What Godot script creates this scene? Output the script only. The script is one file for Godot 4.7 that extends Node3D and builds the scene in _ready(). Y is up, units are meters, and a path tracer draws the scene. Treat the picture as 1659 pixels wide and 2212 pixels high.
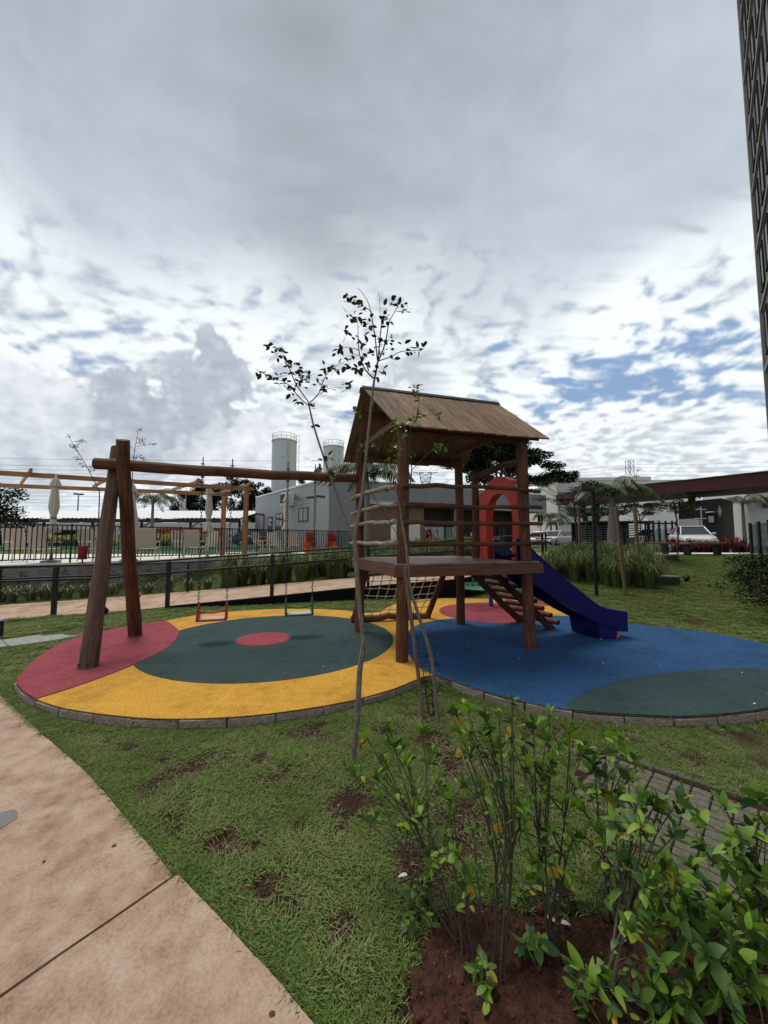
extends Node3D
# A playground between lawns, a ramp and a pool terrace under a cloudy sky.
# Pixel measures below are on the photograph scaled to 1659 x 2212; a pixel gives a direction,
# the distance comes from the ground or wall that the thing touches.

const F := 830.6
const CX := 829.5
const CY := 1106.0
const EYE := 1.5
const LAWN := -0.09
const DECK := 0.78
const STREET := 0.85
var pitch := atan(59.0 / 830.6)
var M := {}
var rng := RandomNumberGenerator.new()
var taken := {}


class MB:
	var v := PackedVector3Array()
	var n := PackedVector3Array()
	var t := PackedVector2Array()
	var c := PackedColorArray()
	var ix := PackedInt32Array()
	var col := Color(1, 1, 1)
	var uvo := Vector2.ZERO

	func add(p: Vector3, nn: Vector3, uv: Vector2) -> int:
		v.append(p)
		n.append(nn)
		t.append(uv + uvo)
		c.append(col)
		return v.size() - 1

	func tri_i(a: int, b: int, d: int) -> void:
		ix.append(a)
		ix.append(d)
		ix.append(b)

	func poly(p: Array, nn: Vector3) -> void:   # flat convex polygon, any order, seen from nn
		var real: Vector3 = (p[1] - p[0]).cross(p[2] - p[0])
		var flip := real.dot(nn) < 0
		var first := v.size()
		var an := nn.abs()
		for q in p:
			var uv := Vector2(q.x, q.z) if an.y >= an.x and an.y >= an.z else (Vector2(q.x, q.y) if an.z >= an.x else Vector2(q.z, q.y))
			add(q, nn, uv)
		for i in range(1, p.size() - 1):
			if flip:
				tri_i(first, first + i + 1, first + i)
			else:
				tri_i(first, first + i, first + i + 1)

	func quad(a: Vector3, b: Vector3, d: Vector3, e: Vector3) -> void:  # counter-clockwise from outside
		var nn := (b - a).cross(e - a).normalized()
		if nn.length() < 0.5:
			nn = (d - b).cross(e - b).normalized()
		var w := (b - a).length()
		var h := (e - a).length()
		var i := add(a, nn, Vector2(0, 0))
		add(b, nn, Vector2(w, 0))
		add(d, nn, Vector2(w, h))
		add(e, nn, Vector2(0, h))
		tri_i(i, i + 1, i + 2)
		tri_i(i, i + 2, i + 3)

	func box(x: Transform3D, s: Vector3, ch := 0.0) -> void:
		var h := s / 2.0
		ch = minf(ch, minf(h.x, minf(h.y, h.z)) * 0.9)
		var start := v.size()
		for a in 3:
			var b := (a + 1) % 3
			var d := (a + 2) % 3
			for sa in [-1.0, 1.0]:
				var q := []
				for k in [[-1.0, -1.0], [1.0, -1.0], [1.0, 1.0], [-1.0, 1.0]]:
					var p := Vector3.ZERO
					p[a] = sa * h[a]
					p[b] = k[0] * (h[b] - ch)
					p[d] = k[1] * (h[d] - ch)
					q.append(p)
				var nn := Vector3.ZERO
				nn[a] = sa
				poly(q, nn)
		if ch > 0.0:
			for a in 3:
				var b := (a + 1) % 3
				var d := (a + 2) % 3
				for sa in [-1.0, 1.0]:
					for sb in [-1.0, 1.0]:
						var q := []
						for k in [[0, -1.0], [0, 1.0], [1, 1.0], [1, -1.0]]:
							var p := Vector3.ZERO
							p[a] = sa * (h[a] - (ch if k[0] == 1 else 0.0))
							p[b] = sb * (h[b] - (ch if k[0] == 0 else 0.0))
							p[d] = k[1] * (h[d] - ch)
							q.append(p)
						var nn := Vector3.ZERO
						nn[a] = sa
						nn[b] = sb * 0.999
						poly(q, nn.normalized())
			for sx in [-1.0, 1.0]:
				for sy in [-1.0, 1.0]:
					for sz in [-1.0, 1.0]:
						poly([Vector3(sx * h.x, sy * (h.y - ch), sz * (h.z - ch)), Vector3(sx * (h.x - ch), sy * h.y, sz * (h.z - ch)), Vector3(sx * (h.x - ch), sy * (h.y - ch), sz * h.z)], Vector3(sx, sy, sz).normalized())
		for i in range(start, v.size()):
			v[i] = x * v[i]
			n[i] = (x.basis * n[i]).normalized()

	func tube(p: Array, r: Array, k := 8, cap := true, squash := 1.0) -> void:   # uv: x along, y around
		var along := 0.0
		var side := Vector3.ZERO
		var rings := []
		for i in p.size():
			var here: Vector3 = p[i]
			var a: Vector3 = p[maxi(i - 1, 0)]
			var b: Vector3 = p[mini(i + 1, p.size() - 1)]
			var dir := (b - a).normalized()
			if i > 0:
				along += (here - p[i - 1]).length()
			if side == Vector3.ZERO:
				side = dir.cross(Vector3.UP if absf(dir.y) < 0.9 else Vector3.RIGHT).normalized()
			side = (side - dir * side.dot(dir)).normalized()
			var up := side.cross(dir).normalized()
			var ring := []
			var rad: float = r[mini(i, r.size() - 1)]
			for j in k + 1:
				var w := TAU * j / k
				var nn := side * cos(w) + up * sin(w)
				ring.append(add(here + (side * cos(w) + up * sin(w) * squash) * rad, nn, Vector2(along, rad * w)))
			rings.append(ring)
		for i in rings.size() - 1:
			for j in k:
				var a0: int = rings[i][j]
				var a1: int = rings[i][j + 1]
				var b0: int = rings[i + 1][j]
				var b1: int = rings[i + 1][j + 1]
				tri_i(a0, b0, b1)
				tri_i(a0, b1, a1)
		if cap:
			for e in [0, p.size() - 1]:
				var rad: float = r[mini(e, r.size() - 1)]
				if rad < 0.0008:
					continue
				var dir: Vector3 = (p[0] - p[1]).normalized() if e == 0 else (p[e] - p[e - 1]).normalized()
				var mid := add(p[e], dir, Vector2(0, 0))
				var first := v.size()
				for j in k:
					add(v[rings[e][j]], dir, Vector2(0.3 * rad * cos(TAU * j / k), rad * sin(TAU * j / k)))
				for j in k:
					if e == 0:
						tri_i(mid, first + j, first + (j + 1) % k)
					else:
						tri_i(mid, first + (j + 1) % k, first + j)

	func prism(pl: PackedVector2Array, y0: float, y1: float, bottom := true) -> void:   # polygon in x,z
		var idx := Geometry2D.triangulate_polygon(pl)
		for level in ([y1, y0] if bottom else [y1]):
			var first := v.size()
			var up := Vector3.UP if level == y1 else Vector3.DOWN
			for q in pl:
				add(Vector3(q.x, level, q.y), up, q)
			for i in range(0, idx.size(), 3):
				var a := idx[i]
				var b := idx[i + 1]
				var d := idx[i + 2]
				var ccw := (v[first + b] - v[first + a]).cross(v[first + d] - v[first + a]).dot(up) > 0
				if ccw:
					tri_i(first + a, first + b, first + d)
				else:
					tri_i(first + a, first + d, first + b)
		var cw := Geometry2D.is_polygon_clockwise(pl)
		for i in pl.size():
			var a := pl[i]
			var b := pl[(i + 1) % pl.size()]
			if cw:
				var s := a
				a = b
				b = s
			# outward for a polygon counter-clockwise in (x,z)
			quad(Vector3(b.x, y0, b.y), Vector3(a.x, y0, a.y), Vector3(a.x, y1, a.y), Vector3(b.x, y1, b.y))

	func side_prism(pl: PackedVector2Array, x: Transform3D, z0: float, z1: float) -> void:   # polygon in local x,y, thick along z
		var idx := Geometry2D.triangulate_polygon(pl)
		var start := v.size()
		for level in [z0, z1]:
			var first := v.size()
			var nn := Vector3(0, 0, signf(level - (z0 + z1) / 2))
			for q in pl:
				add(Vector3(q.x, q.y, level), nn, q)
			for i in range(0, idx.size(), 3):
				var a := idx[i]
				var b := idx[i + 1]
				var d := idx[i + 2]
				if (v[first + b] - v[first + a]).cross(v[first + d] - v[first + a]).dot(nn) > 0:
					tri_i(first + a, first + b, first + d)
				else:
					tri_i(first + a, first + d, first + b)
		var cw := Geometry2D.is_polygon_clockwise(pl)
		for i in pl.size():
			var a := pl[i]
			var b := pl[(i + 1) % pl.size()]
			var nn2 := Vector3(b.y - a.y, a.x - b.x, 0).normalized() * (-1.0 if cw else 1.0)
			if (b - a).length() > 0.0001:
				poly([Vector3(a.x, a.y, z0), Vector3(b.x, b.y, z0), Vector3(b.x, b.y, z1), Vector3(a.x, a.y, z1)], nn2)
		for i in range(start, v.size()):
			v[i] = x * v[i]
			n[i] = (x.basis * n[i]).normalized()

	func lathe(pr: Array, k: int, at := Vector3.ZERO) -> void:   # profile of (radius, height), bottom to top
		var rings := []
		for i in pr.size():
			var q: Vector2 = pr[i]
			var a: Vector2 = pr[maxi(i - 1, 0)]
			var b: Vector2 = pr[mini(i + 1, pr.size() - 1)]
			var d := (b - a)
			var ring := []
			for j in k + 1:
				var w := TAU * j / k
				var nn := Vector3(cos(w) * d.y, -d.x, sin(w) * d.y).normalized()
				ring.append(add(at + Vector3(cos(w) * q.x, q.y, sin(w) * q.x), nn, Vector2(q.x * w, q.y)))
			rings.append(ring)
		for i in rings.size() - 1:
			for j in k:
				tri_i(rings[i][j], rings[i + 1][j + 1], rings[i][j + 1])
				tri_i(rings[i][j], rings[i + 1][j], rings[i + 1][j + 1])

	func ball(at: Vector3, r: Vector3, k := 8) -> void:
		var pr := []
		var first := v.size()
		var m := maxi(4, k / 2)
		for i in m + 1:
			var w := PI * i / m - PI / 2
			pr.append(Vector2(cos(w), sin(w)))
		lathe(pr, k)
		for i in range(first, v.size()):
			n[i] = (v[i] / r).normalized()
			v[i] = at + v[i] * r

	func strip(p: Array, wid: Array, up: Vector3, fold := 0.0) -> void:   # a leaf-like ribbon
		var last := [-1, -1, -1]
		for i in p.size():
			var a: Vector3 = p[maxi(i - 1, 0)]
			var b: Vector3 = p[mini(i + 1, p.size() - 1)]
			var dir := (b - a).normalized()
			var side := dir.cross(up).normalized()
			var nn := side.cross(dir).normalized()
			var w: float = wid[i]
			var cur := [add(p[i] - side * w + nn * (w * fold), (nn - side * fold).normalized(), Vector2(0, i)), add(p[i], nn, Vector2(0.5, i)), add(p[i] + side * w + nn * (w * fold), (nn + side * fold).normalized(), Vector2(1, i))]
			if i > 0:
				for s in 2:
					tri_i(last[s], last[s + 1], cur[s + 1])
					tri_i(last[s], cur[s + 1], cur[s])
			last = cur

	func done() -> ArrayMesh:
		var arr := []
		arr.resize(Mesh.ARRAY_MAX)
		arr[Mesh.ARRAY_VERTEX] = v
		arr[Mesh.ARRAY_NORMAL] = n
		arr[Mesh.ARRAY_TEX_UV] = t
		arr[Mesh.ARRAY_COLOR] = c
		arr[Mesh.ARRAY_INDEX] = ix
		var m := ArrayMesh.new()
		m.add_surface_from_arrays(Mesh.PRIMITIVE_TRIANGLES, arr)
		return m


# ---------- where a pixel points ----------
func ray(px: float, py: float) -> Vector3:
	var a := (px - CX) / F
	var b := (CY - py) / F
	return Vector3(a, b * cos(pitch) + sin(pitch), -cos(pitch) + b * sin(pitch))

func G(px: float, py: float, y := 0.0) -> Vector3:   # where the ray meets a level
	var r := ray(px, py)
	var s := (y - EYE) / r.y
	return Vector3(r.x * s, y, r.z * s)

func D(px: float, py: float, depth: float) -> Vector3:   # at a known depth
	var r := ray(px, py)
	var s := -depth / r.z
	return Vector3(r.x * s, r.y * s + EYE, -depth)

func XD(px: float, depth: float) -> float:
	return (px - CX) / F * depth

# ---------- nodes ----------
func numbered(called: String) -> String:
	if not taken.has(called):
		taken[called] = 0
		return called
	taken[called] += 1
	return "%s_%03d" % [called, taken[called]]

func thing(called: String, label: String, category: String, at := Vector3.ZERO, group := "") -> Node3D:
	var o := Node3D.new()
	o.name = numbered(called)
	add_child(o, true)
	o.position = at
	o.set_meta("label", label)
	o.set_meta("category", category)
	if group:
		o.set_meta("group", group)
	return o

func put(parent: Node3D, called: String, mesh: Mesh, m: Material, x := Transform3D()) -> MeshInstance3D:
	var o := MeshInstance3D.new()
	o.name = called
	o.mesh = mesh
	o.material_override = m
	o.transform = x
	parent.add_child(o, true)
	return o

func world(parent: Node3D, called: String, mb: MB, m: Material) -> MeshInstance3D:   # a part whose mesh is in world places
	return put(parent, called, mb.done(), m, Transform3D(Basis(), -parent.position))

func sub(parent: Node3D, called: String, mb: MB, m: Material) -> MeshInstance3D:   # a sub-part in its part's own axes
	return put(parent, called, mb.done(), m)

func one(called: String, mesh: Mesh, m: Material, label: String, category: String, at := Vector3.ZERO, group := "") -> MeshInstance3D:
	var o := MeshInstance3D.new()
	o.name = numbered(called)
	o.mesh = mesh
	o.material_override = m
	o.position = at
	add_child(o, true)
	o.set_meta("label", label)
	o.set_meta("category", category)
	if group:
		o.set_meta("group", group)
	return o

func struct(called: String, mesh: Mesh, m: Material, parent: Node3D = null) -> MeshInstance3D:
	var o := MeshInstance3D.new()
	o.name = numbered(called) if parent == null else called
	o.mesh = mesh
	o.material_override = m
	if parent:
		parent.add_child(o, true)
	else:
		add_child(o, true)
		o.set_meta("kind", "structure")
	return o

func copy(o: Node3D, label: String, x: Transform3D) -> Node3D:
	var r: Node3D = o.duplicate()
	r.name = numbered(String(o.get_meta("stem")) if o.has_meta("stem") else String(o.name))
	add_child(r, true)
	r.transform = x
	r.set_meta("label", label)
	return r

func look(dir: Vector3, up := Vector3.UP) -> Basis:   # x along dir
	var x := dir.normalized()
	var z := x.cross(up).normalized() if absf(x.dot(up)) < 0.999 else x.cross(Vector3.RIGHT).normalized()
	return Basis(x, z.cross(x).normalized(), z)

func span(a: Vector3, b: Vector3, up := Vector3.UP) -> Transform3D:   # x axis from a to b, middle between
	return Transform3D(look(b - a, up), (a + b) / 2)

func plank(a: Vector3, b: Vector3, h: float, w: float, ch := 0.004, up := Vector3.UP) -> MB:   # world box from a to b
	var mb := MB.new()
	mb.uvo = Vector2(rng.randf() * 9, rng.randf() * 9)
	mb.box(Transform3D(Basis(), Vector3.ZERO), Vector3((b - a).length(), h, w), ch)
	var x := span(a, b, up)
	for i in mb.v.size():
		mb.v[i] = x * mb.v[i]
		mb.n[i] = x.basis * mb.n[i]
	return mb

func log_between(a: Vector3, b: Vector3, r0: float, r1: float, wob := 0.006, k := 14, segs := 9) -> MB:
	var mb := MB.new()
	mb.uvo = Vector2(rng.randf() * 9, rng.randf() * 9)
	var p := []
	var r := []
	var e := look(b - a)
	var ph := rng.randf() * TAU
	for i in segs + 1:
		var s := float(i) / segs
		var bow := sin(s * PI) * wob
		p.append(a.lerp(b, s) + e.y * (bow * cos(ph) + rng.randfn(0, wob * 0.22)) + e.z * (bow * sin(ph) + rng.randfn(0, wob * 0.22)))
		r.append(lerpf(r0, r1, s) * (1.0 + rng.randfn(0, 0.018)))
	# rounded ends
	p.insert(0, p[0] - (p[1] - p[0]).normalized() * 0.0)
	p[1] = p[0] + (p[2] - p[0]).normalized() * (r0 * 0.12)
	r.insert(0, r[0] * 0.9)
	mb.tube(p, r, k)
	return mb

func smooth(pts: Array, per := 6) -> PackedVector2Array:   # closed Catmull-Rom through Vector2
	var out := PackedVector2Array()
	var m := pts.size()
	for i in m:
		var a: Vector2 = pts[(i - 1 + m) % m]
		var b: Vector2 = pts[i]
		var d: Vector2 = pts[(i + 1) % m]
		var e: Vector2 = pts[(i + 2) % m]
		for k in per:
			out.append(b.cubic_interpolate(d, a, e, float(k) / per))
	return out

func curve(pts: Array, per := 6) -> Array:   # open Catmull-Rom through Vector3
	var out := []
	for i in pts.size() - 1:
		var a: Vector3 = pts[maxi(i - 1, 0)]
		var b: Vector3 = pts[i]
		var d: Vector3 = pts[i + 1]
		var e: Vector3 = pts[mini(i + 2, pts.size() - 1)]
		for k in per:
			out.append(b.cubic_interpolate(d, a, e, float(k) / per))
	out.append(pts[-1])
	return out

func flat(p: Vector3) -> Vector2:
	return Vector2(p.x, p.z)

# ---------- materials ----------
func L(r: float, g: float, b: float, a := 1.0) -> Color:
	var q := Color(r, g, b).linear_to_srgb()
	q.a = a
	return q

func noise_bytes(sd: int, freq: float, size: int, kind := 0, oct := 4) -> PackedByteArray:
	var f := FastNoiseLite.new()
	f.seed = sd
	f.noise_type = FastNoiseLite.TYPE_SIMPLEX_SMOOTH if kind == 0 else FastNoiseLite.TYPE_CELLULAR
	f.frequency = freq
	f.fractal_type = FastNoiseLite.FRACTAL_FBM if oct > 1 else FastNoiseLite.FRACTAL_NONE
	f.fractal_octaves = oct
	var im := f.get_seamless_image(size, size)
	im.convert(Image.FORMAT_L8)
	return im.get_data()

# layers: [seed, frequency, weight, kind, octaves]; ramp: [position, linear colour] ...
func tex(layers: Array, ramp: Array, size := 256) -> ImageTexture:
	var sets := []
	var wsum := 0.0
	for l in layers:
		sets.append(noise_bytes(l[0], minf(l[1] * 512.0 / size, 0.45), size, l[3] if l.size() > 3 else 0, l[4] if l.size() > 4 else 4))
		wsum += l[2]
	var g := Gradient.new()
	g.offsets = PackedFloat32Array(ramp.map(func(q): return q[0]))
	g.colors = PackedColorArray(ramp.map(func(q): return q[1]))
	var lut := PackedByteArray()
	for i in 256:
		var q := g.sample(i / 255.0).linear_to_srgb()
		lut.append(int(clampf(q.r, 0, 1) * 255))
		lut.append(int(clampf(q.g, 0, 1) * 255))
		lut.append(int(clampf(q.b, 0, 1) * 255))
	var total := size * size
	var out := PackedByteArray()
	out.resize(total * 3)
	var w := []
	for l in layers:
		w.append(l[2] / wsum)
	var b0: PackedByteArray = sets[0]
	var b1: PackedByteArray = sets[1] if sets.size() > 1 else b0
	var b2: PackedByteArray = sets[2] if sets.size() > 2 else b0
	var w0: float = w[0]
	var w1: float = w[1] if w.size() > 1 else 0.0
	var w2: float = w[2] if w.size() > 2 else 0.0
	for i in total:
		var q := int(b0[i] * w0 + b1[i] * w1 + b2[i] * w2) * 3
		out[i * 3] = lut[q]
		out[i * 3 + 1] = lut[q + 1]
		out[i * 3 + 2] = lut[q + 2]
	return ImageTexture.create_from_image(Image.create_from_data(size, size, false, Image.FORMAT_RGB8, out))

func G2(a: Array, b: Array, lo := 0.25, hi := 0.75) -> Array:
	return [[lo, Color(a[0], a[1], a[2])], [hi, Color(b[0], b[1], b[2])]]

func mat(key: String, color: Color, rough := 0.8, spec := 0.4) -> StandardMaterial3D:
	var m := StandardMaterial3D.new()
	m.resource_name = key
	m.albedo_color = color
	m.roughness = rough
	m.metallic_specular = spec
	M[key] = m
	return m

# how: "uv", "tri" (own axes) or "world"
func tmat(key: String, tx: Texture2D, scale: Vector3, how := "world", rough := 0.8, bump: Texture2D = null, bump_cm := 0.0) -> StandardMaterial3D:
	var m := mat(key, Color.WHITE, rough)
	m.albedo_texture = tx
	m.uv1_scale = scale
	if how != "uv":
		m.uv1_triplanar = true
		m.uv1_world_triplanar = how == "world"
	if bump:
		m.heightmap_enabled = true
		m.heightmap_texture = bump
		m.heightmap_scale = bump_cm
	return m

func over(m: StandardMaterial3D, tx: Texture2D, scale: Vector3) -> void:   # a second, coarser pattern multiplied in
	m.detail_enabled = true
	m.detail_albedo = tx
	m.detail_blend_mode = BaseMaterial3D.BLEND_MODE_MUL
	m.detail_uv_layer = BaseMaterial3D.DETAIL_UV_2
	m.uv2_scale = scale
	m.uv2_triplanar = true
	m.uv2_world_triplanar = true

func _ready() -> void:
	# camera
	var cam := Camera3D.new()
	cam.name = "camera"
	cam.fov = rad_to_deg(2.0 * atan(CY / F))
	cam.near = 0.05
	cam.far = 2000.0
	cam.position = Vector3(0, EYE, 0)
	cam.rotation.x = pitch
	add_child(cam)
	cam.current = true
	# sky and exposure
	var env := Environment.new()
	env.background_mode = Environment.BG_SKY
	var pano := PanoramaSkyMaterial.new()
	pano.panorama = sky_picture(2048)
	pano.energy_multiplier = 0.74
	env.sky = Sky.new()
	env.sky.sky_material = pano
	env.tonemap_mode = Environment.TONE_MAPPER_LINEAR
	env.tonemap_exposure = 1.6
	env.sdfgi_enabled = true
	env.ssao_enabled = true
	env.ssil_enabled = true
	var we := WorldEnvironment.new()
	we.name = "environment"
	we.environment = env
	add_child(we)
	# the sun behind cloud, high and beyond the playground to the left
	var sun := DirectionalLight3D.new()
	sun.name = "sun"
	sun.light_energy = 0.5
	sun.light_angular_distance = 24.0
	sun.light_color = Color(1.0, 0.96, 0.9)
	sun.shadow_enabled = true
	add_child(sun)
	sun.look_at_from_position(Vector3(-0.27, 0.92, -0.28) * 50.0, Vector3.ZERO)

	rng.seed = 7
	print("sky ", Time.get_ticks_msec())
	materials()
	print("materials ", Time.get_ticks_msec())
	build_ground()
	build_rubber()
	build_paths()
	print("ground ", Time.get_ticks_msec())
	build_ramp()
	build_pool()
	build_buildings()
	build_right_side()
	print("structures ", Time.get_ticks_msec())
	build_tower()
	build_swings()
	build_slide()
	build_carousel()
	print("play ", Time.get_ticks_msec())
	build_trees()
	build_beds()
	print("trees ", Time.get_ticks_msec())
	build_saplings()
	build_shrubs()
	build_small_things()
	build_grass()
	print("done ", Time.get_ticks_msec())


# ---------- sky ----------
func sky_picture(w: int) -> ImageTexture:
	var h := w / 2
	var f1 := FastNoiseLite.new()
	f1.seed = 11
	f1.noise_type = FastNoiseLite.TYPE_SIMPLEX_SMOOTH
	f1.frequency = 0.9
	f1.fractal_octaves = 5
	var f2 := FastNoiseLite.new()
	f2.seed = 5
	f2.noise_type = FastNoiseLite.TYPE_SIMPLEX_SMOOTH
	f2.frequency = 6.5
	f2.fractal_octaves = 5
	f2.fractal_gain = 0.55
	var f3 := FastNoiseLite.new()
	f3.seed = 23
	f3.noise_type = FastNoiseLite.TYPE_SIMPLEX_SMOOTH
	f3.frequency = 3.0
	f3.fractal_octaves = 6
	f3.fractal_gain = 0.55
	# openings of blue, seen in the photograph and strewn all round
	var gaps := []
	for q in [[1420, 830, 0.16, 0.035, 1.0, -0.35], [1230, 862, 0.11, 0.03, 0.9, 0.1], [1590, 740, 0.1, 0.04, 0.85, -0.5], [1100, 830, 0.09, 0.02, 0.6, 0.1], [760, 885, 0.035, 0.02, 0.7, 0.2], [1210, 632, 0.03, 0.02, 0.75, 0.0], [1080, 745, 0.045, 0.03, 0.6, -0.4], [990, 600, 0.06, 0.04, 0.5, -0.3], [220, 780, 0.12, 0.035, 0.45, 0.45], [120, 715, 0.12, 0.03, 0.3, 0.4], [1400, 745, 0.05, 0.02, 0.45, -0.2]]:
		var d := ray(q[0], q[1]).normalized()
		gaps.append([atan2(d.x, -d.z), asin(d.y), q[2] * 1.2, q[3] * 1.2, q[4], q[5]])
	var rs := RandomNumberGenerator.new()
	rs.seed = 3
	for i in 22:
		gaps.append([rs.randf_range(1.15, TAU - 1.15), rs.randf_range(0.18, 0.6), rs.randf_range(0.05, 0.15), rs.randf_range(0.02, 0.045), rs.randf_range(0.4, 0.95), rs.randf_range(-0.4, 0.4)])
	# heaped clouds near the horizon: [azimuth, elevation, radius, tone]
	var puffs := []
	for q in [[272, 850, 62, 0.0], [300, 900, 80, 0.0], [255, 930, 90, 0.05], [455, 745, 40, 0.0], [470, 800, 66, 0.0], [425, 850, 82, 0.0], [500, 830, 52, 0.05], [400, 920, 80, 0.0], [330, 960, 95, 0.08], [460, 890, 70, 0.0], [30, 850, 70, 0.75], [90, 880, 75, 0.7], [20, 920, 90, 0.55], [140, 930, 80, 0.5], [60, 980, 100, 0.25], [200, 985, 70, 0.35], [470, 960, 60, 0.7], [540, 940, 55, 0.75], [600, 975, 60, 0.7], [420, 1000, 60, 0.6], [520, 1010, 80, 0.6], [580, 900, 45, 0.6], [700, 960, 60, 0.75]]:
		var d := ray(q[0], q[1]).normalized()
		puffs.append([atan2(d.x, -d.z), asin(d.y), q[2] / F * 0.86, q[3]])
	for i in 46:
		var az := rs.randf_range(1.15, TAU - 1.15)
		var tone := rs.randf_range(0.0, 0.8)
		for k in 3:
			puffs.append([az + rs.randf_range(-0.08, 0.08), rs.randf_range(0.06, 0.3), rs.randf_range(0.05, 0.1), tone])
	var grey := Vector3(0.35, 0.39, 0.44)
	var blue := Vector3(0.23, 0.345, 0.54)
	var white := Vector3(0.83, 0.885, 0.90)
	var shade := Vector3(0.50, 0.545, 0.60)
	var puff_dark := Vector3(0.36, 0.405, 0.475)
	var rows := []
	rows.resize(h)
	var job := func(j: int) -> void:
		var el := PI * (0.5 - (j + 0.5) / h)
		var sy := sin(el)
		var cy := cos(el)
		var buf := PackedFloat32Array()
		buf.resize(w * 3)
		if el < -0.02:
			buf.fill(0.22)
			rows[j] = buf
			return
		var near_gaps := []
		for g in gaps:
			if absf(el - g[1]) < g[3] * 5.0 + g[2]:
				near_gaps.append(g)
		var near_puffs := []
		for g in puffs:
			if absf(el - g[1]) < g[2] * 1.5:
				near_puffs.append(g)
		# sort both into sectors of the compass
		var gs := []
		var ps := []
		for k in 64:
			gs.append([])
			ps.append([])
		for k in 64:
			var mid := wrapf(TAU * (k + 0.5) / 64.0, -PI, PI)
			for g in near_gaps:
				if absf(wrapf(mid - g[0], -PI, PI)) < g[2] * 3.0 + 0.06:
					gs[k].append(g)
			for g in near_puffs:
				if absf(wrapf(mid - g[0], -PI, PI)) * cy < g[2] * 1.5 + 0.06:
					ps[k].append(g)
		var step := 1 if cy > 0.72 else (2 if cy > 0.36 else (4 if cy > 0.18 else 8))
		for i in range(0, w, step):
			var az := wrapf(TAU * (i + 0.5) / w, -PI, PI)
			var sector := mini(63, i * 64 / w)
			var dx := sin(az) * cy
			var dz := -cos(az) * cy
			var k := 1.0 / (sy + 0.16)
			var x := dx * k
			var z := dz * k
			var n1 := f1.get_noise_2d(x, z)
			var n2 := f2.get_noise_2d(x + n1 * 0.25, z * 1.25)
			var deck := smoothstep(0.40, 0.64, sy + n1 * 0.16 + n2 * 0.04)
			# broken mid-level layer
			var gap := 0.0
			for g in gs[sector]:
				var ga: float = wrapf(az - g[0], -PI, PI)
				var ge: float = el - g[1] - ga * g[5]
				var e: float = (ga * ga) / (g[2] * g[2]) + (ge * ge) / (g[3] * g[3])
				if e < 9.0:
					gap += g[4] * exp(-e * 0.8)
			var cover := smoothstep(-0.55, 0.05, n2 * 0.85 + n1 * 0.15 + 0.26 - gap * 0.66)
			var bright := smoothstep(-0.35, 0.42, n2 * 1.0 - n1 * 0.45 + 0.16)
			var cloud := shade.lerp(white, bright)
			var col := blue.lerp(Vector3(0.38, 0.46, 0.6), smoothstep(0.35, 0.02, sy)).lerp(cloud, cover)
			# heaped clouds
			if ps[sector]:
				var best := -1.0
				var tone := 0.0
				var wsum := 0.0001
				var n3 := 9.0
				for g in ps[sector]:
					var ga: float = wrapf(az - g[0], -PI, PI) * cy
					if absf(ga) > g[2] * 1.5:
						continue
					if n3 > 5.0:
						n3 = f3.get_noise_2d(az * 6.0, el * 6.0)
					var e: float = 1.0 - sqrt(ga * ga + (el - g[1]) * (el - g[1])) / g[2] + n3 * 0.55
					if e > 0.0:
						tone += g[3] * e
						wsum += e
					best = maxf(best, e)
				if best > 0.0:
					tone /= wsum
					var lit := clampf(tone + n3 * 0.5 + smoothstep(0.3, 0.0, best) * 0.3, 0.0, 1.0)
					col = col.lerp(puff_dark.lerp(Vector3(0.80, 0.83, 0.86), lit), smoothstep(0.0, 0.2, best) * 0.88)
			# grey sheet overhead
			var gr := grey * (1.0 + 0.36 * f1.get_noise_2d(x * 0.8 + 9.0, z * 0.8) + 0.10 * n2 + 0.28 * smoothstep(0.95, 0.5, sy))
			col = col.lerp(gr, deck)
			# hazy air low down
			col = col.lerp(Vector3(0.60, 0.66, 0.73), smoothstep(0.16, 0.0, sy) * 0.55)
			for e in step:
				var o := (i + e) * 3
				buf[o] = col.x
				buf[o + 1] = col.y
				buf[o + 2] = col.z
		rows[j] = buf
	var task := WorkerThreadPool.add_group_task(job, h)
	WorkerThreadPool.wait_for_group_task_completion(task)
	var all := PackedByteArray()
	for j in h:
		all.append_array(rows[j].to_byte_array())
	return ImageTexture.create_from_image(Image.create_from_data(w, h, false, Image.FORMAT_RGBF, all))


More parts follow.
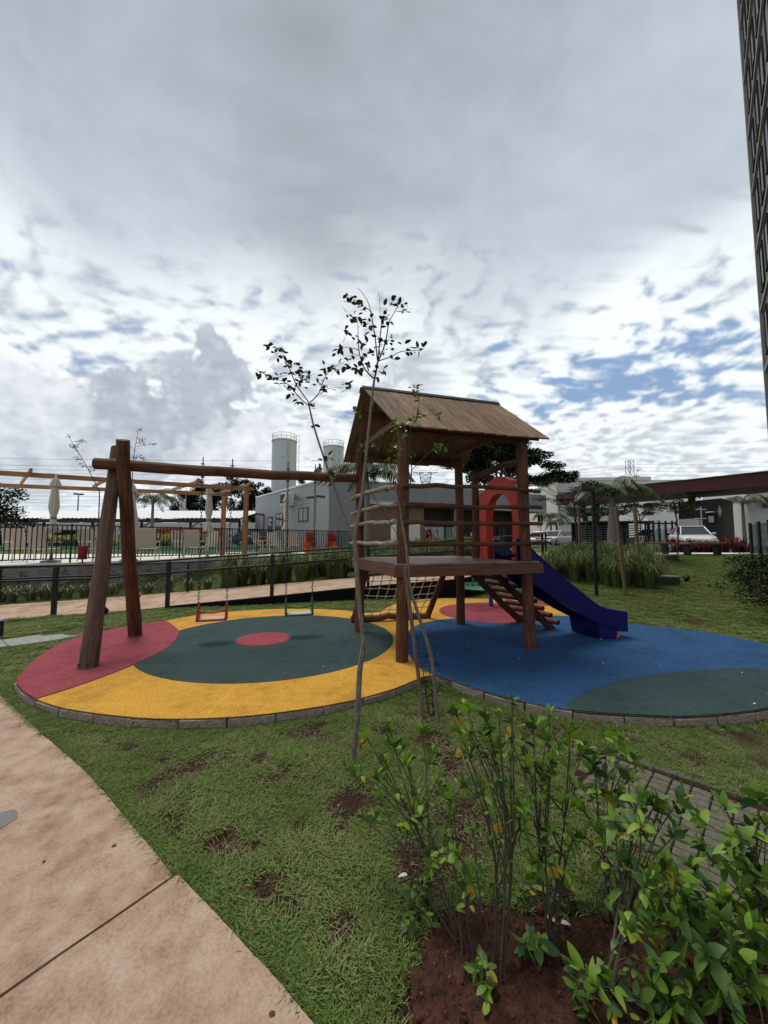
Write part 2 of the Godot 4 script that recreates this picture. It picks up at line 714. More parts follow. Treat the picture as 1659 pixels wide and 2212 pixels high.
func materials() -> void:
	# timber
	var grain := tex([[1, 0.006, 2, 0, 5], [2, 0.03, 1, 0, 3]], [[0.15, Color(0.046, 0.016, 0.008)], [0.5, Color(0.102, 0.038, 0.018)], [0.85, Color(0.17, 0.076, 0.04)]])
	var bumps := tex([[3, 0.02, 2, 0, 4], [4, 0.06, 1, 0, 2]], G2([0, 0, 0], [1, 1, 1]))
	tmat("log_wood", grain, Vector3(0.55, 7.0, 1), "uv", 0.72, bumps, 0.5)
	tmat("log_light", tex([[5, 0.006, 2, 0, 5], [2, 0.03, 1, 0, 3]], [[0.15, Color(0.065, 0.034, 0.022)], [0.5, Color(0.112, 0.06, 0.04)], [0.85, Color(0.15, 0.088, 0.062)]]), Vector3(0.5, 6.0, 1), "uv", 0.75, bumps, 0.5)
	tmat("plank_brown", tex([[6, 0.006, 2, 0, 5], [7, 0.03, 1, 0, 3]], [[0.15, Color(0.075, 0.03, 0.017)], [0.5, Color(0.12, 0.05, 0.028)], [0.85, Color(0.16, 0.07, 0.04)]]), Vector3(0.5, 6.0, 1), "uv", 0.6, bumps, 0.2)
	var roofs := [[0.195, 0.125, 0.08], [0.225, 0.146, 0.096], [0.17, 0.112, 0.074]]
	for i in 3:
		var q: Array = roofs[i]
		tmat("roof_wood_%d" % i, tex([[20 + i, 0.006, 2, 0, 5], [24 + i, 0.05, 1.2, 0, 3]], [[0.2, Color(q[0] * 0.5, q[1] * 0.5, q[2] * 0.5)], [0.5, Color(q[0], q[1], q[2])], [0.8, Color(q[0] * 1.5, q[1] * 1.5, q[2] * 1.55)]]), Vector3(0.6, 5.0, 1), "uv", 0.8, bumps, 0.25)
	tmat("deck_wood", tex([[9, 0.006, 2, 0, 5], [10, 0.03, 1, 0, 3]], [[0.2, Color(0.1, 0.055, 0.045)], [0.5, Color(0.19, 0.12, 0.105)], [0.8, Color(0.27, 0.18, 0.16)]]), Vector3(0.5, 6.0, 1), "uv", 0.45, bumps, 0.15)
	tmat("pale_branch", tex([[12, 0.008, 2, 0, 4], [13, 0.03, 1, 0, 3]], [[0.2, Color(0.13, 0.085, 0.06)], [0.5, Color(0.27, 0.2, 0.155)], [0.8, Color(0.36, 0.29, 0.24)]]), Vector3(0.6, 7.0, 1), "uv", 0.85, bumps, 0.3)
	tmat("sapling_bark", tex([[14, 0.012, 2, 0, 4], [15, 0.05, 1, 0, 3]], [[0.2, Color(0.10, 0.075, 0.055)], [0.55, Color(0.2, 0.165, 0.13)], [0.8, Color(0.3, 0.26, 0.22)]]), Vector3(2.0, 12.0, 1), "uv", 0.9, bumps, 0.2)
	tmat("dark_bark", tex([[16, 0.012, 2, 0, 4]], G2([0.035, 0.025, 0.018], [0.085, 0.065, 0.048])), Vector3(1.5, 6.0, 1), "uv", 0.9)
	tmat("pergola_wood", tex([[17, 0.006, 2, 0, 4]], G2([0.26, 0.115, 0.046], [0.37, 0.18, 0.075])), Vector3(0.4, 4.0, 1), "uv", 0.6)
	tmat("stake_wood", tex([[19, 0.008, 2, 0, 4]], G2([0.12, 0.075, 0.05], [0.2, 0.14, 0.1])), Vector3(0.8, 8.0, 1), "uv", 0.85)
	# rubber granulate
	var crumb := tex([[31, 0.16, 1, 1, 1], [32, 0.3, 1, 0, 2]], G2([0, 0, 0], [1, 1, 1], 0.2, 0.8), 512)
	var worn := tex([[33, 0.006, 1, 0, 4], [34, 0.03, 0.7, 0, 3]], [[0.22, Color(0.74, 0.72, 0.70)], [0.42, Color(0.9, 0.89, 0.88)], [0.6, Color(1, 1, 1)], [0.8, Color(1.0, 0.98, 0.95)]])
	for q in [["rubber_yellow", [0.52, 0.265, 0.022], [0.84, 0.48, 0.08]], ["rubber_pink", [0.23, 0.034, 0.052], [0.43, 0.095, 0.12]], ["rubber_green", [0.02, 0.048, 0.05], [0.052, 0.098, 0.098]], ["rubber_blue", [0.011, 0.058, 0.165], [0.03, 0.125, 0.30]]]:
		var m := tmat(q[0], tex([[35, 0.22, 1, 0, 2], [36, 0.12, 0.8, 1, 1]], G2(q[1], q[2], 0.30, 0.70), 512), Vector3(0.95, 0.95, 0.95), "world", 0.92, crumb, 1.2)
		over(m, worn, Vector3(0.4, 0.4, 0.4))
	# concrete
	var pits := tex([[41, 0.02, 1, 0, 4], [42, 0.11, 0.8, 0, 3]], G2([0, 0, 0], [1, 1, 1]))
	var stain := tex([[43, 0.01, 1.2, 0, 6], [44, 0.06, 0.8, 0, 4]], [[0.2, Color(0.62, 0.53, 0.48)], [0.42, Color(0.88, 0.82, 0.77)], [0.58, Color(0.97, 0.95, 0.93)], [0.75, Color(1, 1, 1)]], 512)
	var m2 := tmat("path_concrete", tex([[45, 0.012, 1.0, 0, 6], [46, 0.12, 1.0, 0, 3]], [[0.15, Color(0.26, 0.16, 0.105)], [0.45, Color(0.36, 0.255, 0.182)], [0.8, Color(0.43, 0.345, 0.275)]], 512), Vector3(0.8, 0.8, 0.8), "world", 0.68, pits, 0.22)
	over(m2, stain, Vector3(0.31, 0.31, 0.31))
	m2 = tmat("ramp_concrete", tex([[47, 0.01, 1, 0, 5], [48, 0.06, 0.5, 0, 3]], G2([0.36, 0.25, 0.175], [0.5, 0.38, 0.29])), Vector3(0.5, 0.5, 0.5), "world", 0.75)
	over(m2, stain, Vector3(0.2, 0.2, 0.2))
	tmat("curb_concrete", tex([[49, 0.02, 1, 0, 5], [50, 0.08, 0.8, 0, 3]], [[0.2, Color(0.15, 0.105, 0.075)], [0.5, Color(0.28, 0.22, 0.175)], [0.8, Color(0.37, 0.32, 0.27)]]), Vector3(2, 2, 2), "world", 0.9, pits, 1.0)
	tmat("cover_concrete", tex([[51, 0.02, 1, 0, 4], [52, 0.08, 0.6, 0, 3]], G2([0.20, 0.22, 0.185], [0.30, 0.32, 0.28])), Vector3(1, 1, 1), "world", 0.8, pits, 0.4)
	tmat("box_green", tex([[53, 0.02, 1, 0, 4]], G2([0.035, 0.055, 0.04], [0.06, 0.085, 0.06])), Vector3(1, 1, 1), "world", 0.8)
	tmat("paver", tex([[54, 0.03, 1, 0, 4], [55, 0.12, 0.8, 0, 3]], [[0.2, Color(0.07, 0.068, 0.045)], [0.5, Color(0.115, 0.113, 0.08)], [0.8, Color(0.155, 0.152, 0.112)]]), Vector3(1.6, 1.6, 1.6), "world", 0.85, pits, 0.6)
	tmat("pool_wall", tex([[56, 0.012, 1, 0, 5], [57, 0.06, 0.5, 0, 3]], G2([0.17, 0.165, 0.16], [0.29, 0.285, 0.275])), Vector3(0.5, 0.5, 0.5), "world", 0.85)
	tmat("pool_deck", tex([[58, 0.02, 1, 0, 4]], G2([0.58, 0.57, 0.54], [0.72, 0.71, 0.68])), Vector3(0.5, 0.5, 0.5), "world", 0.7)
	tmat("asphalt", tex([[59, 0.05, 1, 0, 4]], G2([0.07, 0.07, 0.068], [0.12, 0.12, 0.115])), Vector3(0.5, 0.5, 0.5), "world", 0.9)
	tmat("soil", tex([[61, 0.02, 1, 0, 5], [62, 0.1, 0.9, 0, 3]], [[0.2, Color(0.02, 0.0065, 0.0035)], [0.5, Color(0.046, 0.016, 0.008)], [0.8, Color(0.08, 0.033, 0.019)]]), Vector3(1.5, 1.5, 1.5), "world", 0.95, tex([[63, 0.03, 1, 0, 5]], G2([0, 0, 0], [1, 1, 1])), 1.6)
	m2 = tmat("lawn", tex([[64, 0.05, 1, 0, 5], [65, 0.2, 1, 0, 3]], G2([0.45, 0.45, 0.45], [1.25, 1.25, 1.25], 0.25, 0.75)), Vector3(1.3, 1.3, 1.3), "world", 0.95, tex([[66, 0.08, 1, 0, 4]], G2([0, 0, 0], [1, 1, 1])), 3.0)
	m2.vertex_color_use_as_albedo = true
	# metals, plastics, paint
	mat("black_metal", L(0.009, 0.009, 0.01), 0.5)
	mat("black_wall", tex_color(0.008, 0.008, 0.009), 0.85, 0.2)
	mat("steel", L(0.3, 0.3, 0.31), 0.4).metallic = 0.9
	mat("rusty_chain", L(0.05, 0.032, 0.024), 0.6).metallic = 0.5
	mat("bolt", L(0.09, 0.085, 0.08), 0.5).metallic = 0.7
	mat("slide_purple", L(0.012, 0.007, 0.088), 0.27)
	mat("arch_red", L(0.50, 0.035, 0.013), 0.4)
	mat("seat_red", L(0.27, 0.014, 0.02), 0.38)
	mat("slat_pink", L(0.62, 0.40, 0.45), 0.45)
	mat("seat_green", L(0.008, 0.075, 0.026), 0.38)
	mat("slat_mint", L(0.44, 0.58, 0.52), 0.45)
	mat("paint_blue", L(0.02, 0.08, 0.25), 0.4)
	mat("paint_green", L(0.03, 0.17, 0.10), 0.45)
	mat("paint_red", L(0.35, 0.04, 0.03), 0.45)
	mat("tape_green", L(0.02, 0.2, 0.12), 0.6)
	mat("rope", L(0.42, 0.34, 0.26), 0.95)
	mat("knot", L(0.55, 0.50, 0.42), 0.8)
	mat("umbrella_cloth", L(0.50, 0.45, 0.39), 0.95)
	mat("sling_beige", L(0.50, 0.42, 0.33), 0.9)
	mat("cream_metal", L(0.58, 0.53, 0.45), 0.5)
	mat("bin_red", L(0.20, 0.018, 0.03), 0.5)
	mat("orange_plastic", L(0.62, 0.09, 0.025), 0.4)
	mat("white_paint", L(0.72, 0.72, 0.70), 0.6)
	mat("white_metal", L(0.78, 0.79, 0.80), 0.5)
	mat("off_white", L(0.60, 0.59, 0.56), 0.7)
	mat("light_grey", L(0.42, 0.42, 0.41), 0.7)
	mat("mid_grey", L(0.22, 0.22, 0.22), 0.7)
	mat("dark_grey", L(0.04, 0.04, 0.042), 0.6)
	mat("charcoal", L(0.022, 0.02, 0.02), 0.7)
	mat("gatehouse", L(0.03, 0.024, 0.021), 0.8)
	mat("gold", L(0.36, 0.26, 0.09), 0.5).metallic = 0.3
	mat("canopy_red", L(0.075, 0.022, 0.015), 0.6)
	mat("silo_paint", L(0.52, 0.56, 0.57), 0.6)
	mat("silo_yellow", L(0.52, 0.46, 0.33), 0.6)
	mat("yellow_metal", L(0.55, 0.42, 0.12), 0.6)
	mat("banner_white", L(0.65, 0.63, 0.62), 0.8)
	mat("letter_red", L(0.40, 0.025, 0.03), 0.7)
	mat("lens", L(0.55, 0.55, 0.52), 0.25)
	mat("lamp_lens", L(0.42, 0.38, 0.30), 0.4)
	mat("car_white", L(0.66, 0.67, 0.68), 0.22).clearcoat_enabled = true
	mat("car_silver", L(0.34, 0.35, 0.36), 0.25).metallic = 0.4
	mat("car_dark", L(0.02, 0.022, 0.028), 0.22).clearcoat_enabled = true
	mat("car_orange", L(0.50, 0.10, 0.03), 0.35)
	mat("tyre", L(0.02, 0.02, 0.02), 0.85)
	mat("car_glass", L(0.02, 0.026, 0.03), 0.06, 0.6)
	mat("window_glass", L(0.025, 0.03, 0.036), 0.07, 0.6)
	mat("tower_glass", L(0.012, 0.014, 0.017), 0.25, 0.25)
	var g := mat("pane", L(0.62, 0.74, 0.74, 0.35), 0.08)
	g.transparency = BaseMaterial3D.TRANSPARENCY_ALPHA
	tmat("tile_grey", tex([[71, 0.2, 1, 0, 2], [72, 0.01, 0.5, 0, 3]], G2([0.215, 0.225, 0.235], [0.31, 0.32, 0.33], 0.3, 0.7)), Vector3(0.35, 2.2, 0.35), "world", 0.55)
	tmat("tile_dark", tex([[73, 0.2, 1, 0, 2]], G2([0.13, 0.13, 0.135], [0.2, 0.2, 0.205], 0.3, 0.7)), Vector3(0.5, 2.2, 0.5), "world", 0.6)
	tmat("wood_panel", tex([[74, 0.01, 1, 0, 4]], G2([0.17, 0.115, 0.078], [0.26, 0.185, 0.13])), Vector3(0.3, 3, 0.3), "world", 0.6)
	tmat("tower_wall", tex([[75, 0.03, 1, 0, 4]], G2([0.085, 0.085, 0.09], [0.125, 0.125, 0.13])), Vector3(0.4, 0.4, 0.4), "world", 0.8)
	tmat("tower_band", tex([[76, 0.03, 1, 0, 4]], G2([0.20, 0.198, 0.19], [0.27, 0.265, 0.255])), Vector3(0.4, 0.4, 0.4), "world", 0.8)
	tmat("roof_sheet", tex([[77, 0.02, 1, 0, 4]], G2([0.70, 0.71, 0.72], [0.82, 0.83, 0.84])), Vector3(0.3, 0.3, 0.3), "world", 0.4)
	var w := mat("pool_water", L(0.05, 0.30, 0.30), 0.08, 0.5)
	w.clearcoat_enabled = true
	tmat("pool_tile", tex([[78, 0.1, 1, 1, 1]], G2([0.05, 0.22, 0.21], [0.10, 0.34, 0.32])), Vector3(0.5, 0.5, 0.5), "world", 0.3)
	mat("fence_green", L(0.008, 0.03, 0.022), 0.5)
	tmat("panel_weathered", tex([[79, 0.01, 1, 0, 4]], G2([0.09, 0.11, 0.105], [0.17, 0.19, 0.185])), Vector3(3, 0.4, 3), "world", 0.8)
	mat("pylon_steel", L(0.22, 0.235, 0.25), 0.6)
	mat("wire", L(0.06, 0.065, 0.07), 0.6)
	var pud := mat("puddle", L(0.05, 0.042, 0.035), 0.03, 0.5)
	pud.clearcoat_enabled = true
	# leaves
	for q in [["leaf_bright", 0.20, 0.32, 0.036], ["leaf_mid", 0.105, 0.19, 0.03], ["leaf_dark", 0.045, 0.098, 0.024], ["leaf_yellow", 0.66, 0.46, 0.06], ["leaf_sapling", 0.035, 0.06, 0.02], ["strap_green", 0.115, 0.16, 0.045], ["strap_pale", 0.13, 0.15, 0.075], ["strap_yellow", 0.42, 0.42, 0.11], ["cordyline", 0.085, 0.016, 0.022], ["cordyline_red", 0.19, 0.022, 0.03], ["palm_green", 0.05, 0.085, 0.028], ["silver_leaf", 0.2, 0.22, 0.2]]:
		var lm := mat(q[0], L(q[1], q[2], q[3]), 0.5, 0.45)
		lm.backlight_enabled = true
		lm.backlight = L(q[1] * 1.6, q[2] * 1.6, q[3])
		lm.vertex_color_use_as_albedo = true
	for k in ["leaf_sapling", "palm_green"]:
		M[k].backlight_enabled = false
	mat("foliage", Color.WHITE, 0.75, 0.25).vertex_color_use_as_albedo = true
	mat("blades", Color.WHITE, 0.7, 0.3).vertex_color_use_as_albedo = true
	M.blades.backlight_enabled = true
	M.blades.backlight = L(0.5, 0.6, 0.25)
	tmat("twig", tex([[81, 0.05, 1, 0, 3]], G2([0.035, 0.024, 0.016], [0.08, 0.06, 0.045])), Vector3(6, 20, 1), "uv", 0.9)
	tmat("stem_grey", tex([[82, 0.05, 1, 0, 3]], G2([0.075, 0.066, 0.052], [0.15, 0.135, 0.11])), Vector3(6, 20, 1), "uv", 0.9)
	tmat("palm_trunk", tex([[83, 0.02, 1, 0, 3]], G2([0.15, 0.13, 0.11], [0.27, 0.245, 0.21])), Vector3(3, 1, 1), "uv", 0.9)

func tex_color(r: float, g: float, b: float) -> Color:
	return L(r, g, b)

# ---------- ground ----------
var NE := [Vector2(-14, -4.6), Vector2(-8.8, -7.0), Vector2(-7.5, -7.5), Vector2(-6.6, -7.9), Vector2(-4.86, -8.7), Vector2(-2.68, -9.25), Vector2(-0.41, -10.0), Vector2(1.9, -10.25), Vector2(4.6, -12.6), Vector2(7.4, -17.0), Vector2(9.5, -24.0)]
var FE := [Vector2(-15, -6.2), Vector2(-9.6, -9.0), Vector2(-8.6, -9.7), Vector2(-7.6, -10.35), Vector2(-5.7, -11.35), Vector2(-3.3, -11.85), Vector2(-0.9, -12.15), Vector2(1.2, -12.5), Vector2(3.2, -14.0), Vector2(5.4, -18.0), Vector2(7.4, -24.5)]
var WALL_A := Vector2(-10.6, -10.6)
var WALL_DIR := Vector2(9.1, -10.7).normalized()
var outline := PackedVector2Array()
var path_edge := [Vector2(-6.0, -5.2), Vector2(-4.75, -4.55), Vector2(-3.889, -4.017), Vector2(-2.673, -3.164), Vector2(-1.911, -2.641), Vector2(-0.986, -1.919), Vector2(-0.902, -1.883), Vector2(-0.469, -1.564), Vector2(-0.25, -1.381), Vector2(0.55, -0.7), Vector2(1.4, 0.1)]
var path_area := PackedVector2Array()
var paver_area := PackedVector2Array()
var bed := PackedVector2Array()
var soil_noise := FastNoiseLite.new()
var bare := []

func along_x(pl: Array, x: float) -> float:
	for i in pl.size() - 1:
		if x <= pl[i + 1].x or i == pl.size() - 2:
			var s: float = (x - pl[i].x) / (pl[i + 1].x - pl[i].x)
			return lerpf(pl[i].y, pl[i + 1].y, s)
	return 0.0

func ramp_y(x: float) -> float:
	return clampf(0.065 * (x + 4.86), -0.07, 0.8)

func behind_wall(x: float, z: float) -> bool:
	return (Vector2(x, z) - WALL_A).dot(Vector2(WALL_DIR.y, -WALL_DIR.x)) > 0.0

func hgt(x: float, z: float) -> float:
	var d := -z
	var low := lerpf(-0.094, -0.03, smoothstep(5.0, 7.0, d))
	low += smoothstep(2.6, 5.0, x) * clampf(0.1146 * (d - 6.8), 0.0, 0.88)
	low += 0.012 * soil_noise.get_noise_2d(x * 1.1 + 40, z * 1.1)
	if z > along_x(NE, x) - 0.1:
		return low
	if z > along_x(FE, x):
		return minf(low, ramp_y(x) - 0.12)
	if behind_wall(x, z):
		return 0.45 if d < 30 else lerpf(0.45, 0.8, smoothstep(30, 36, d))
	return lerpf(ramp_y(x) - 0.03, 0.82, smoothstep(12.5, 20.0, d))

func bareness(x: float, z: float) -> float:   # worn spots in the turf
	var b := smoothstep(0.12, 0.36, soil_noise.get_noise_2d(x * 1.0, z * 1.0)) * smoothstep(-4.2, -3.4, z) * 0.95
	for q in bare:
		var e: float = Vector2(x - q[0], z - q[1]).length() / q[2]
		b = maxf(b, smoothstep(1.15, 0.6, e + 0.35 * soil_noise.get_noise_2d(x * 3.0, z * 3.0)))
	return b

func build_ground() -> void:
	soil_noise.seed = 4
	soil_noise.noise_type = FastNoiseLite.TYPE_SIMPLEX_SMOOTH
	soil_noise.frequency = 1.6
	soil_noise.fractal_octaves = 4
	var pts := []
	for q in [[37, 1470], [40, 1482], [60, 1500], [110, 1521], [180, 1536], [330, 1551], [500, 1548], [640, 1533], [760, 1512], [850, 1487], [900, 1467], [927, 1459], [958, 1463], [1030, 1488], [1130, 1515], [1240, 1535], [1380, 1545], [1500, 1547], [1659, 1530]]:
		pts.append(flat(G(q[0], q[1])))
	pts.append_array([Vector2(4.35, -3.95), Vector2(5.15, -4.6), Vector2(5.45, -5.2)])
	for q in [[1659, 1393], [1560, 1372], [1450, 1357], [1380, 1350], [1310, 1340], [1262, 1326], [1213, 1305], [1158, 1298], [1072, 1294], [1000, 1292], [935, 1293], [889, 1297], [856, 1304], [835, 1313], [822, 1321], [795, 1324], [762, 1321], [740, 1318], [650, 1315], [560, 1317], [450, 1325], [360, 1340], [240, 1360], [160, 1380], [105, 1405], [60, 1440]]:
		pts.append(flat(G(q[0], q[1])))
	outline = smooth(pts, 5)
	for q in path_edge:
		path_area.append(q)
	path_area.append_array(PackedVector2Array([Vector2(-0.5, 1.6), Vector2(-3.0, -0.4), Vector2(-8.0, -3.4)]))
	paver_area = PackedVector2Array([Vector2(1.42, -3.0), Vector2(1.65, -3.05), Vector2(2.0, -2.72), Vector2(2.35, -2.40), Vector2(3.1, -1.8), Vector2(2.4, -1.0), Vector2(1.53, -1.65), Vector2(1.25, -2.05), Vector2(1.2, -2.59)])
	for q in [[880, 2240], [872, 2120], [900, 2040], [940, 1985], [1000, 1960], [1080, 1965], [1180, 1975], [1260, 1965], [1330, 1995], [1400, 2010]]:
		bed.append(flat(G(q[0], q[1], LAWN)))
	bed.append_array(PackedVector2Array([Vector2(1.5, -1.5), Vector2(2.1, -0.9), Vector2(1.6, -0.3), Vector2(0.6, -0.9)]))
	for q in [[765, 1730, 0.17], [560, 1640, 0.1], [350, 1640, 0.1], [440, 1640, 0.09], [360, 1780, 0.1], [480, 1820, 0.12], [620, 1660, 0.08], [650, 1790, 0.07], [935, 1600, 0.18], [880, 1840, 0.1], [620, 1960, 0.07], [740, 2010, 0.09], [1000, 1640, 0.1]]:
		var p := G(q[0], q[1], LAWN)
		bare.append([p.x, p.z, q[2] * 1.1])
	var pw := flat(G(1500, 1345, 0.0))
	bare.append([pw.x, pw.y, 0.22])
	# one sheet to the horizon
	var xs := []
	var zs := []
	for e in [-700, -350, -180, -100, -60, -40, -28, -20, -15, -12]:
		xs.append(float(e))
	var x := -11.0
	while x < 11.0:
		xs.append(x)
		x += 0.085 if x > -2.2 and x < 2.4 else 0.22
	for e in [11, 13, 16, 20, 28, 40, 60, 100, 180, 350, 700]:
		xs.append(float(e))
	for e in [60, 30, 12, 5, 2]:
		zs.append(float(e))
	var z := 0.8
	while z > -20.0:
		zs.append(z)
		z -= 0.085 if z > -3.8 else 0.22
	for e in [-20, -22, -25, -30, -36, -45, -60, -90, -140, -240, -420, -900]:
		zs.append(float(e))
	var mb := MB.new()
	var green := Color(0.13, 0.195, 0.045)
	var dry := Color(0.125, 0.098, 0.055)
	var earth := Color(0.062, 0.024, 0.014)
	for i in zs.size():
		for j in xs.size():
			var px: float = xs[j]
			var pz: float = zs[i]
			var far := absf(px) > 11 or pz < -20 or pz > 1
			var y := 0.82 if far and pz < -8 else (hgt(px, pz) if not far else LAWN)
			if far and absf(px) > 11 and pz > -20 and pz < -6:
				y = hgt(px, pz) if px < 0 else clampf(0.1146 * (-pz - 6.8), -0.05, 0.88)
			var colr := green
			if not far:
				if Geometry2D.is_point_in_polygon(Vector2(px, pz), outline) or Geometry2D.is_point_in_polygon(Vector2(px, pz), paver_area):
					y = -0.16
				var w := soil_noise.get_noise_2d(px * 0.5 + 9, pz * 0.5)
				colr = green.lerp(dry, 0.3 + smoothstep(0.0, 0.5, w) * 0.35)
				if Geometry2D.is_point_in_polygon(Vector2(px, pz), bed):
					colr = earth
				else:
					colr = colr.lerp(earth, bareness(px, pz))
			mb.col = colr
			mb.add(Vector3(px, y, pz), Vector3.UP, Vector2(px, pz))
	var wd := xs.size()
	for i in zs.size() - 1:
		for j in wd - 1:
			var a := i * wd + j
			mb.tri_i(a, a + 1, a + wd + 1)
			mb.tri_i(a, a + wd + 1, a + wd)
	for i in range(1, zs.size() - 1):
		for j in range(1, wd - 1):
			var a := i * wd + j
			var gx: float = (mb.v[a + 1].y - mb.v[a - 1].y) / (mb.v[a + 1].x - mb.v[a - 1].x)
			var gz: float = (mb.v[a + wd].y - mb.v[a - wd].y) / (mb.v[a + wd].z - mb.v[a - wd].z)
			mb.n[a] = Vector3(-gx, 1, -gz).normalized()
	struct("ground", mb.done(), M.lawn)
	# bare earth of the planting bed, a low mound
	var sb := MB.new()
	var n := 46
	var lo := Vector2(0.0, -2.1)
	var hi := Vector2(2.2, -0.2)
	var keep := {}
	for i in n + 1:
		for j in n + 1:
			var q := Vector2(lerpf(lo.x, hi.x, float(j) / n), lerpf(lo.y, hi.y, float(i) / n))
			if Geometry2D.is_point_in_polygon(q, bed):
				var rise := 0.022 + 0.022 * soil_noise.get_noise_2d(q.x * 2.4, q.y * 2.4) + 0.012 * soil_noise.get_noise_2d(q.x * 8, q.y * 8)
				keep[Vector2i(i, j)] = sb.add(Vector3(q.x, hgt(q.x, q.y) + rise, q.y), Vector3.UP, q)
	for i in n:
		for j in n:
			var k := [Vector2i(i, j), Vector2i(i, j + 1), Vector2i(i + 1, j + 1), Vector2i(i + 1, j)]
			if k.all(func(e): return keep.has(e)):
				sb.tri_i(keep[k[0]], keep[k[2]], keep[k[1]])
				sb.tri_i(keep[k[0]], keep[k[3]], keep[k[2]])
	struct("soil", sb.done(), M.soil)
	# street and car park beyond
	var rb := MB.new()
	rb.prism(PackedVector2Array([Vector2(9.5, -18.6), Vector2(60, -18.6), Vector2(60, -56), Vector2(14.6, -56), Vector2(14.6, -34)]), 0.6, STREET + 0.004, false)
	struct("road", rb.done(), M.asphalt)
	rb = MB.new()
	rb.prism(PackedVector2Array([Vector2(-90, -28.5), Vector2(-14, -28.5), Vector2(-14, -60), Vector2(-90, -60)]), 0.6, STREET, false)
	struct("car_park", rb.done(), M.asphalt)
	rb = MB.new()
	rb.prism(PackedVector2Array([Vector2(6.6, -15.7), Vector2(16, -15.4), Vector2(16, -17.0), Vector2(7.2, -17.2)]), 0.6, 0.915, false)
	struct("pavement", rb.done(), M.pool_deck)


func patch(parent: Node3D, called: String, pl: PackedVector2Array, y: float, m: Material) -> void:
	for q in Geometry2D.intersect_polygons(outline, pl):
		var clean := PackedVector2Array()
		for p in q:
			if clean.is_empty() or clean[-1].distance_to(p) > 0.004:
				clean.append(p)
		var mb := MB.new()
		mb.prism(clean, -0.006, y, false)
		struct(called, mb.done(), m, parent)

func disc(at: Vector2, r: float, k := 56) -> PackedVector2Array:
	var out := PackedVector2Array()
	for i in k:
		out.append(at + Vector2(cos(TAU * i / k), sin(TAU * i / k)) * r)
	return out

func from_px(list: Array, y := 0.0) -> Array:
	return list.map(func(q): return flat(G(q[0], q[1], y)))

func build_rubber() -> void:
	var mb := MB.new()
	mb.prism(outline, -0.014, -0.006)
	var floor_ := struct("rubber_floor", mb.done(), M.charcoal)
	patch(floor_, "yellow_patch", outline, 0.0, M.rubber_yellow)
	patch(floor_, "green_patch", disc(Vector2(-1.66, -5.92), 1.80, 72), 0.004, M.rubber_green)
	var pk := from_px([[80, 1510], [171, 1481], [258, 1449], [331, 1417], [372, 1391], [386, 1371], [381, 1357], [354, 1338]])
	var pp := PackedVector2Array([Vector2(-7, -3.0)])
	var curved := []
	for q in pk:
		curved.append(Vector3(q.x, 0, q.y))
	for q in curve(curved, 6):
		pp.append(flat(q))
	pp.append_array(PackedVector2Array([Vector2(-4.3, -8.6), Vector2(-7, -8)]))
	patch(floor_, "pink_patch", pp, 0.008, M.rubber_pink)
	patch(floor_, "pink_disc", disc(Vector2(-1.81, -5.92), 0.40, 40), 0.008, M.rubber_pink)
	var bl := from_px([[955, 1475], [930, 1455], [905, 1440], [884, 1415], [874, 1390], [880, 1366], [903, 1350], [937, 1341], [974, 1337], [1080, 1331], [1198, 1330], [1262, 1334]])
	var bp := PackedVector2Array()
	curved = []
	for q in bl:
		curved.append(Vector3(q.x, 0, q.y))
	for q in curve(curved, 5):
		bp.append(flat(q))
	bp.append_array(PackedVector2Array([Vector2(5.0, -7.8), Vector2(7, -6), Vector2(7, -3), Vector2(3, -2.6), Vector2(0.9, -3.3)]))
	patch(floor_, "blue_patch", bp, 0.004, M.rubber_blue)
	patch(floor_, "pink_disc", disc(Vector2(2.25, -8.08), 1.10), 0.008, M.rubber_pink)
	var gr := from_px([[1222, 1524], [1262, 1499], [1334, 1473], [1396, 1460], [1477, 1451], [1573, 1446], [1659, 1447]])
	var gp := PackedVector2Array()
	curved = []
	for q in gr:
		curved.append(Vector3(q.x, 0, q.y))
	for q in curve(curved, 5):
		gp.append(flat(q))
	gp.append_array(PackedVector2Array([Vector2(5.2, -4.7), Vector2(6.5, -3.5), Vector2(3, -2.4), Vector2(1.6, -2.8)]))
	patch(floor_, "green_patch", gp, 0.008, M.rubber_green)
	var wp := PackedVector2Array(from_px([[1120, 1296], [1150, 1303], [1175, 1308], [1222, 1311], [1235, 1296], [1190, 1285], [1130, 1288]]))
	patch(floor_, "pink_patch", wp, 0.012, M.rubber_pink)
	# kerb blocks round the edge
	var run := 0.0
	var total := 0.0
	var m := outline.size()
	for i in m:
		total += outline[i].distance_to(outline[(i + 1) % m])
	var count := int(total / 0.40)
	var step := total / count
	var seg := 0
	var done := 0.0
	var meshes := []
	for k in 4:
		var bb := MB.new()
		bb.box(Transform3D(), Vector3(step - 0.006 - 0.002 * k, 0.2, 0.085), 0.006)
		for i in bb.v.size():
			bb.v[i] += Vector3(rng.randfn(0, 0.003), rng.randfn(0, 0.002), rng.randfn(0, 0.003))
		meshes.append(bb.done())
	var cw := Geometry2D.is_polygon_clockwise(outline)
	for k in count:
		var want := (k + 0.5) * step
		while done + outline[seg].distance_to(outline[(seg + 1) % m]) < want:
			done += outline[seg].distance_to(outline[(seg + 1) % m])
			seg += 1
		var a := outline[seg]
		var b := outline[(seg + 1) % m]
		var dir := (b - a).normalized()
		var at := a + dir * (want - done)
		var out_ := Vector2(dir.y, -dir.x) * (-1.0 if cw else 1.0)
		at -= out_ * (0.0425 - 0.006)
		var o := struct("kerb_block", meshes[k % 4], M.curb_concrete, floor_)
		o.transform = Transform3D(look(Vector3(dir.x, rng.randfn(0, 0.004), dir.y)), Vector3(at.x, -0.116 + rng.randfn(0, 0.002), at.y))


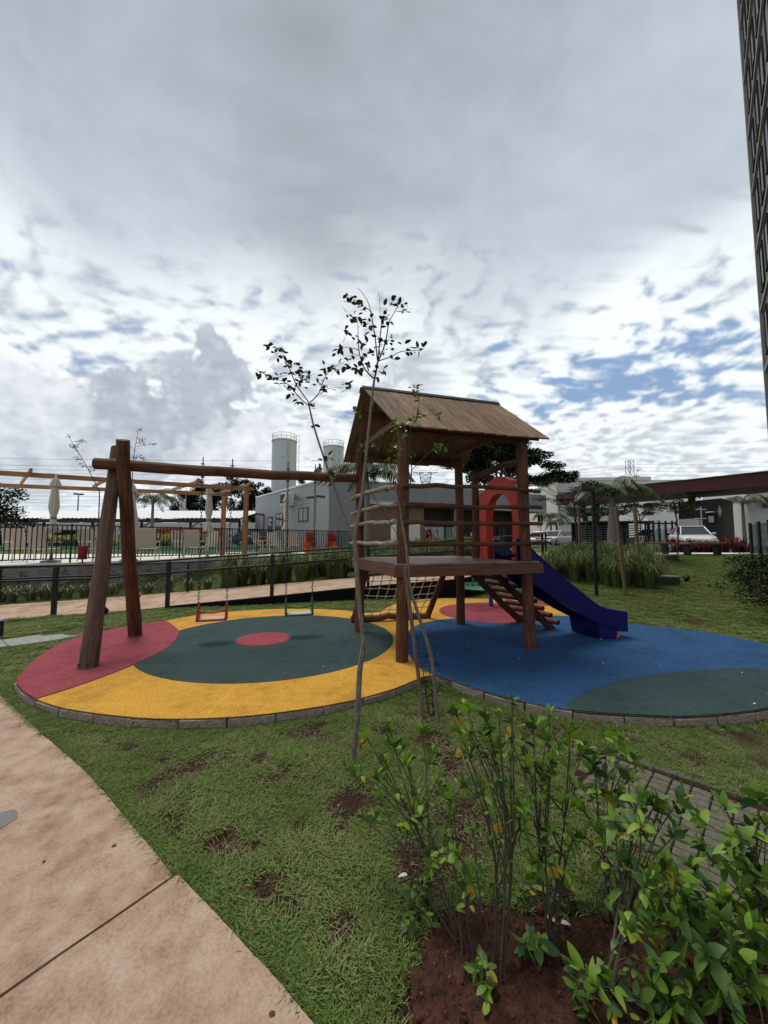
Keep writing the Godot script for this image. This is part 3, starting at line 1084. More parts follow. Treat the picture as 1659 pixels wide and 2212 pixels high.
func build_paths() -> void:
	# concrete footpath on the left, cast in bays
	var bed_mb := MB.new()
	var inner := PackedVector2Array()
	for q in path_area:
		inner.append(q)
	bed_mb.prism(inner, -0.3, -0.098, false)
	var path := struct("footpath", bed_mb.done(), M.soil)
	var off := Vector2(-0.58, 0.81) * 2.4
	var bays := [[[-6.0, -5.2], [-4.75, -4.55], [-3.9, -4.025], [-2.672, -3.168]], [[-2.660, -3.158], [-1.911, -2.641], [-0.99, -1.922]], [[-0.965, -1.925], [-0.90, -1.872], [-0.469, -1.554], [-0.24, -1.371], [0.55, -0.69], [1.3, 0.0]]]
	var e := FastNoiseLite.new()
	e.seed = 2
	e.frequency = 3.0
	for b in bays:
		var p := PackedVector2Array()
		var line := []
		for q in b:
			line.append(Vector3(q[0], 0, q[1]))
		for q in curve(line, 10):
			p.append(flat(q) + Vector2(0.8, 0.6).rotated(PI / 2) * e.get_noise_2d(q.x * 1.5, q.z * 1.5) * 0.004)
		var last := p[-1]
		var first := p[0]
		for k in range(1, 12):
			p.append(last + off * (k / 11.0) + Vector2(0.8, 0.6) * e.get_noise_2d(k * 1.9, last.x) * 0.011)
		for k in range(11, 0, -1):
			p.append(first + off * (k / 11.0) + Vector2(0.8, 0.6) * e.get_noise_2d(k * 1.9, first.x) * 0.011)
		var mb := MB.new()
		var top := -0.072 if b == bays[1] else (-0.078 if b == bays[0] else -0.068)
		mb.prism(p, -0.25, top)
		struct("slab", mb.done(), M.path_concrete, path)
	# rain left on the slab
	var pud := []
	var c := flat(G(-12, 1778, -0.07))
	for k in 16:
		var r := 0.085 * (1.0 + 0.35 * e.get_noise_2d(cos(TAU * k / 16) * 2, sin(TAU * k / 16) * 2 + 5))
		pud.append(c + Vector2(cos(TAU * k / 16) * r, sin(TAU * k / 16) * r * 1.1))
	var pm := MB.new()
	pm.prism(smooth(pud, 4), -0.0725, -0.0695, false)
	struct("puddle", pm.done(), M.puddle)
	# narrow paved path on the right: small blocks with open joints
	var pb := MB.new()
	pb.prism(paver_area, -0.3, LAWN - 0.025, false)
	var walk := struct("paved_path", pb.done(), M.soil)
	var along := Vector2(0.70, 0.71).normalized()
	var across := Vector2(along.y, -along.x)
	var meshes := []
	for k in 4:
		var bb := MB.new()
		bb.box(Transform3D(), Vector3(0.097 - 0.001 * (k % 2), 0.06, 0.0615 - 0.0005 * k), 0.006)
		meshes.append(bb.done())
	var shrunk := Geometry2D.offset_polygon(paver_area, -0.05)[0]
	var o0 := Vector2(1.8, -2.2)
	var n := 0
	for i in range(-16, 17):
		for j in range(-22, 23):
			var q := o0 + along * (i * 0.104) + across * (j * 0.069)
			if Geometry2D.is_point_in_polygon(q, shrunk) and n < 300:
				n += 1
				var s := struct("paver", meshes[rng.randi() % 4], M.paver, walk)
				s.transform = Transform3D(look(Vector3(along.x, rng.randfn(0, 0.008), along.y)), Vector3(q.x, LAWN - 0.040 + rng.randfn(0, 0.0015), q.y))
	var edge := [Vector2(1.42, -3.02), Vector2(1.65, -3.06), Vector2(2.0, -2.74), Vector2(2.35, -2.42), Vector2(3.1, -1.82)]
	for i in edge.size() - 1:
		var a: Vector2 = edge[i]
		var b: Vector2 = edge[i + 1]
		struct("edging", plank(Vector3(a.x, LAWN - 0.035, a.y), Vector3(b.x, LAWN - 0.035, b.y), 0.08, 0.06, 0.008).done(), M.paver, walk)


func build_ramp() -> void:
	var ramp: MeshInstance3D = null
	var count := 0
	for i in range(0, NE.size() - 1):
		var steps := maxi(1, int(round(NE[i].distance_to(NE[i + 1]) / 2.2)))
		for k in steps:
			var s0 := float(k) / steps
			var s1 := float(k + 1) / steps
			var a: Vector2 = NE[i].lerp(NE[i + 1], s0 + 0.006)
			var b: Vector2 = NE[i].lerp(NE[i + 1], s1)
			var c: Vector2 = FE[i].lerp(FE[i + 1], s1)
			var d: Vector2 = FE[i].lerp(FE[i + 1], s0 + 0.006)
			var mb := MB.new()
			var q := []
			for p in [a, b, c, d]:
				q.append(Vector3(p.x, ramp_y(p.x if p == a or p == b else p.x + 0.6), p.y))
			mb.quad(q[0], q[1], q[2], q[3])
			var dn := Vector3(0, -0.3, 0)
			mb.quad(q[0] + dn, q[1] + dn, q[1], q[0])
			mb.quad(q[3], q[2], q[2] + dn, q[3] + dn)
			mb.quad(q[1] + dn, q[2] + dn, q[2], q[1])
			mb.quad(q[3] + dn, q[0] + dn, q[0], q[3])
			if ramp == null:
				ramp = struct("ramp_path", mb.done(), M.ramp_concrete)
			else:
				struct("slab", mb.done(), M.ramp_concrete, ramp)
			count += 1
	# black retaining wall
	var wall := MB.new()
	for i in range(4, NE.size() - 1):
		for k in 4:
			var a: Vector2 = NE[i].lerp(NE[i + 1], k / 4.0)
			var b: Vector2 = NE[i].lerp(NE[i + 1], (k + 1) / 4.0)
			var nrm := Vector2(-(b - a).y, (b - a).x).normalized() * 0.11
			var ya := ramp_y(a.x) + 0.015
			var yb := ramp_y(b.x) + 0.015
			var p := [Vector3(a.x + nrm.x, 0, a.y + nrm.y), Vector3(b.x + nrm.x, 0, b.y + nrm.y), Vector3(b.x - nrm.x * 0.1, 0, b.y - nrm.y * 0.1), Vector3(a.x - nrm.x * 0.1, 0, a.y - nrm.y * 0.1)]
			var lowy := -0.3
			wall.quad(Vector3(p[0].x, lowy, p[0].z), Vector3(p[1].x, lowy, p[1].z), Vector3(p[1].x, yb, p[1].z), Vector3(p[0].x, ya, p[0].z))
			wall.quad(Vector3(p[0].x, ya, p[0].z), Vector3(p[1].x, yb, p[1].z), Vector3(p[2].x, yb, p[2].z), Vector3(p[3].x, ya, p[3].z))
			wall.quad(Vector3(p[2].x, lowy, p[2].z), Vector3(p[3].x, lowy, p[3].z), Vector3(p[3].x, ya, p[3].z), Vector3(p[2].x, yb, p[2].z))
	one("retaining_wall", wall.done(), M.black_wall, "low black retaining wall that rises with the ramp behind the playground", "wall")
	# hand rails on both sides, two bars each
	railing(NE, 0.05, [2, 2.9, 4, 5, 6, 7, 7.9, 8.6, 9.3], 1.0, 0.075, 0.75, "black double handrail on thick posts along the ramp edge facing the play tower", 2.0, 10)
	railing(FE, -0.06, [1, 2.3, 4, 5.1, 6.1, 7.1, 8, 8.8, 9.5], 0.86, 0.045, 0.62, "thinner black double handrail on the ramp side facing the pool terrace", 1.0, 10)

func on_line(pl: Array, s: float) -> Vector2:
	var i := clampi(int(floor(s)), 0, pl.size() - 2)
	return pl[i].lerp(pl[i + 1], s - i)

func railing(pl: Array, inset: float, at: Array, high: float, wide: float, second: float, label: String, from: float, upto: float) -> void:
	var p0 := on_line(pl, at[0])
	var t := thing("handrail", label, "railing", Vector3(p0.x, ramp_y(p0.x), p0.y))
	for s in at:
		var q := on_line(pl, s)
		var mb := MB.new()
		var y := ramp_y(q.x)
		mb.box(Transform3D(Basis(), Vector3(q.x, y + (high - 0.25) / 2, q.y - inset)), Vector3(wide, high + 0.25, wide), 0.004)
		world(t, "post", mb, M.black_metal)
	for hh in [high + 0.03, second]:
		var line := []
		var s := from
		while s <= upto:
			var q := on_line(pl, minf(s, pl.size() - 1.001))
			line.append(Vector3(q.x, ramp_y(q.x) + hh, q.y - inset + (0.0 if hh > second else 0.045)))
			s += 0.25
		var mb := MB.new()
		mb.tube(line, [0.024], 8)
		world(t, "rail", mb, M.black_metal)


# ---------- pool terrace ----------
func build_pool() -> void:
	var a := WALL_A
	var dir := WALL_DIR
	var p0 := a - dir * 9.0
	var p1 := a + dir * 15.2
	var px0 := -32.0
	var px1 := -8.6
	var pz0 := -19.0
	var pz1 := -26.0
	var floor_: MeshInstance3D = null
	# the terrace is cast round the pool
	var front_right := a + dir * ((pz0 - a.y) / dir.y)
	for pl in [[p0, front_right, Vector2(-40, pz0), Vector2(-40, p0.y)], [Vector2(px1, pz0), front_right, p1, Vector2(p1.x, -28), Vector2(px1, -28)], [Vector2(-40, pz1), Vector2(px1, pz1), Vector2(px1, -28), Vector2(-40, -28)], [Vector2(-40, pz0), Vector2(px0, pz0), Vector2(px0, pz1), Vector2(-40, pz1)]]:
		var mb := MB.new()
		mb.prism(PackedVector2Array(pl), DECK - 0.09, DECK)
		if floor_ == null:
			floor_ = struct("pool_terrace", mb.done(), M.pool_deck)
		else:
			struct("terrace_slab", mb.done(), M.pool_deck, floor_)
	var back := dir.rotated(-PI / 2) * 0.12
	if back.y > 0:
		back = -back
	var wm := MB.new()
	var f0 := p0 - back * 0.2
	var f1 := p1 - back * 0.2
	wm.prism(PackedVector2Array([p0, p1, p1 + back, p0 + back]), -0.3, DECK - 0.092)
	one("terrace_wall", wm.done(), M.pool_wall, "stained grey concrete wall that holds up the pool terrace", "wall")
	var wt := MB.new()
	wt.prism(PackedVector2Array([Vector2(px0, pz0), Vector2(px1, pz0), Vector2(px1, pz1), Vector2(px0, pz1)]), 0.2, DECK - 0.12, false)
	struct("pool_water", wt.done(), M.pool_water)
	var rim := MB.new()
	rim.box(Transform3D(Basis(), Vector3((px0 + px1) / 2, DECK + 0.12, pz1 - 0.2)), Vector3(px1 - px0, 0.26, 0.3), 0.01)
	one("pool_edge", rim.done(), M.pool_tile, "raised turquoise tiled far edge of the swimming pool", "pool edge")
	# picket fence
	var base := a + back * 2.2
	var q0 := base - dir * 3.2
	var q1 := base + dir * 14.6
	var t := thing("pool_fence", "black metal picket fence along the edge of the pool terrace", "fence", Vector3(q0.x, DECK, q0.y))
	var bar := MB.new()
	bar.box(Transform3D(), Vector3(0.026, 1.02, 0.026), 0.0)
	var bar_mesh := bar.done()
	var post := MB.new()
	post.box(Transform3D(), Vector3(0.045, 1.2, 0.045), 0.004)
	var post_mesh := post.done()
	var length := q0.distance_to(q1)
	var yaw := Basis(Vector3.UP, -dir.angle())
	var s := 0.0
	var k := 0
	while s <= length:
		var q := q0 + dir * s
		if k % 14 == 0:
			put(t, "post", post_mesh, M.black_metal, Transform3D(yaw, Vector3(q.x, DECK + 0.6, q.y) - t.position))
		else:
			put(t, "bar", bar_mesh, M.black_metal, Transform3D(yaw, Vector3(q.x, DECK + 0.64, q.y) - t.position))
		s += 0.115
		k += 1
	for hh in [0.13, 1.155]:
		world(t, "rail", plank(Vector3(q0.x, DECK + hh, q0.y), Vector3(q1.x, DECK + hh, q1.y), 0.035, 0.04, 0.003), M.black_metal)
	# timber pergola
	var pg := thing("pergola", "long timber pergola of two beams on orange-brown posts by the pool", "pergola", Vector3(XD(528, 15.1), DECK, -15.1))
	var ytop := 3.5
	var n0 := D(-60, 1016, 11.2)
	var n1 := D(548, 1057, 15.3)
	var f0v := D(-60, 1043, 13.9)
	var f1v := D(500, 1075, 17.1)
	n0.y = ytop
	n1.y = ytop
	f0v.y = ytop
	f1v.y = ytop
	world(pg, "beam", plank(n0, n1, 0.15, 0.08), M.pergola_wood)
	world(pg, "beam", plank(f0v, f1v, 0.15, 0.08), M.pergola_wood)
	for u in [[0.16, "a"], [0.42, "b"], [0.74, "c"], [0.965, "d"]]:
		var c0: Vector3 = n0.lerp(n1, u[0])
		var c1: Vector3 = f0v.lerp(f1v, u[0])
		var over_ := (c0 - c1).normalized() * 0.25
		world(pg, "crossbeam", plank(c0 + over_ + Vector3(0, 0.125, 0), c1 - over_ + Vector3(0, 0.125, 0), 0.11, 0.07), M.pergola_wood)
	for e in [n0.lerp(n1, 0.965), f0v.lerp(f1v, 0.965), n0.lerp(n1, 0.02), f0v.lerp(f1v, 0.02)]:
		world(pg, "post", plank(Vector3(e.x, DECK, e.z), Vector3(e.x, ytop - 0.08, e.z), 0.16, 0.16, 0.008, Vector3.RIGHT), M.pergola_wood)
	# folded parasols
	var spots := [[121, 1031, 12.0, "tied round the middle, its hem flaring over the pool fence"], [286, 1044, 12.8, "hanging loose and untied behind the swing frame legs"], [453, 1051, 14.6, "under the pergola corner by the orange-brown posts"], [618, 1071, 19.5, "standing before the grey tiled building wall"]]
	for i in 4:
		var c: Array = spots[i]
		var top := D(c[0], c[1], c[2])
		umbrella(Vector3(top.x, DECK, top.z), top.y - DECK, i, "closed cream parasol " + c[3])
	# sling chairs
	var chair := pool_chair()
	var list := [[44, 12.4, 1.2, "beside the terrace wall's left end"], [101, 12.0, PI, "under the tied parasol, its back to the fence"], [205, 12.6, 1.4, "behind the front swing leg"], [322, 12.9, PI + 0.3, "under the untied parasol"], [398, 15.4, 1.3, "turned sideways under the pergola beams"], [424, 14.8, PI, "with its back to the fence under the third parasol"], [448, 16.2, -0.3, "behind the third parasol's pole"], [566, 19.5, 1.3, "turned sideways left of the grey building's parasol"], [592, 20.0, PI, "left of the parasol by the grey building"], [634, 20.0, PI, "right of the parasol by the grey building"]]
	for i in list.size():
		var c: Array = list[i]
		var x := Transform3D(Basis(Vector3.UP, c[2]), Vector3(XD(c[0], c[1]), DECK, -c[1]))
		var label: String = "beige sling armchair " + c[3]
		if i == 0:
			chair.transform = x
			chair.set_meta("label", label)
		else:
			copy(chair, label, x)
	# red bin on a stand
	var bp := Vector3(XD(182, 11.6), DECK, -11.6)
	var bn := thing("litter_bin", "dark red cylindrical bin on a black stand by the pool fence", "bin", bp)
	var bm := MB.new()
	bm.lathe([Vector2(0.0, 0.12), Vector2(0.11, 0.12), Vector2(0.13, 0.5), Vector2(0.135, 0.52), Vector2(0.12, 0.52), Vector2(0.115, 0.3), Vector2(0, 0.3)], 16)
	put(bn, "bucket", bm.done(), M.bin_red)
	bm = MB.new()
	bm.lathe([Vector2(0.1, 0.0), Vector2(0.1, 0.02), Vector2(0.02, 0.03), Vector2(0.02, 0.12)], 12)
	put(bn, "stand", bm.done(), M.black_metal)
	# two moulded orange tubs with flared shells
	for c in [[671, 19.5, "with the rounder flank, beside the lamp post"], [717, 20.5, "nearest the wooden panel wall"]]:
		var o := thing("plastic_seat", "bright orange moulded plastic seat behind the fence, " + c[2], "seat", Vector3(XD(c[0], c[1]), DECK, -c[1]), "orange plastic seats by the pool")
		var sm := MB.new()
		sm.lathe([Vector2(0.18, 0.0), Vector2(0.36, 0.12), Vector2(0.40, 0.35), Vector2(0.33, 0.6), Vector2(0.25, 0.8), Vector2(0.27, 1.08), Vector2(0.22, 1.1), Vector2(0.2, 0.8), Vector2(0.28, 0.5), Vector2(0.3, 0.25), Vector2(0, 0.2)], 14)
		for i in sm.v.size():
			if sm.v[i].z > 0:
				sm.v[i].y *= 0.55 if sm.v[i].y > 0.45 else 1.0
		put(o, "shell", sm.done(), M.orange_plastic, Transform3D(Basis(Vector3.UP, 1.0), Vector3.ZERO))
		sm = MB.new()
		sm.box(Transform3D(Basis(), Vector3(0, 0.12, 0)), Vector3(0.5, 0.06, 0.5), 0.02)
		put(o, "base", sm.done(), M.orange_plastic)

func umbrella(at: Vector3, high: float, kind: int, label: String) -> void:
	var t := thing("parasol", label, "parasol", at, "folded parasols by the pool")
	var mb := MB.new()
	mb.tube([Vector3(0, 0, 0), Vector3(0, high - 0.05, 0)], [0.024], 8)
	put(t, "pole", mb.done(), M.cream_metal)
	mb = MB.new()
	mb.lathe([Vector2(0.26, 0.0), Vector2(0.26, 0.06), Vector2(0.05, 0.09), Vector2(0.04, 0.3)], 14)
	put(t, "foot", mb.done(), M.mid_grey)
	var drop := 1.55
	var pr := []
	var tied := kind != 1
	for i in 15:
		var s := i / 14.0
		var r := 0.0
		if tied:
			r = lerpf(0.08, 0.12, smoothstep(0.0, 0.5, s))
			r = lerpf(r, 0.07, smoothstep(0.5, 0.72, s))
			r = lerpf(r, 0.165, smoothstep(0.74, 1.0, s))
		else:
			r = lerpf(0.06, 0.24, s)
		pr.append([r, high - 0.18 - s * drop])
	mb = MB.new()
	var k := 32
	var rows := []
	for q in pr:
		var row := []
		for j in k + 1:
			var w := TAU * j / k
			var fold := 1.0 + 0.30 * cos(w * 8.0) * smoothstep(0.02, 0.2, q[0]) + 0.06 * sin(w * 3.0 + kind)
			row.append(mb.add(Vector3(cos(w) * q[0] * fold, q[1] + 0.025 * cos(w * 8.0 + 1.0) * (1.0 if q == pr[-1] else 0.0), sin(w) * q[0] * fold), Vector3(cos(w), 0.1, sin(w)).normalized(), Vector2(w, q[1])))
		rows.append(row)
	for i in rows.size() - 1:
		for j in k:
			mb.tri_i(rows[i + 1][j], rows[i][j + 1], rows[i + 1][j + 1])
			mb.tri_i(rows[i + 1][j], rows[i][j], rows[i][j + 1])
	var cl := put(t, "canopy", cloth(mb), M.umbrella_cloth)
	mb = MB.new()
	rows = []
	for q in [[0.015, high + 0.0], [0.07, high - 0.05], [0.11, high - 0.17], [0.145, high - 0.30]]:
		var row := []
		for j in k + 1:
			var w := TAU * j / k
			var fold: float = 1.0 + 0.22 * cos(w * 8.0) * (q[0] / 0.145)
			row.append(mb.add(Vector3(cos(w) * q[0] * fold, q[1], sin(w) * q[0] * fold), Vector3(cos(w), 0.4, sin(w)).normalized(), Vector2(w, q[1])))
		rows.append(row)
	for i in rows.size() - 1:
		for j in k:
			mb.tri_i(rows[i + 1][j], rows[i][j + 1], rows[i + 1][j + 1])
			mb.tri_i(rows[i + 1][j], rows[i][j], rows[i][j + 1])
	put(t, "vent", cloth(mb), M.umbrella_cloth)
	mb = MB.new()
	mb.lathe([Vector2(0.03, high - 0.02), Vector2(0.035, high + 0.02), Vector2(0.018, high + 0.07), Vector2(0, high + 0.09)], 10)
	put(t, "finial", mb.done(), M.cream_metal)
	if tied:
		mb = MB.new()
		mb.lathe([Vector2(0.083, high - 0.18 - drop * 0.74), Vector2(0.089, high - 0.18 - drop * 0.715), Vector2(0.083, high - 0.18 - drop * 0.69)], 16)
		sub(cl, "tie", mb, M.mid_grey)

func cloth(mb: MB) -> ArrayMesh:   # smooth normals from the faces
	for i in mb.n.size():
		mb.n[i] = Vector3.ZERO
	for i in range(0, mb.ix.size(), 3):
		var a := mb.ix[i]
		var b := mb.ix[i + 1]
		var c := mb.ix[i + 2]
		var f := (mb.v[c] - mb.v[a]).cross(mb.v[b] - mb.v[a])
		mb.n[a] += f
		mb.n[b] += f
		mb.n[c] += f
	for i in mb.n.size():
		mb.n[i] = mb.n[i].normalized() if mb.n[i].length() > 0 else Vector3.UP
	return mb.done()

func pool_chair() -> Node3D:
	var t := thing("sling_chair", "beige sling armchair", "chair", Vector3.ZERO, "sling chairs on the pool terrace")
	t.set_meta("stem", "sling_chair")
	var mb := MB.new()
	mb.box(Transform3D(Basis(Vector3.RIGHT, -0.06), Vector3(0, 0.42, 0.02)), Vector3(0.52, 0.02, 0.5), 0.008)
	put(t, "seat", mb.done(), M.sling_beige)
	mb = MB.new()
	mb.box(Transform3D(Basis(Vector3.RIGHT, -0.22), Vector3(0, 0.75, -0.31)), Vector3(0.52, 0.66, 0.02), 0.008)
	put(t, "backrest", mb.done(), M.sling_beige)
	for s in [-1, 1]:
		mb = MB.new()
		mb.tube([Vector3(0.28 * s, 0, 0.27), Vector3(0.28 * s, 0.62, 0.25)], [0.015], 6)
		put(t, "leg", mb.done(), M.cream_metal)
		mb = MB.new()
		mb.tube([Vector3(0.28 * s, 0, -0.3), Vector3(0.28 * s, 0.4, -0.22), Vector3(0.28 * s, 1.08, -0.39)], [0.015], 6)
		put(t, "leg", mb.done(), M.cream_metal)
		mb = MB.new()
		mb.tube([Vector3(0.29 * s, 0.62, 0.27), Vector3(0.30 * s, 0.65, 0.1), Vector3(0.29 * s, 0.63, -0.28)], [0.017], 6)
		put(t, "armrest", mb.done(), M.cream_metal)
	return t

# ---------- buildings ----------
func wall_quad(mb: MB, a: Vector2, b: Vector2, y0: float, y1: float, thick := 0.2) -> void:   # upright slab from a to b, thickness to the back
	var d := (b - a).normalized()
	var back := Vector2(d.y, -d.x) * thick
	if back.y > 0:
		back = -back
	mb.prism(PackedVector2Array([a, b, b + back, a + back]), y0, y1)

func opening(parent: Node3D, called: String, a: Vector2, b: Vector2, u0: float, u1: float, y0: float, y1: float, fm: Material, gm: Material, proud := 0.02, mull := 1) -> void:
	var d := (b - a).normalized()
	var nrm := Vector2(-d.y, d.x)
	if nrm.y < 0:
		nrm = -nrm
	var p0 := a.lerp(b, u0)
	var p1 := a.lerp(b, u1)
	var w := p0.distance_to(p1)
	var mid := (p0 + p1) / 2 + nrm * proud
	var basis := look(Vector3(d.x, 0, d.y))
	var fr := MB.new()
	var c := Vector3(mid.x, (y0 + y1) / 2, mid.y)
	var h := y1 - y0
	for q in [[Vector3(0, h / 2, 0), Vector3(w + 0.06, 0.06, 0.07)], [Vector3(0, -h / 2, 0), Vector3(w + 0.06, 0.06, 0.07)], [Vector3(-w / 2, 0, 0), Vector3(0.06, h - 0.06, 0.06)], [Vector3(w / 2, 0, 0), Vector3(0.06, h - 0.06, 0.06)]]:
		fr.box(Transform3D(basis, c + basis * q[0]), q[1])
	for i in range(1, mull):
		fr.box(Transform3D(basis, c + basis * Vector3(-w / 2 + w * i / mull, 0, 0)), Vector3(0.045, h - 0.07, 0.055))
	var f := world(parent, called, fr, fm)
	var g := MB.new()
	g.box(Transform3D(basis, c), Vector3(w - 0.02, h - 0.02, 0.02))
	put(f, "pane", g.done(), gm)

func build_buildings() -> void:
	# long grey tiled club house
	var A := Vector2(-3.4, -23.6)
	var E := Vector2(14.0, -33.0)
	var Bl := Vector2(-11.6, -34.6)
	var top := 5.25
	var fdir := (E - A).normalized()
	var t := thing("club_house", "long low building clad in grey tiles behind the pool and playground", "building", Vector3(A.x, STREET, A.y))
	var mb := MB.new()
	var deep := (Bl - A)
	var u1 := A + fdir * 2.5
	mb.prism(PackedVector2Array([A, u1, u1 + deep, Bl]), 0.3, top)
	world(t, "tiled_wing", mb, M.tile_grey)
	mb = MB.new()
	mb.prism(PackedVector2Array([A - fdir * 0.05 + Vector2(0, 0.05), u1 + fdir * 0.03, u1 + deep, Bl + Vector2(-0.05, -0.05)]), top + 0.003, top + 0.09)
	world(t, "coping", mb, M.white_metal)
	# set-back centre under a tiled fascia
	var back := Vector2(fdir.y, -fdir.x)
	if back.y > 0:
		back = -back
	mb = MB.new()
	wall_quad(mb, u1 + back * 0.5, A + fdir * 7.4 + back * 0.5, 0.3, 4.05, 0.3)
	world(t, "wood_panel_wall", mb, M.wood_panel)
	mb = MB.new()
	wall_quad(mb, A + fdir * 7.4 + back * 0.9, E + back * 0.9 - fdir * 2.2, 0.3, 4.05, 0.3)
	world(t, "recessed_wall", mb, M.charcoal)
	mb = MB.new()
	wall_quad(mb, u1, E, 4.05, top, 6.0)
	world(t, "fascia", mb, M.tile_grey)
	mb = MB.new()
	wall_quad(mb, u1 - back * 0.02, E - back * 0.02, 3.8, 4.045, 1.6)
	world(t, "soffit_edge", mb, M.light_grey)
	mb = MB.new()
	wall_quad(mb, u1 - back * 0.03, E - back * 0.03, top + 0.003, top + 0.07, 6.0)
	world(t, "coping", mb, M.white_metal)
	for s in [10.2, 13.1, 16.4]:
		mb = MB.new()
		var p: Vector2 = A + fdir * s
		mb.box(Transform3D(look(Vector3(fdir.x, 0, fdir.y)), Vector3(p.x + back.x * 0.3, 2.1, p.y + back.y * 0.3)), Vector3(0.3, 3.4, 0.3), 0.01)
		world(t, "pillar", mb, M.light_grey)
	# windows and doors
	opening(t, "window", A, Bl, 0.21, 0.315, 2.75, 3.65, M.dark_grey, M.window_glass, 0.03, 2)
	opening(t, "window", A, Bl, 0.53, 0.63, 2.3, 3.5, M.dark_grey, M.window_glass, 0.03, 2)
	opening(t, "door", A, Bl, 0.69, 0.755, 0.9, 3.3, M.dark_grey, M.window_glass, 0.03)
	var ra := A + fdir * 7.4 + back * 0.86
	var rb := E + back * 0.86 - fdir * 2.2
	for q in [[0.02, 0.2], [0.21, 0.38], [0.62, 0.70], [0.74, 0.86]]:
		opening(t, "window", ra, rb, q[0], q[1], 0.95, 2.45, M.dark_grey, M.pane if q[0] < 0.3 else M.window_glass, 0.03, 3)
	for q in [[0.46, 1.9, 0.16], [0.52, 1.75, 0.2]]:
		var p: Vector2 = ra.lerp(rb, q[0]) - back * 0.03
		mb = MB.new()
		mb.box(Transform3D(look(Vector3(fdir.x, 0, fdir.y)), Vector3(p.x, q[1], p.y)), Vector3(0.22, q[2] * 1.6, 0.01))
		world(t, "notice", mb, M.white_paint)
	# white block and rounded counter in front
	var wb := Vector2(XD(876, 24.5), -24.5)
	mb = MB.new()
	mb.box(Transform3D(look(Vector3(fdir.x, 0, fdir.y)), Vector3(0, 0.75, 0)), Vector3(1.9, 1.9, 0.5), 0.02)
	one("garden_wall", mb.done(), M.white_paint, "short white block wall in front of the club house's dark entrance", "wall", Vector3(wb.x, STREET - 0.1, wb.y))
	# air conditioner
	var side := (Bl - A).normalized()
	var out_ := Vector2(side.y, -side.x)
	if out_.x > 0:
		out_ = -out_
	var ap := A.lerp(Bl, 0.40) + out_ * 0.42
	var yaw := look(Vector3(side.x, 0, side.y))
	var ac := thing("air_conditioner", "white air conditioning unit hung on the grey tiled wall", "air conditioner", Vector3(ap.x, 4.0, ap.y))
	mb = MB.new()
	mb.box(Transform3D(yaw, Vector3(0, 0.42, 0)), Vector3(0.95, 0.8, 0.7), 0.03)
	put(ac, "case", mb.done(), M.off_white)
	mb = MB.new()
	mb.box(Transform3D(yaw, Vector3(side.x, 0, side.y) * 0.49 + Vector3(0, 0.42, 0)), Vector3(0.02, 0.66, 0.56), 0.005)
	mb.box(Transform3D(yaw, Vector3(out_.x, 0, out_.y) * 0.36 + Vector3(0, 0.42, 0)), Vector3(0.8, 0.66, 0.02), 0.005)
	put(ac, "grille", mb.done(), M.charcoal)
	mb = MB.new()
	mb.box(Transform3D(yaw, Vector3(-out_.x * 0.1, -0.02, -out_.y * 0.1)), Vector3(1.0, 0.05, 0.9), 0.01)
	put(ac, "bracket", mb.done(), M.white_metal)
	# satellite dish
	var dp := A.lerp(Bl, 0.30) + out_ * 0.3
	var dish := thing("satellite_dish", "small grey dish aerial on the grey tiled wall", "dish", Vector3(dp.x, 4.05, dp.y))
	mb = MB.new()
	mb.lathe([Vector2(0, 0), Vector2(0.18, 0.03), Vector2(0.33, 0.11), Vector2(0.34, 0.12), Vector2(0.18, 0.05), Vector2(0, 0.02)], 16)
	put(dish, "reflector", mb.done(), M.mid_grey, Transform3D(Basis(Vector3.RIGHT, 1.0).rotated(Vector3.UP, 0.6), Vector3(0.1, 0.1, 0.1)))
	mb = MB.new()
	mb.tube([Vector3(-out_.x * 0.3, -0.2, -out_.y * 0.3), Vector3(0, -0.1, 0), Vector3(0.1, 0.1, 0.1), Vector3(0.25, 0.25, 0.45)], [0.02], 6)
	put(dish, "arm", mb.done(), M.light_grey)
	# silos
	silo(XD(611, 70), -70.0, 2.2, D(611, 953, 70).y, 0.6, "taller white storage silo with a yellow ladder cage, left of the young tree's branch", true)
	silo(XD(719, 80), -80.0, 2.15, D(719, 966, 80).y, 0.2, "white storage silo half hidden by the play tower's roof", false)
	# car port with corrugated roof
	var cp := thing("car_port", "long open car port with a white corrugated roof beyond the pool", "car port", Vector3(-26, STREET, -32))
	mb = MB.new()
	var x := -48.0
	var i := 0
	while x < -11.9:
		var ya := 3.2 + (0.06 if i % 2 == 0 else 0.0)
		var yb := 3.2 + (0.06 if i % 2 == 1 else 0.0)
		mb.quad(Vector3(x, ya, -31.2), Vector3(x + 0.18, yb, -31.2), Vector3(x + 0.18, yb + 1.05, -37.5), Vector3(x, ya + 1.05, -37.5))
		x += 0.18
		i += 1
	world(cp, "roof", mb, M.roof_sheet)
	mb = MB.new()
	mb.box(Transform3D(Basis(), Vector3(-30, 3.02, -31.5)), Vector3(36.2, 0.3, 0.12), 0.01)
	world(cp, "front_beam", mb, M.dark_grey)
	mb = MB.new()
	mb.box(Transform3D(Basis(), Vector3(-30, 3.9, -36.8)), Vector3(36.2, 0.3, 0.12), 0.01)
	world(cp, "rear_beam", mb, M.dark_grey)
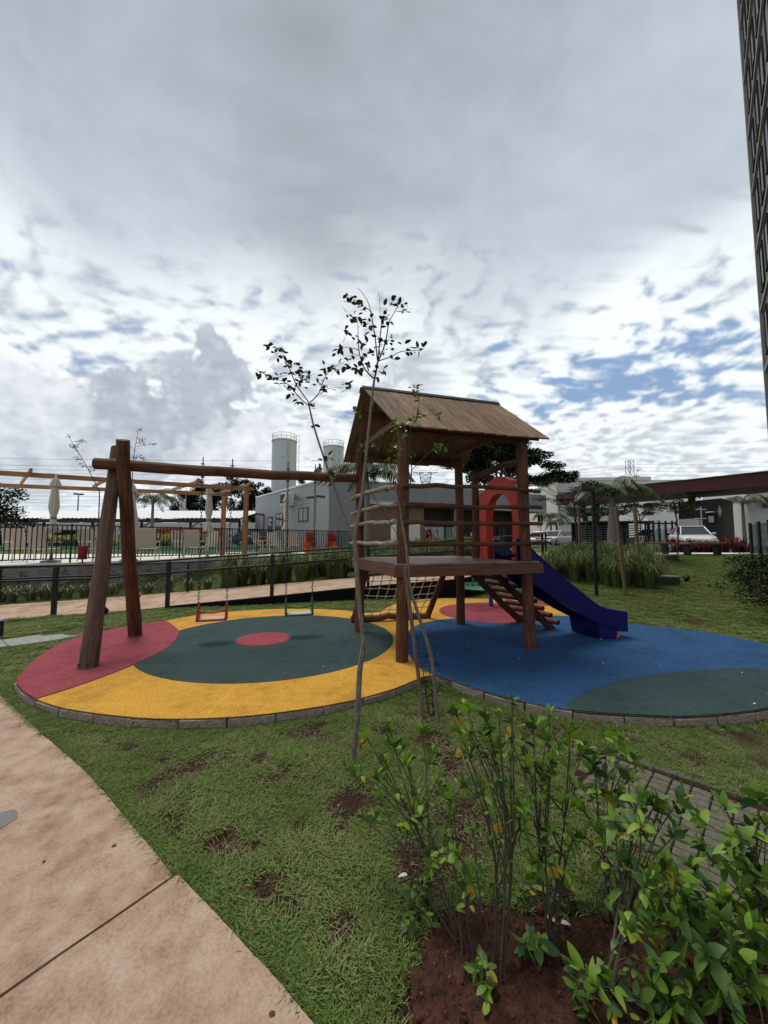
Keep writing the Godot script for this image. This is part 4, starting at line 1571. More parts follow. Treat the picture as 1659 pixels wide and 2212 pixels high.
	for k in 9:
		var px := -46.0 + k * 4.2
		mb = MB.new()
		mb.box(Transform3D(Basis(), Vector3(px, 1.95, -33.0)), Vector3(0.16, 2.6, 0.16), 0.01)
		world(cp, "post", mb, M.dark_grey)
		world(cp, "brace", plank(Vector3(px, 2.45, -32.9), Vector3(px + 0.9, 3.05, -32.9), 0.09, 0.09), M.light_grey)
		world(cp, "rafter", plank(Vector3(px, 3.12, -31.4), Vector3(px, 4.1, -37.2), 0.14, 0.1), M.dark_grey)
	mb = MB.new()
	mb.box(Transform3D(Basis(), Vector3(-34, 1.95, -41.0)), Vector3(52, 2.6, 0.2), 0.01)
	one("boundary_wall", mb.done(), M.white_paint, "plain white boundary wall behind the car port", "wall")
	# vehicles in the car port
	car(Vector3(XD(150, 33.5), STREET, -34.5), 0.1, "car_dark", "dark parked car under the car port left of the swing frame", 1.0, "cars in the car port")
	car(Vector3(XD(394, 34), STREET, -35.0), PI / 2 + 0.2, "car_silver", "silver parked car under the car port near the orange panel", 1.0, "cars in the car port")
	car(Vector3(XD(545, 31), STREET, -32.5), 0.25, "car_dark", "dark parked car beside the grey club house", 1.0, "cars in the car port")
	mb = MB.new()
	mb.box(Transform3D(Basis(), Vector3(0, 1.3, 0)), Vector3(7.0, 0.75, 0.1), 0.01)
	one("hoarding", mb.done(), M.car_orange, "orange-red hoarding standing against the white boundary wall", "hoarding", Vector3(XD(408, 40.6), 1.0, -40.7))
	# vertical banner with letters
	var bt := thing("banner", "narrow upright banner with red letters rising over the car port roof", "banner", Vector3(XD(389, 44), STREET, -44.0))
	mb = MB.new()
	mb.tube([Vector3(0.55, -0.1, 0), Vector3(0.55, 6.6, 0)], [0.03], 6)
	put(bt, "pole", mb.done(), M.light_grey)
	mb = MB.new()
	var outl := PackedVector2Array([Vector2(-0.05, 2.3), Vector2(0.55, 2.3), Vector2(0.55, 5.3), Vector2(0.25, 5.25), Vector2(-0.2, 5.1)])
	mb.side_prism(outl, Transform3D(), -0.01, 0.01)
	put(bt, "flag", mb.done(), M.banner_white)
	var cy := 4.55
	for ch in ["L", "U", "M"]:
		var tm := TextMesh.new()
		var f := SystemFont.new()
		f.font_names = PackedStringArray(["Droid Sans"])
		f.font_weight = 700
		tm.font = f
		tm.text = ch
		tm.font_size = 64
		tm.pixel_size = 0.013
		tm.depth = 0.012
		put(bt, "letter", tm, M.letter_red, Transform3D(Basis(), Vector3(0.2, cy, 0.02)))
		cy -= 0.72
	# street lights
	mast_light(Vector3(XD(166, 62), STREET, -62), D(166, 1068, 62).y - STREET, "thin mast light far behind the car port left of the swing frame")
	twin_lamp(Vector3(XD(681, 20.5), DECK, -20.5), D(681, 1071, 20.5).y - DECK, "grey lamp post with two square heads before the tiled building")
	lamp_post(Vector3(XD(570, 22), DECK, -22.0), D(570, 1112, 22).y - DECK, Vector2(-1, 0.1), 0.45, "short black lamp post by the left end of the tiled building")
	# pylons and wires
	pylon(Vector3(XD(920, 250), STREET, -250), D(920, 1021, 250).y - STREET, 1.0, "lattice power pylon with wide arms seen under the play tower roof")
	pylon(Vector3(XD(1366, 220), STREET, -220), D(1366, 996, 220).y - STREET, 0.45, "slim lattice power pylon rising behind the red-brown canopy")
	var ys := [[985, 996], [1000, 1009], [1009, 1019], [1018, 1024], [1031, 1036], [1060, 1062], [1068, 1071], [1076, 1080], [1083, 1085], [1090, 1093]]
	for k in ys.size():
		var a := D(-260, ys[k][0], 130.0)
		var b := D(700, ys[k][1], 150.0 + k * 3)
		one("power_line", wire(a, b, 0.5, 0.045), M.wire, "thin dark overhead power line crossing the sky behind the pool", "power line", Vector3.ZERO, "overhead lines over the car port")
	for k in 4:
		var a := D(940, 1028 + k * 8, 249.0)
		var b := D(1366, 1003 + k * 7, 219.0)
		var c := D(1900, 980 + k * 12, 200.0)
		one("power_line", wire(a, b, 2.0, 0.05), M.wire, "thin overhead power line strung between the two pylons", "power line", Vector3.ZERO, "overhead lines between the pylons")
		one("power_line", wire(b, c, 2.0, 0.05), M.wire, "thin overhead power line running on from the slim pylon above the canopy", "power line", Vector3.ZERO, "overhead lines past the slim pylon")

func wire(a: Vector3, b: Vector3, sag: float, r: float) -> ArrayMesh:
	var mb := MB.new()
	var p := []
	for i in 13:
		var s := i / 12.0
		p.append(a.lerp(b, s) - Vector3(0, sin(s * PI) * sag, 0))
	mb.tube(p, [r], 4)
	return mb.done()

func silo(x: float, z: float, r: float, top: float, turn: float, label: String, ladder: bool) -> void:
	var t := thing("silo", label, "silo", Vector3(x, STREET, z))
	var h := top - STREET
	var mb := MB.new()
	mb.lathe([Vector2(r, 0), Vector2(r, h * 0.5), Vector2(r, h), Vector2(r - 0.05, h + 0.01), Vector2(0, h + 0.25)], 40)
	put(t, "tank", mb.done(), M.silo_paint)
	mb = MB.new()
	mb.lathe([Vector2(r + 0.01, h - 0.28), Vector2(r + 0.09, h - 0.27), Vector2(r + 0.09, h - 0.02), Vector2(r + 0.01, h)], 40)
	put(t, "rim", mb.done(), M.silo_yellow)
	mb = MB.new()
	for hh in [0.55, 1.15]:
		var ring := []
		for j in 33:
			ring.append(Vector3(cos(TAU * j / 32) * r, h + hh, sin(TAU * j / 32) * r))
		mb.tube(ring, [0.035], 5, false)
	for j in 16:
		mb.tube([Vector3(cos(TAU * j / 16) * r, h - 0.02, sin(TAU * j / 16) * r), Vector3(cos(TAU * j / 16) * r, h + 1.15, sin(TAU * j / 16) * r)], [0.03], 5)
	put(t, "guard_rail", mb.done(), M.light_grey)
	# upright duct and ladder cage
	mb = MB.new()
	var w := PI / 2 - turn
	mb.box(Transform3D(Basis(Vector3.UP, -w), Vector3(cos(w) * (r + 0.06), h * 0.5 - 0.2, sin(w) * (r + 0.06))), Vector3(0.25, h - 0.5, 0.42), 0.02)
	put(t, "duct", mb.done(), M.silo_yellow)
	mb = MB.new()
	w = PI / 2 - turn - (0.95 if ladder else 0.5)
	var c := Vector3(cos(w) * (r + 0.3), 0, sin(w) * (r + 0.3))
	for e in [-0.25, 0.25]:
		mb.tube([c + Vector3(e, 2, 0), c + Vector3(e, h + 1.1, 0)], [0.03], 5)
	var y := 2.0
	while y < h + 1.0:
		mb.tube([c + Vector3(-0.25, y, 0), c + Vector3(0.25, y, 0)], [0.02], 4)
		y += 0.45
	put(t, "ladder", mb.done(), M.silo_yellow)
	for hh in [0.42, 0.62, 0.82]:
		mb = MB.new()
		mb.box(Transform3D(Basis(), Vector3(-r * 0.35 + r * 1.2 * 0.4, h * hh, r * 0.96)), Vector3(0.28, 0.2, 0.2), 0.02)
		put(t, "valve", mb.done(), M.mid_grey)

func mast_light(at: Vector3, h: float, label: String) -> void:
	var t := thing("street_lamp", label, "street lamp", at)
	var mb := MB.new()
	mb.tube([Vector3(0, -0.1, 0), Vector3(0, h, 0)], [0.14, 0.08], 8)
	put(t, "pole", mb.done(), M.mid_grey)
	mb = MB.new()
	for k in 4:
		mb.box(Transform3D(Basis(Vector3.UP, k * PI / 2), Vector3(cos(k * PI / 2) * 0.45, h + 0.05, sin(k * PI / 2) * 0.45)), Vector3(0.6, 0.18, 0.4), 0.03)
	put(t, "lamp_head", mb.done(), M.dark_grey)

func twin_lamp(at: Vector3, h: float, label: String) -> void:
	var t := thing("lamp_post", label, "lamp post", at)
	var mb := MB.new()
	mb.tube([Vector3(0, -0.1, 0), Vector3(0, h, 0)], [0.06], 10)
	put(t, "pole", mb.done(), M.light_grey)
	for s in [-1, 1]:
		mb = MB.new()
		mb.box(Transform3D(Basis(Vector3.FORWARD, 0.12 * s), Vector3(0.28 * s, h - 0.04 - (0.05 if s < 0 else 0.0), 0)), Vector3(0.42, 0.11, 0.34), 0.02)
		var hd := put(t, "lamp_head", mb.done(), M.dark_grey)
		mb = MB.new()
		mb.box(Transform3D(Basis(Vector3.FORWARD, 0.12 * s), Vector3(0.28 * s, h - 0.10 - (0.05 if s < 0 else 0.0), 0)), Vector3(0.34, 0.012, 0.26))
		sub(hd, "lens", mb, M.lamp_lens)

func lamp_post(at: Vector3, h: float, to: Vector2, size: float, label: String) -> void:
	var t := thing("lamp_post", label, "lamp post", at)
	var mb := MB.new()
	mb.box(Transform3D(Basis(), Vector3(0, h / 2 - 0.1, 0)), Vector3(0.06, h + 0.2, 0.06), 0.006)
	put(t, "pole", mb.done(), M.black_metal)
	var d := Vector3(to.x, 0, to.y).normalized()
	mb = MB.new()
	mb.box(Transform3D(look(d + Vector3(0, 0.12, 0)), d * (size * 0.5 + 0.03) + Vector3(0, h + 0.02, 0)), Vector3(size, 0.12, 0.24), 0.012)
	var hd := put(t, "lamp_head", mb.done(), M.dark_grey)
	mb = MB.new()
	mb.box(Transform3D(look(d + Vector3(0, 0.12, 0)), d * (size * 0.5 + 0.05) + Vector3(0, h - 0.043, 0)), Vector3(size - 0.12, 0.01, 0.19))
	sub(hd, "lens", mb, M.lamp_lens)

func pylon(at: Vector3, h: float, arms: float, label: String) -> void:
	var t := thing("power_pylon", label, "pylon", at)
	var mb := MB.new()
	var wide := func(y: float) -> float: return lerpf(3.6, 1.5, smoothstep(0, h * 0.62, y)) + (2.4 * arms * smoothstep(h * 0.72, h, y) if arms > 0.6 else 0.0)
	var steps := 14
	for i in steps:
		var y0 := h * i / steps
		var y1 := h * (i + 1) / steps
		var a: float = wide.call(y0)
		var b: float = wide.call(y1)
		for c in [[-1, -1], [1, -1], [1, 1], [-1, 1]]:
			mb.tube([Vector3(c[0] * a, y0, c[1] * minf(a, 1.5)), Vector3(c[0] * b, y1, c[1] * minf(b, 1.5))], [0.16], 4, false)
		for s in [-1, 1]:
			mb.tube([Vector3(-a, y0, s * minf(a, 1.5)), Vector3(b, y1, s * minf(b, 1.5))], [0.09], 4, false)
			mb.tube([Vector3(a, y0, s * minf(a, 1.5)), Vector3(-b, y1, s * minf(b, 1.5))], [0.09], 4, false)
			mb.tube([Vector3(-b, y1, s * minf(b, 1.5)), Vector3(b, y1, s * minf(b, 1.5))], [0.09], 4, false)
	put(t, "lattice", mb.done(), M.pylon_steel)
	var levels := [h] if arms > 0.6 else [h * 0.80, h * 0.72]
	for y in levels:
		mb = MB.new()
		var reach := 8.5 if arms > 0.6 else 6.0
		for s in [-1.0, 1.0]:
			mb.tube([Vector3(s * 1.2, y, 0), Vector3(s * reach, y + 0.2, 0)], [0.16], 4)
			mb.tube([Vector3(s * 1.2, y - 1.4, 0), Vector3(s * reach, y + 0.2, 0)], [0.12], 4)
			for q in [0.35, 0.7]:
				mb.tube([Vector3(s * lerpf(1.2, reach, q), y + 0.1, 0), Vector3(s * lerpf(1.2, reach, q - 0.2), y - 1.4 + q * 1.4, 0)], [0.08], 4)
		put(t, "arm", mb.done(), M.pylon_steel)


# ---------- cars ----------
func car(at: Vector3, turn: float, paint: String, label: String, size := 1.0, group := "") -> Node3D:
	var t := thing("parked_car", label, "car", at, group)
	t.rotation.y = turn
	var half := 0.86 * size
	# stations along the body from nose (+x) to tail: x, sill, waist, half width
	var prof := [[2.02, 0.42, 0.62, 0.66], [1.92, 0.28, 0.74, 0.78], [1.5, 0.22, 0.84, 0.85], [0.95, 0.22, 0.92, 0.87], [0.0, 0.22, 0.95, 0.88], [-1.0, 0.22, 0.98, 0.87], [-1.7, 0.24, 0.98, 0.83], [-1.96, 0.34, 0.88, 0.76]]
	var mb := MB.new()
	var rows := []
	for q in prof:
		var row := []
		var sec := [[-0.9, q[1]], [-1.0, q[1] + 0.1], [-1.0, q[2] - 0.14], [-0.93, q[2] - 0.02], [-0.6, q[2] + 0.02], [0.6, q[2] + 0.02], [0.93, q[2] - 0.02], [1.0, q[2] - 0.14], [1.0, q[1] + 0.1], [0.9, q[1]]]
		for s in sec:
			row.append(mb.add(Vector3(q[0], s[1], s[0] * q[3]) * size, Vector3.UP, Vector2(q[0], s[1])))
		rows.append(row)
	for i in rows.size() - 1:
		for j in 9:
			mb.tri_i(rows[i][j], rows[i + 1][j + 1], rows[i][j + 1])
			mb.tri_i(rows[i][j], rows[i + 1][j], rows[i + 1][j + 1])
	for e in [0, rows.size() - 1]:
		for j in range(1, 8):
			if e == 0:
				mb.tri_i(rows[e][0], rows[e][j], rows[e][j + 1])
			else:
				mb.tri_i(rows[e][0], rows[e][j + 1], rows[e][j])
	put(t, "body", cloth(mb), M[paint])
	# cabin: roof and pillars, glass between
	var roof := [[0.28, 0.58], [-1.15, 0.60]]
	mb = MB.new()
	mb.box(Transform3D(Basis(), Vector3(-0.42, 1.44, 0) * size), Vector3(1.5, 0.07, 1.22) * size, 0.03)
	for s in [-1, 1]:
		for q in [[[1.0, 0.93, 0.74], [0.3, 1.42, 0.58]], [[-0.35, 0.96, 0.78], [-0.4, 1.42, 0.6]], [[-1.75, 0.97, 0.72], [-1.15, 1.42, 0.58]]]:
			mb.tube([Vector3(q[0][0], q[0][1], q[0][2] * s) * size, Vector3(q[1][0], q[1][1], q[1][2] * s) * size], [0.04 * size], 5)
	put(t, "roof", mb.done(), M[paint])
	mb = MB.new()
	mb.quad(Vector3(1.02, 0.93, 0.70) * size, Vector3(1.02, 0.93, -0.70) * size, Vector3(0.3, 1.41, -0.56) * size, Vector3(0.3, 1.41, 0.56) * size)
	put(t, "windscreen", mb.done(), M.car_glass)
	mb = MB.new()
	mb.quad(Vector3(-1.75, 0.96, -0.68) * size, Vector3(-1.75, 0.96, 0.68) * size, Vector3(-1.15, 1.41, 0.56) * size, Vector3(-1.15, 1.41, -0.56) * size)
	put(t, "rear_window", mb.done(), M.car_glass)
	for s in [-1, 1]:
		mb = MB.new()
		mb.quad(Vector3(1.0, 0.95, 0.74 * s) * size, Vector3(-1.72, 0.97, 0.73 * s) * size, Vector3(-1.13, 1.42, 0.585 * s) * size, Vector3(0.3, 1.42, 0.585 * s) * size)
		put(t, "side_window", mb.done(), M.car_glass)
		mb = MB.new()
		mb.box(Transform3D(Basis(), Vector3(1.9, 0.66, 0.58 * s) * size), Vector3(0.16, 0.15, 0.3) * size, 0.03)
		put(t, "headlight", mb.done(), M.lens)
		mb = MB.new()
		mb.box(Transform3D(Basis(), Vector3(0.72, 1.0, 0.93 * s) * size), Vector3(0.12, 0.12, 0.18) * size, 0.03)
		put(t, "mirror", mb.done(), M[paint])
		for x in [1.25, -1.25]:
			mb = MB.new()
			mb.lathe([Vector2(0.12, -0.1), Vector2(0.27, -0.1), Vector2(0.31, -0.06), Vector2(0.31, 0.06), Vector2(0.27, 0.1), Vector2(0.12, 0.1)], 20)
			var wh := put(t, "wheel", mb.done(), M.tyre, Transform3D(Basis(Vector3.RIGHT, PI / 2 * s), Vector3(x, 0.31, 0.78 * s) * size))
			mb = MB.new()
			mb.lathe([Vector2(0.2, 0.101), Vector2(0.18, 0.115), Vector2(0.05, 0.12), Vector2(0, 0.12)], 12)
			sub(wh, "rim", mb, M.steel)
	mb = MB.new()
	mb.box(Transform3D(Basis(), Vector3(1.985, 0.52, 0) * size), Vector3(0.06, 0.16, 0.85) * size, 0.02)
	put(t, "grille", mb.done(), M.charcoal)
	mb = MB.new()
	mb.box(Transform3D(Basis(), Vector3(2.02, 0.40, 0) * size), Vector3(0.03, 0.1, 0.4) * size, 0.004)
	put(t, "number_plate", mb.done(), M.light_grey)
	return t


# ---------- right side ----------
func build_right_side() -> void:
	# red-brown walkway canopy, running away beside the tower block
	var ct := thing("walkway_canopy", "long red-brown flat canopy on dark posts over the entrance", "canopy", Vector3(21, STREET, -30))
	var mb := MB.new()
	var fa := Vector2(26.0, -20.8)
	var fb := Vector2(16.8, -34.8)
	var fd := (fb - fa).normalized()
	var fn := Vector2(-fd.y, fd.x)
	if fn.y > 0:
		fn = -fn
	mb.prism(PackedVector2Array([fa, fb, fb + fd * 2.0 + fn * 1.2, fb + fd * 1.5 + fn * 5.0, fa + fn * 5.0]), 4.85, 5.70)
	world(ct, "roof_slab", mb, M.canopy_red)
	mb = MB.new()
	mb.prism(PackedVector2Array([fa - fn * 0.08, fb - fn * 0.08, fb + fd * 2.1 + fn * 1.2, fb + fd * 1.6 + fn * 5.08, fa + fn * 5.08]), 5.703, 5.78)
	world(ct, "flashing", mb, M.dark_grey)
	for q in [[0.12, 2.2, 0.0], [0.50, 2.4, 0.0], [0.965, 1.2, 0.5], [0.93, 2.6, -0.2]]:
		var pc: Vector2 = fa.lerp(fb, q[0]) + fn * q[1]
		world(ct, "post", plank(Vector3(pc.x + q[2], STREET, pc.y), Vector3(pc.x, 4.85, pc.y), 0.34, 0.34, 0.01, Vector3.FORWARD), M.black_metal)
	# grey apartment tower, its side facing the playground
	tower_block()
	# white-grey office behind the canopy
	var ob := thing("office_building", "pale grey office building with dark band frames behind the canopy", "building", Vector3(XD(1330, 60), STREET, -60))
	var x0 := XD(1206, 60)
	var x1 := XD(1460, 60)
	var top := D(1400, 1040, 60).y
	mb = MB.new()
	mb.prism(PackedVector2Array([Vector2(x0, -60), Vector2(x1, -58), Vector2(x1, -72), Vector2(x0, -72)]), 0.3, top)
	world(ob, "wall", mb, M.off_white)
	mb = MB.new()
	mb.prism(PackedVector2Array([Vector2(x0 - 0.1, -59.8), Vector2(XD(1395, 60), -58.3), Vector2(XD(1395, 60), -66), Vector2(x0 - 0.1, -66)]), top + 0.003, top + 0.5)
	world(ob, "parapet", mb, M.off_white)
	for q in [[1214, 1272, 1064, 1103], [1290, 1345, 1080, 1106], [1352, 1385, 1062, 1095]]:
		var a := Vector2(XD(q[0], 59), -59.9)
		var b := Vector2(XD(q[1], 59), -59.5)
		opening(ob, "window", a, b, 0.0, 1.0, D(0, q[3], 59.5).y, D(0, q[2], 59.5).y, M.dark_grey, M.light_grey, 0.5, 3)
	mb = MB.new()
	for e in [0.0, 0.9]:
		mb.tube([Vector3(XD(1411, 57) + e, 1.0, -57.0), Vector3(XD(1411, 57) + e, D(0, 1075, 57).y, -57.0)], [0.05], 5)
	for k in 12:
		mb.tube([Vector3(XD(1411, 57), 2.0 + k * 0.4, -57.0), Vector3(XD(1411, 57) + 0.9, 2.0 + k * 0.4, -57.0)], [0.04], 4)
	world(ob, "ladder", mb, M.yellow_metal)
	mb = MB.new()
	mb.prism(PackedVector2Array([Vector2(XD(1400, 50), -50), Vector2(XD(1470, 50), -50), Vector2(XD(1470, 50), -56), Vector2(XD(1400, 50), -56)]), 0.3, D(0, 1083, 50).y)
	one("warehouse", mb.done(), M.white_paint, "low white windowless block beside the pale office building", "building")
	# dark gatehouse
	var g0 := Vector2(XD(1467, 29), -29.0)
	var g1 := Vector2(XD(1562, 26.0), -26.0)
	var g2 := Vector2(XD(1586, 28.5), -28.5)
	var gt := D(0, 1081, 27.5).y
	var gh := thing("gatehouse", "dark brown flat-roofed gatehouse with a gold diamond on its wall", "building", Vector3(g1.x, STREET, g1.y))
	mb = MB.new()
	mb.prism(PackedVector2Array([g0, g1, g2, g2 + (g0 - g1)]), 0.3, gt)
	world(gh, "wall", mb, M.gatehouse)
	mb = MB.new()
	var gd := (g1 - g0).normalized()
	var gn := Vector2(-gd.y, gd.x)
	if gn.y < 0:
		gn = -gn
	var gb := look(Vector3(gd.x, 0, gd.y))
	var gl := g0.distance_to(g1)
	var pm := g0 + gd * (gl * 0.26) + gn * 0.03
	mb.box(Transform3D(gb, Vector3(pm.x, 1.85, pm.y)), Vector3(gl * 0.5, 2.3, 0.06), 0.005)
	world(gh, "cream_panel", mb, M.off_white)
	opening(gh, "window", g0, g1, 0.70, 0.84, 2.65, 3.15, M.charcoal, M.light_grey, 0.03)
	var em := g0 + gd * (gl * 0.965) + gn * 0.04
	mb = MB.new()
	mb.side_prism(PackedVector2Array([Vector2(0, 0.42), Vector2(0.14, 0), Vector2(0, -0.42), Vector2(-0.14, 0)]), Transform3D(gb, Vector3(em.x, 3.4, em.y)), -0.03, 0.03)
	world(gh, "emblem", mb, M.gold)
	var lm := g0 + gd * (gl * 0.77) + gn * 0.15
	mb = MB.new()
	mb.box(Transform3D(gb, Vector3(lm.x, 3.38, lm.y)), Vector3(0.6, 0.06, 0.25), 0.01)
	world(gh, "wall_lamp", mb, M.white_metal)
	# black entrance gate left of the gatehouse
	var bg := thing("entrance_gate", "black metal entrance gate with glazed leaves left of the gatehouse", "gate", Vector3(XD(1420, 27), STREET, -27))
	for e in [1376, 1394, 1402, 1411, 1424, 1438, 1452, 1461]:
		mb = MB.new()
		mb.box(Transform3D(Basis(), Vector3(XD(e, 27), STREET + 0.95, -27)), Vector3(0.1, 2.0, 0.1), 0.01)
		world(bg, "post", mb, M.black_metal)
	for hh in [2.62, 0.92]:
		world(bg, "rail", plank(Vector3(XD(1374, 27), hh, -27.01), Vector3(XD(1462, 27), hh, -27.01), 0.1, 0.07), M.black_metal)
	for e in [[1412, 1423], [1425, 1437]]:
		mb = MB.new()
		mb.box(Transform3D(Basis(), Vector3((XD(e[0], 27) + XD(e[1], 27)) / 2, 1.8, -27.06)), Vector3(XD(e[1], 27) - XD(e[0], 27), 1.5, 0.02))
		world(bg, "glazing", mb, M.pane)
	mb = MB.new()
	mb.box(Transform3D(Basis(), Vector3(XD(1447, 27), 2.1, -27.07)), Vector3(0.28, 0.35, 0.02))
	world(bg, "notice", mb, M.white_paint)
	# slatted pavilion behind plants
	var pv := thing("pavilion", "dark slatted pavilion behind the right-hand flower bed and palm", "pavilion", Vector3(XD(1320, 30), STREET, -30))
	mb = MB.new()
	mb.box(Transform3D(Basis(), Vector3(XD(1330, 30), 2.85, -31)), Vector3(XD(1400, 30) - XD(1262, 30), 0.12, 3.0), 0.01)
	world(pv, "roof", mb, M.dark_grey)
	for e in [1264, 1300, 1345, 1396]:
		mb = MB.new()
		mb.box(Transform3D(Basis(), Vector3(XD(e, 30), 1.8, -29.8)), Vector3(0.12, 2.0, 0.12), 0.01)
		world(pv, "post", mb, M.black_metal)
	for k in 9:
		mb = MB.new()
		mb.box(Transform3D(Basis(), Vector3(XD(1330, 30), 1.05 + k * 0.19, -30.6)), Vector3(XD(1396, 30) - XD(1264, 30), 0.09, 0.05))
		world(pv, "slat", mb, M.mid_grey)
	mb = MB.new()
	mb.box(Transform3D(Basis(), Vector3(XD(1330, 30), 1.8, -32.2)), Vector3(XD(1396, 30) - XD(1264, 30), 2.0, 0.1))
	world(pv, "rear_wall", mb, M.charcoal)
	# white house at the right edge
	var wh := thing("white_house", "white rendered wall with one dark window at the end of the canopy", "building", Vector3(XD(1632, 34), STREET, -34))
	mb = MB.new()
	mb.prism(PackedVector2Array([Vector2(XD(1630, 34), -34), Vector2(XD(1760, 33), -32), Vector2(XD(1760, 40), -42), Vector2(XD(1630, 34) + 0.5, -40)]), 0.3, D(0, 1040, 34).y)
	world(wh, "wall", mb, M.off_white)
	opening(wh, "window", Vector2(XD(1650, 33.7), -33.6), Vector2(XD(1670, 33.4), -33.3), 0, 1, D(0, 1097, 34).y, D(0, 1076, 34).y, M.charcoal, M.window_glass, 0.03)
	# cars
	car(Vector3(XD(1208, 38), STREET, -38.5), PI + 0.55, "car_white", "white hatchback parked on the street beyond the right flower bed", 1.02)
	car(Vector3(XD(1168, 43), STREET, -43.5), PI + 0.75, "car_silver", "silver car half hidden behind the white hatchback", 1.02)
	car(Vector3(XD(1506, 23.5), STREET, -24.0), PI * 1.36, "car_white", "white car parked behind the benches and the red-leaved hedge", 1.0)
	car(Vector3(XD(1436, 30), STREET, -31.5), PI + 0.2, "car_white", "white car glimpsed through the black entrance gate", 1.0)
	# benches
	for q in [[1382, 1452, 15.2, "beside the green concrete box"], [1482, 1568, 14.9, "before the parked white car"]]:
		var a := Vector3(XD(q[0], q[2]), 0, -q[2])
		var b := Vector3(XD(q[1], q[2]), 0, -q[2] - 0.1)
		var y := hgt(a.x, a.z)
		var bt := thing("bench", "backless bench with an orange-brown wooden seat " + q[3], "bench", Vector3((a.x + b.x) / 2, y, a.z), "benches on the upper lawn")
		for k in 3:
			var off := Vector3(0, 0, -0.16 * k)
			world(bt, "seat_board", plank(a + off + Vector3(0, y + 0.50, 0), b + off + Vector3(0, y + 0.50, 0), 0.07, 0.145, 0.01), M.pergola_wood)
		for s in [0.08, 0.88]:
			mb = MB.new()
			var c := a.lerp(b, s)
			mb.box(Transform3D(Basis(), Vector3(c.x, y + 0.2, c.z - 0.16)), Vector3(0.09, 0.5, 0.3), 0.01)
			world(bt, "leg", mb, M.charcoal)
	# road signs seen from behind
	for q in [[1516, 24.0, 1098, 1122, 0.62, "behind the benches, by the gatehouse"], [1168, 36.0, 1110, 1128, 0.5, "on the street beside the parked silver car"]]:
		var yb := D(0, q[3], q[1]).y
		var yt := D(0, q[2], q[1]).y
		var st := thing("road_sign", "black sign board on a white post " + q[5], "sign", Vector3(XD(q[0], q[1]), STREET, -q[1]))
		mb = MB.new()
		mb.tube([Vector3(0, -0.05, 0), Vector3(0, yt - STREET + 0.1, 0)], [0.045], 8)
		put(st, "post", mb.done(), M.light_grey)
		mb = MB.new()
		mb.box(Transform3D(Basis(), Vector3(0, (yt + yb) / 2 - STREET, -0.06)), Vector3(q[4], yt - yb, 0.02), 0.004)
		put(st, "board", mb.done(), M.charcoal)
		for yy in [yt - 0.06, yb + 0.06]:
			mb = MB.new()
			mb.box(Transform3D(Basis(), Vector3(0, yy - STREET, -0.035)), Vector3(q[4] + 0.08, 0.045, 0.03))
			put(st, "bracket", mb.done(), M.white_metal)
	# black lamp post on the lawn
	var lp := G(1289, 1292, 0.16)
	var yl := hgt(lp.x, lp.z)
	lamp_post(Vector3(lp.x, yl, lp.z), D(0, 1060, -lp.z).y - yl, Vector2(-1, 0.22), 0.36, "slim black lamp post on the lawn behind the slide")
	# wire fence and weathered panels by the hedge
	var wf := thing("wire_fence", "green welded wire fence panel beside the hedge at the lawn's right edge", "fence", Vector3(8.9, 0.3, -9.6))
	var f0 := Vector3(9.25, 0, -9.2)
	var f1 := Vector3(10.7, 0, -11.2)
	for k in 19:
		var q := f0.lerp(f1, k / 18.0)
		mb = MB.new()
		mb.box(Transform3D(Basis(), Vector3(q.x, 1.05, q.z)), Vector3(0.008, 1.75, 0.008))
		world(wf, "wire", mb, M.fence_green)
	for k in 9:
		world(wf, "wire", plank(Vector3(f0.x, 0.35 + k * 0.19, f0.z + 0.014), Vector3(f1.x, 0.35 + k * 0.19, f1.z + 0.014), 0.009, 0.008, 0.0), M.fence_green)
	for s in [0.0, 0.5, 1.0]:
		var q := f0.lerp(f1, s)
		mb = MB.new()
		mb.box(Transform3D(Basis(), Vector3(q.x, 1.0, q.z - 0.04)), Vector3(0.06, 1.95, 0.06), 0.004)
		world(wf, "post", mb, M.fence_green)
	var bf := thing("board_fence", "weathered grey-green upright board fence right of the wire fence", "fence", Vector3(9.6, 0.3, -9.0))
	for k in 12:
		mb = MB.new()
		var q := Vector3(9.42, 0, -9.0).lerp(Vector3(9.0, 0, -6.6), k / 11.0)
		mb.box(Transform3D(Basis(Vector3.UP, 1.35), Vector3(q.x, 1.15 + 0.02 * (k % 3), q.z)), Vector3(0.19, 1.9, 0.03), 0.005)
		world(bf, "board", mb, M.panel_weathered)

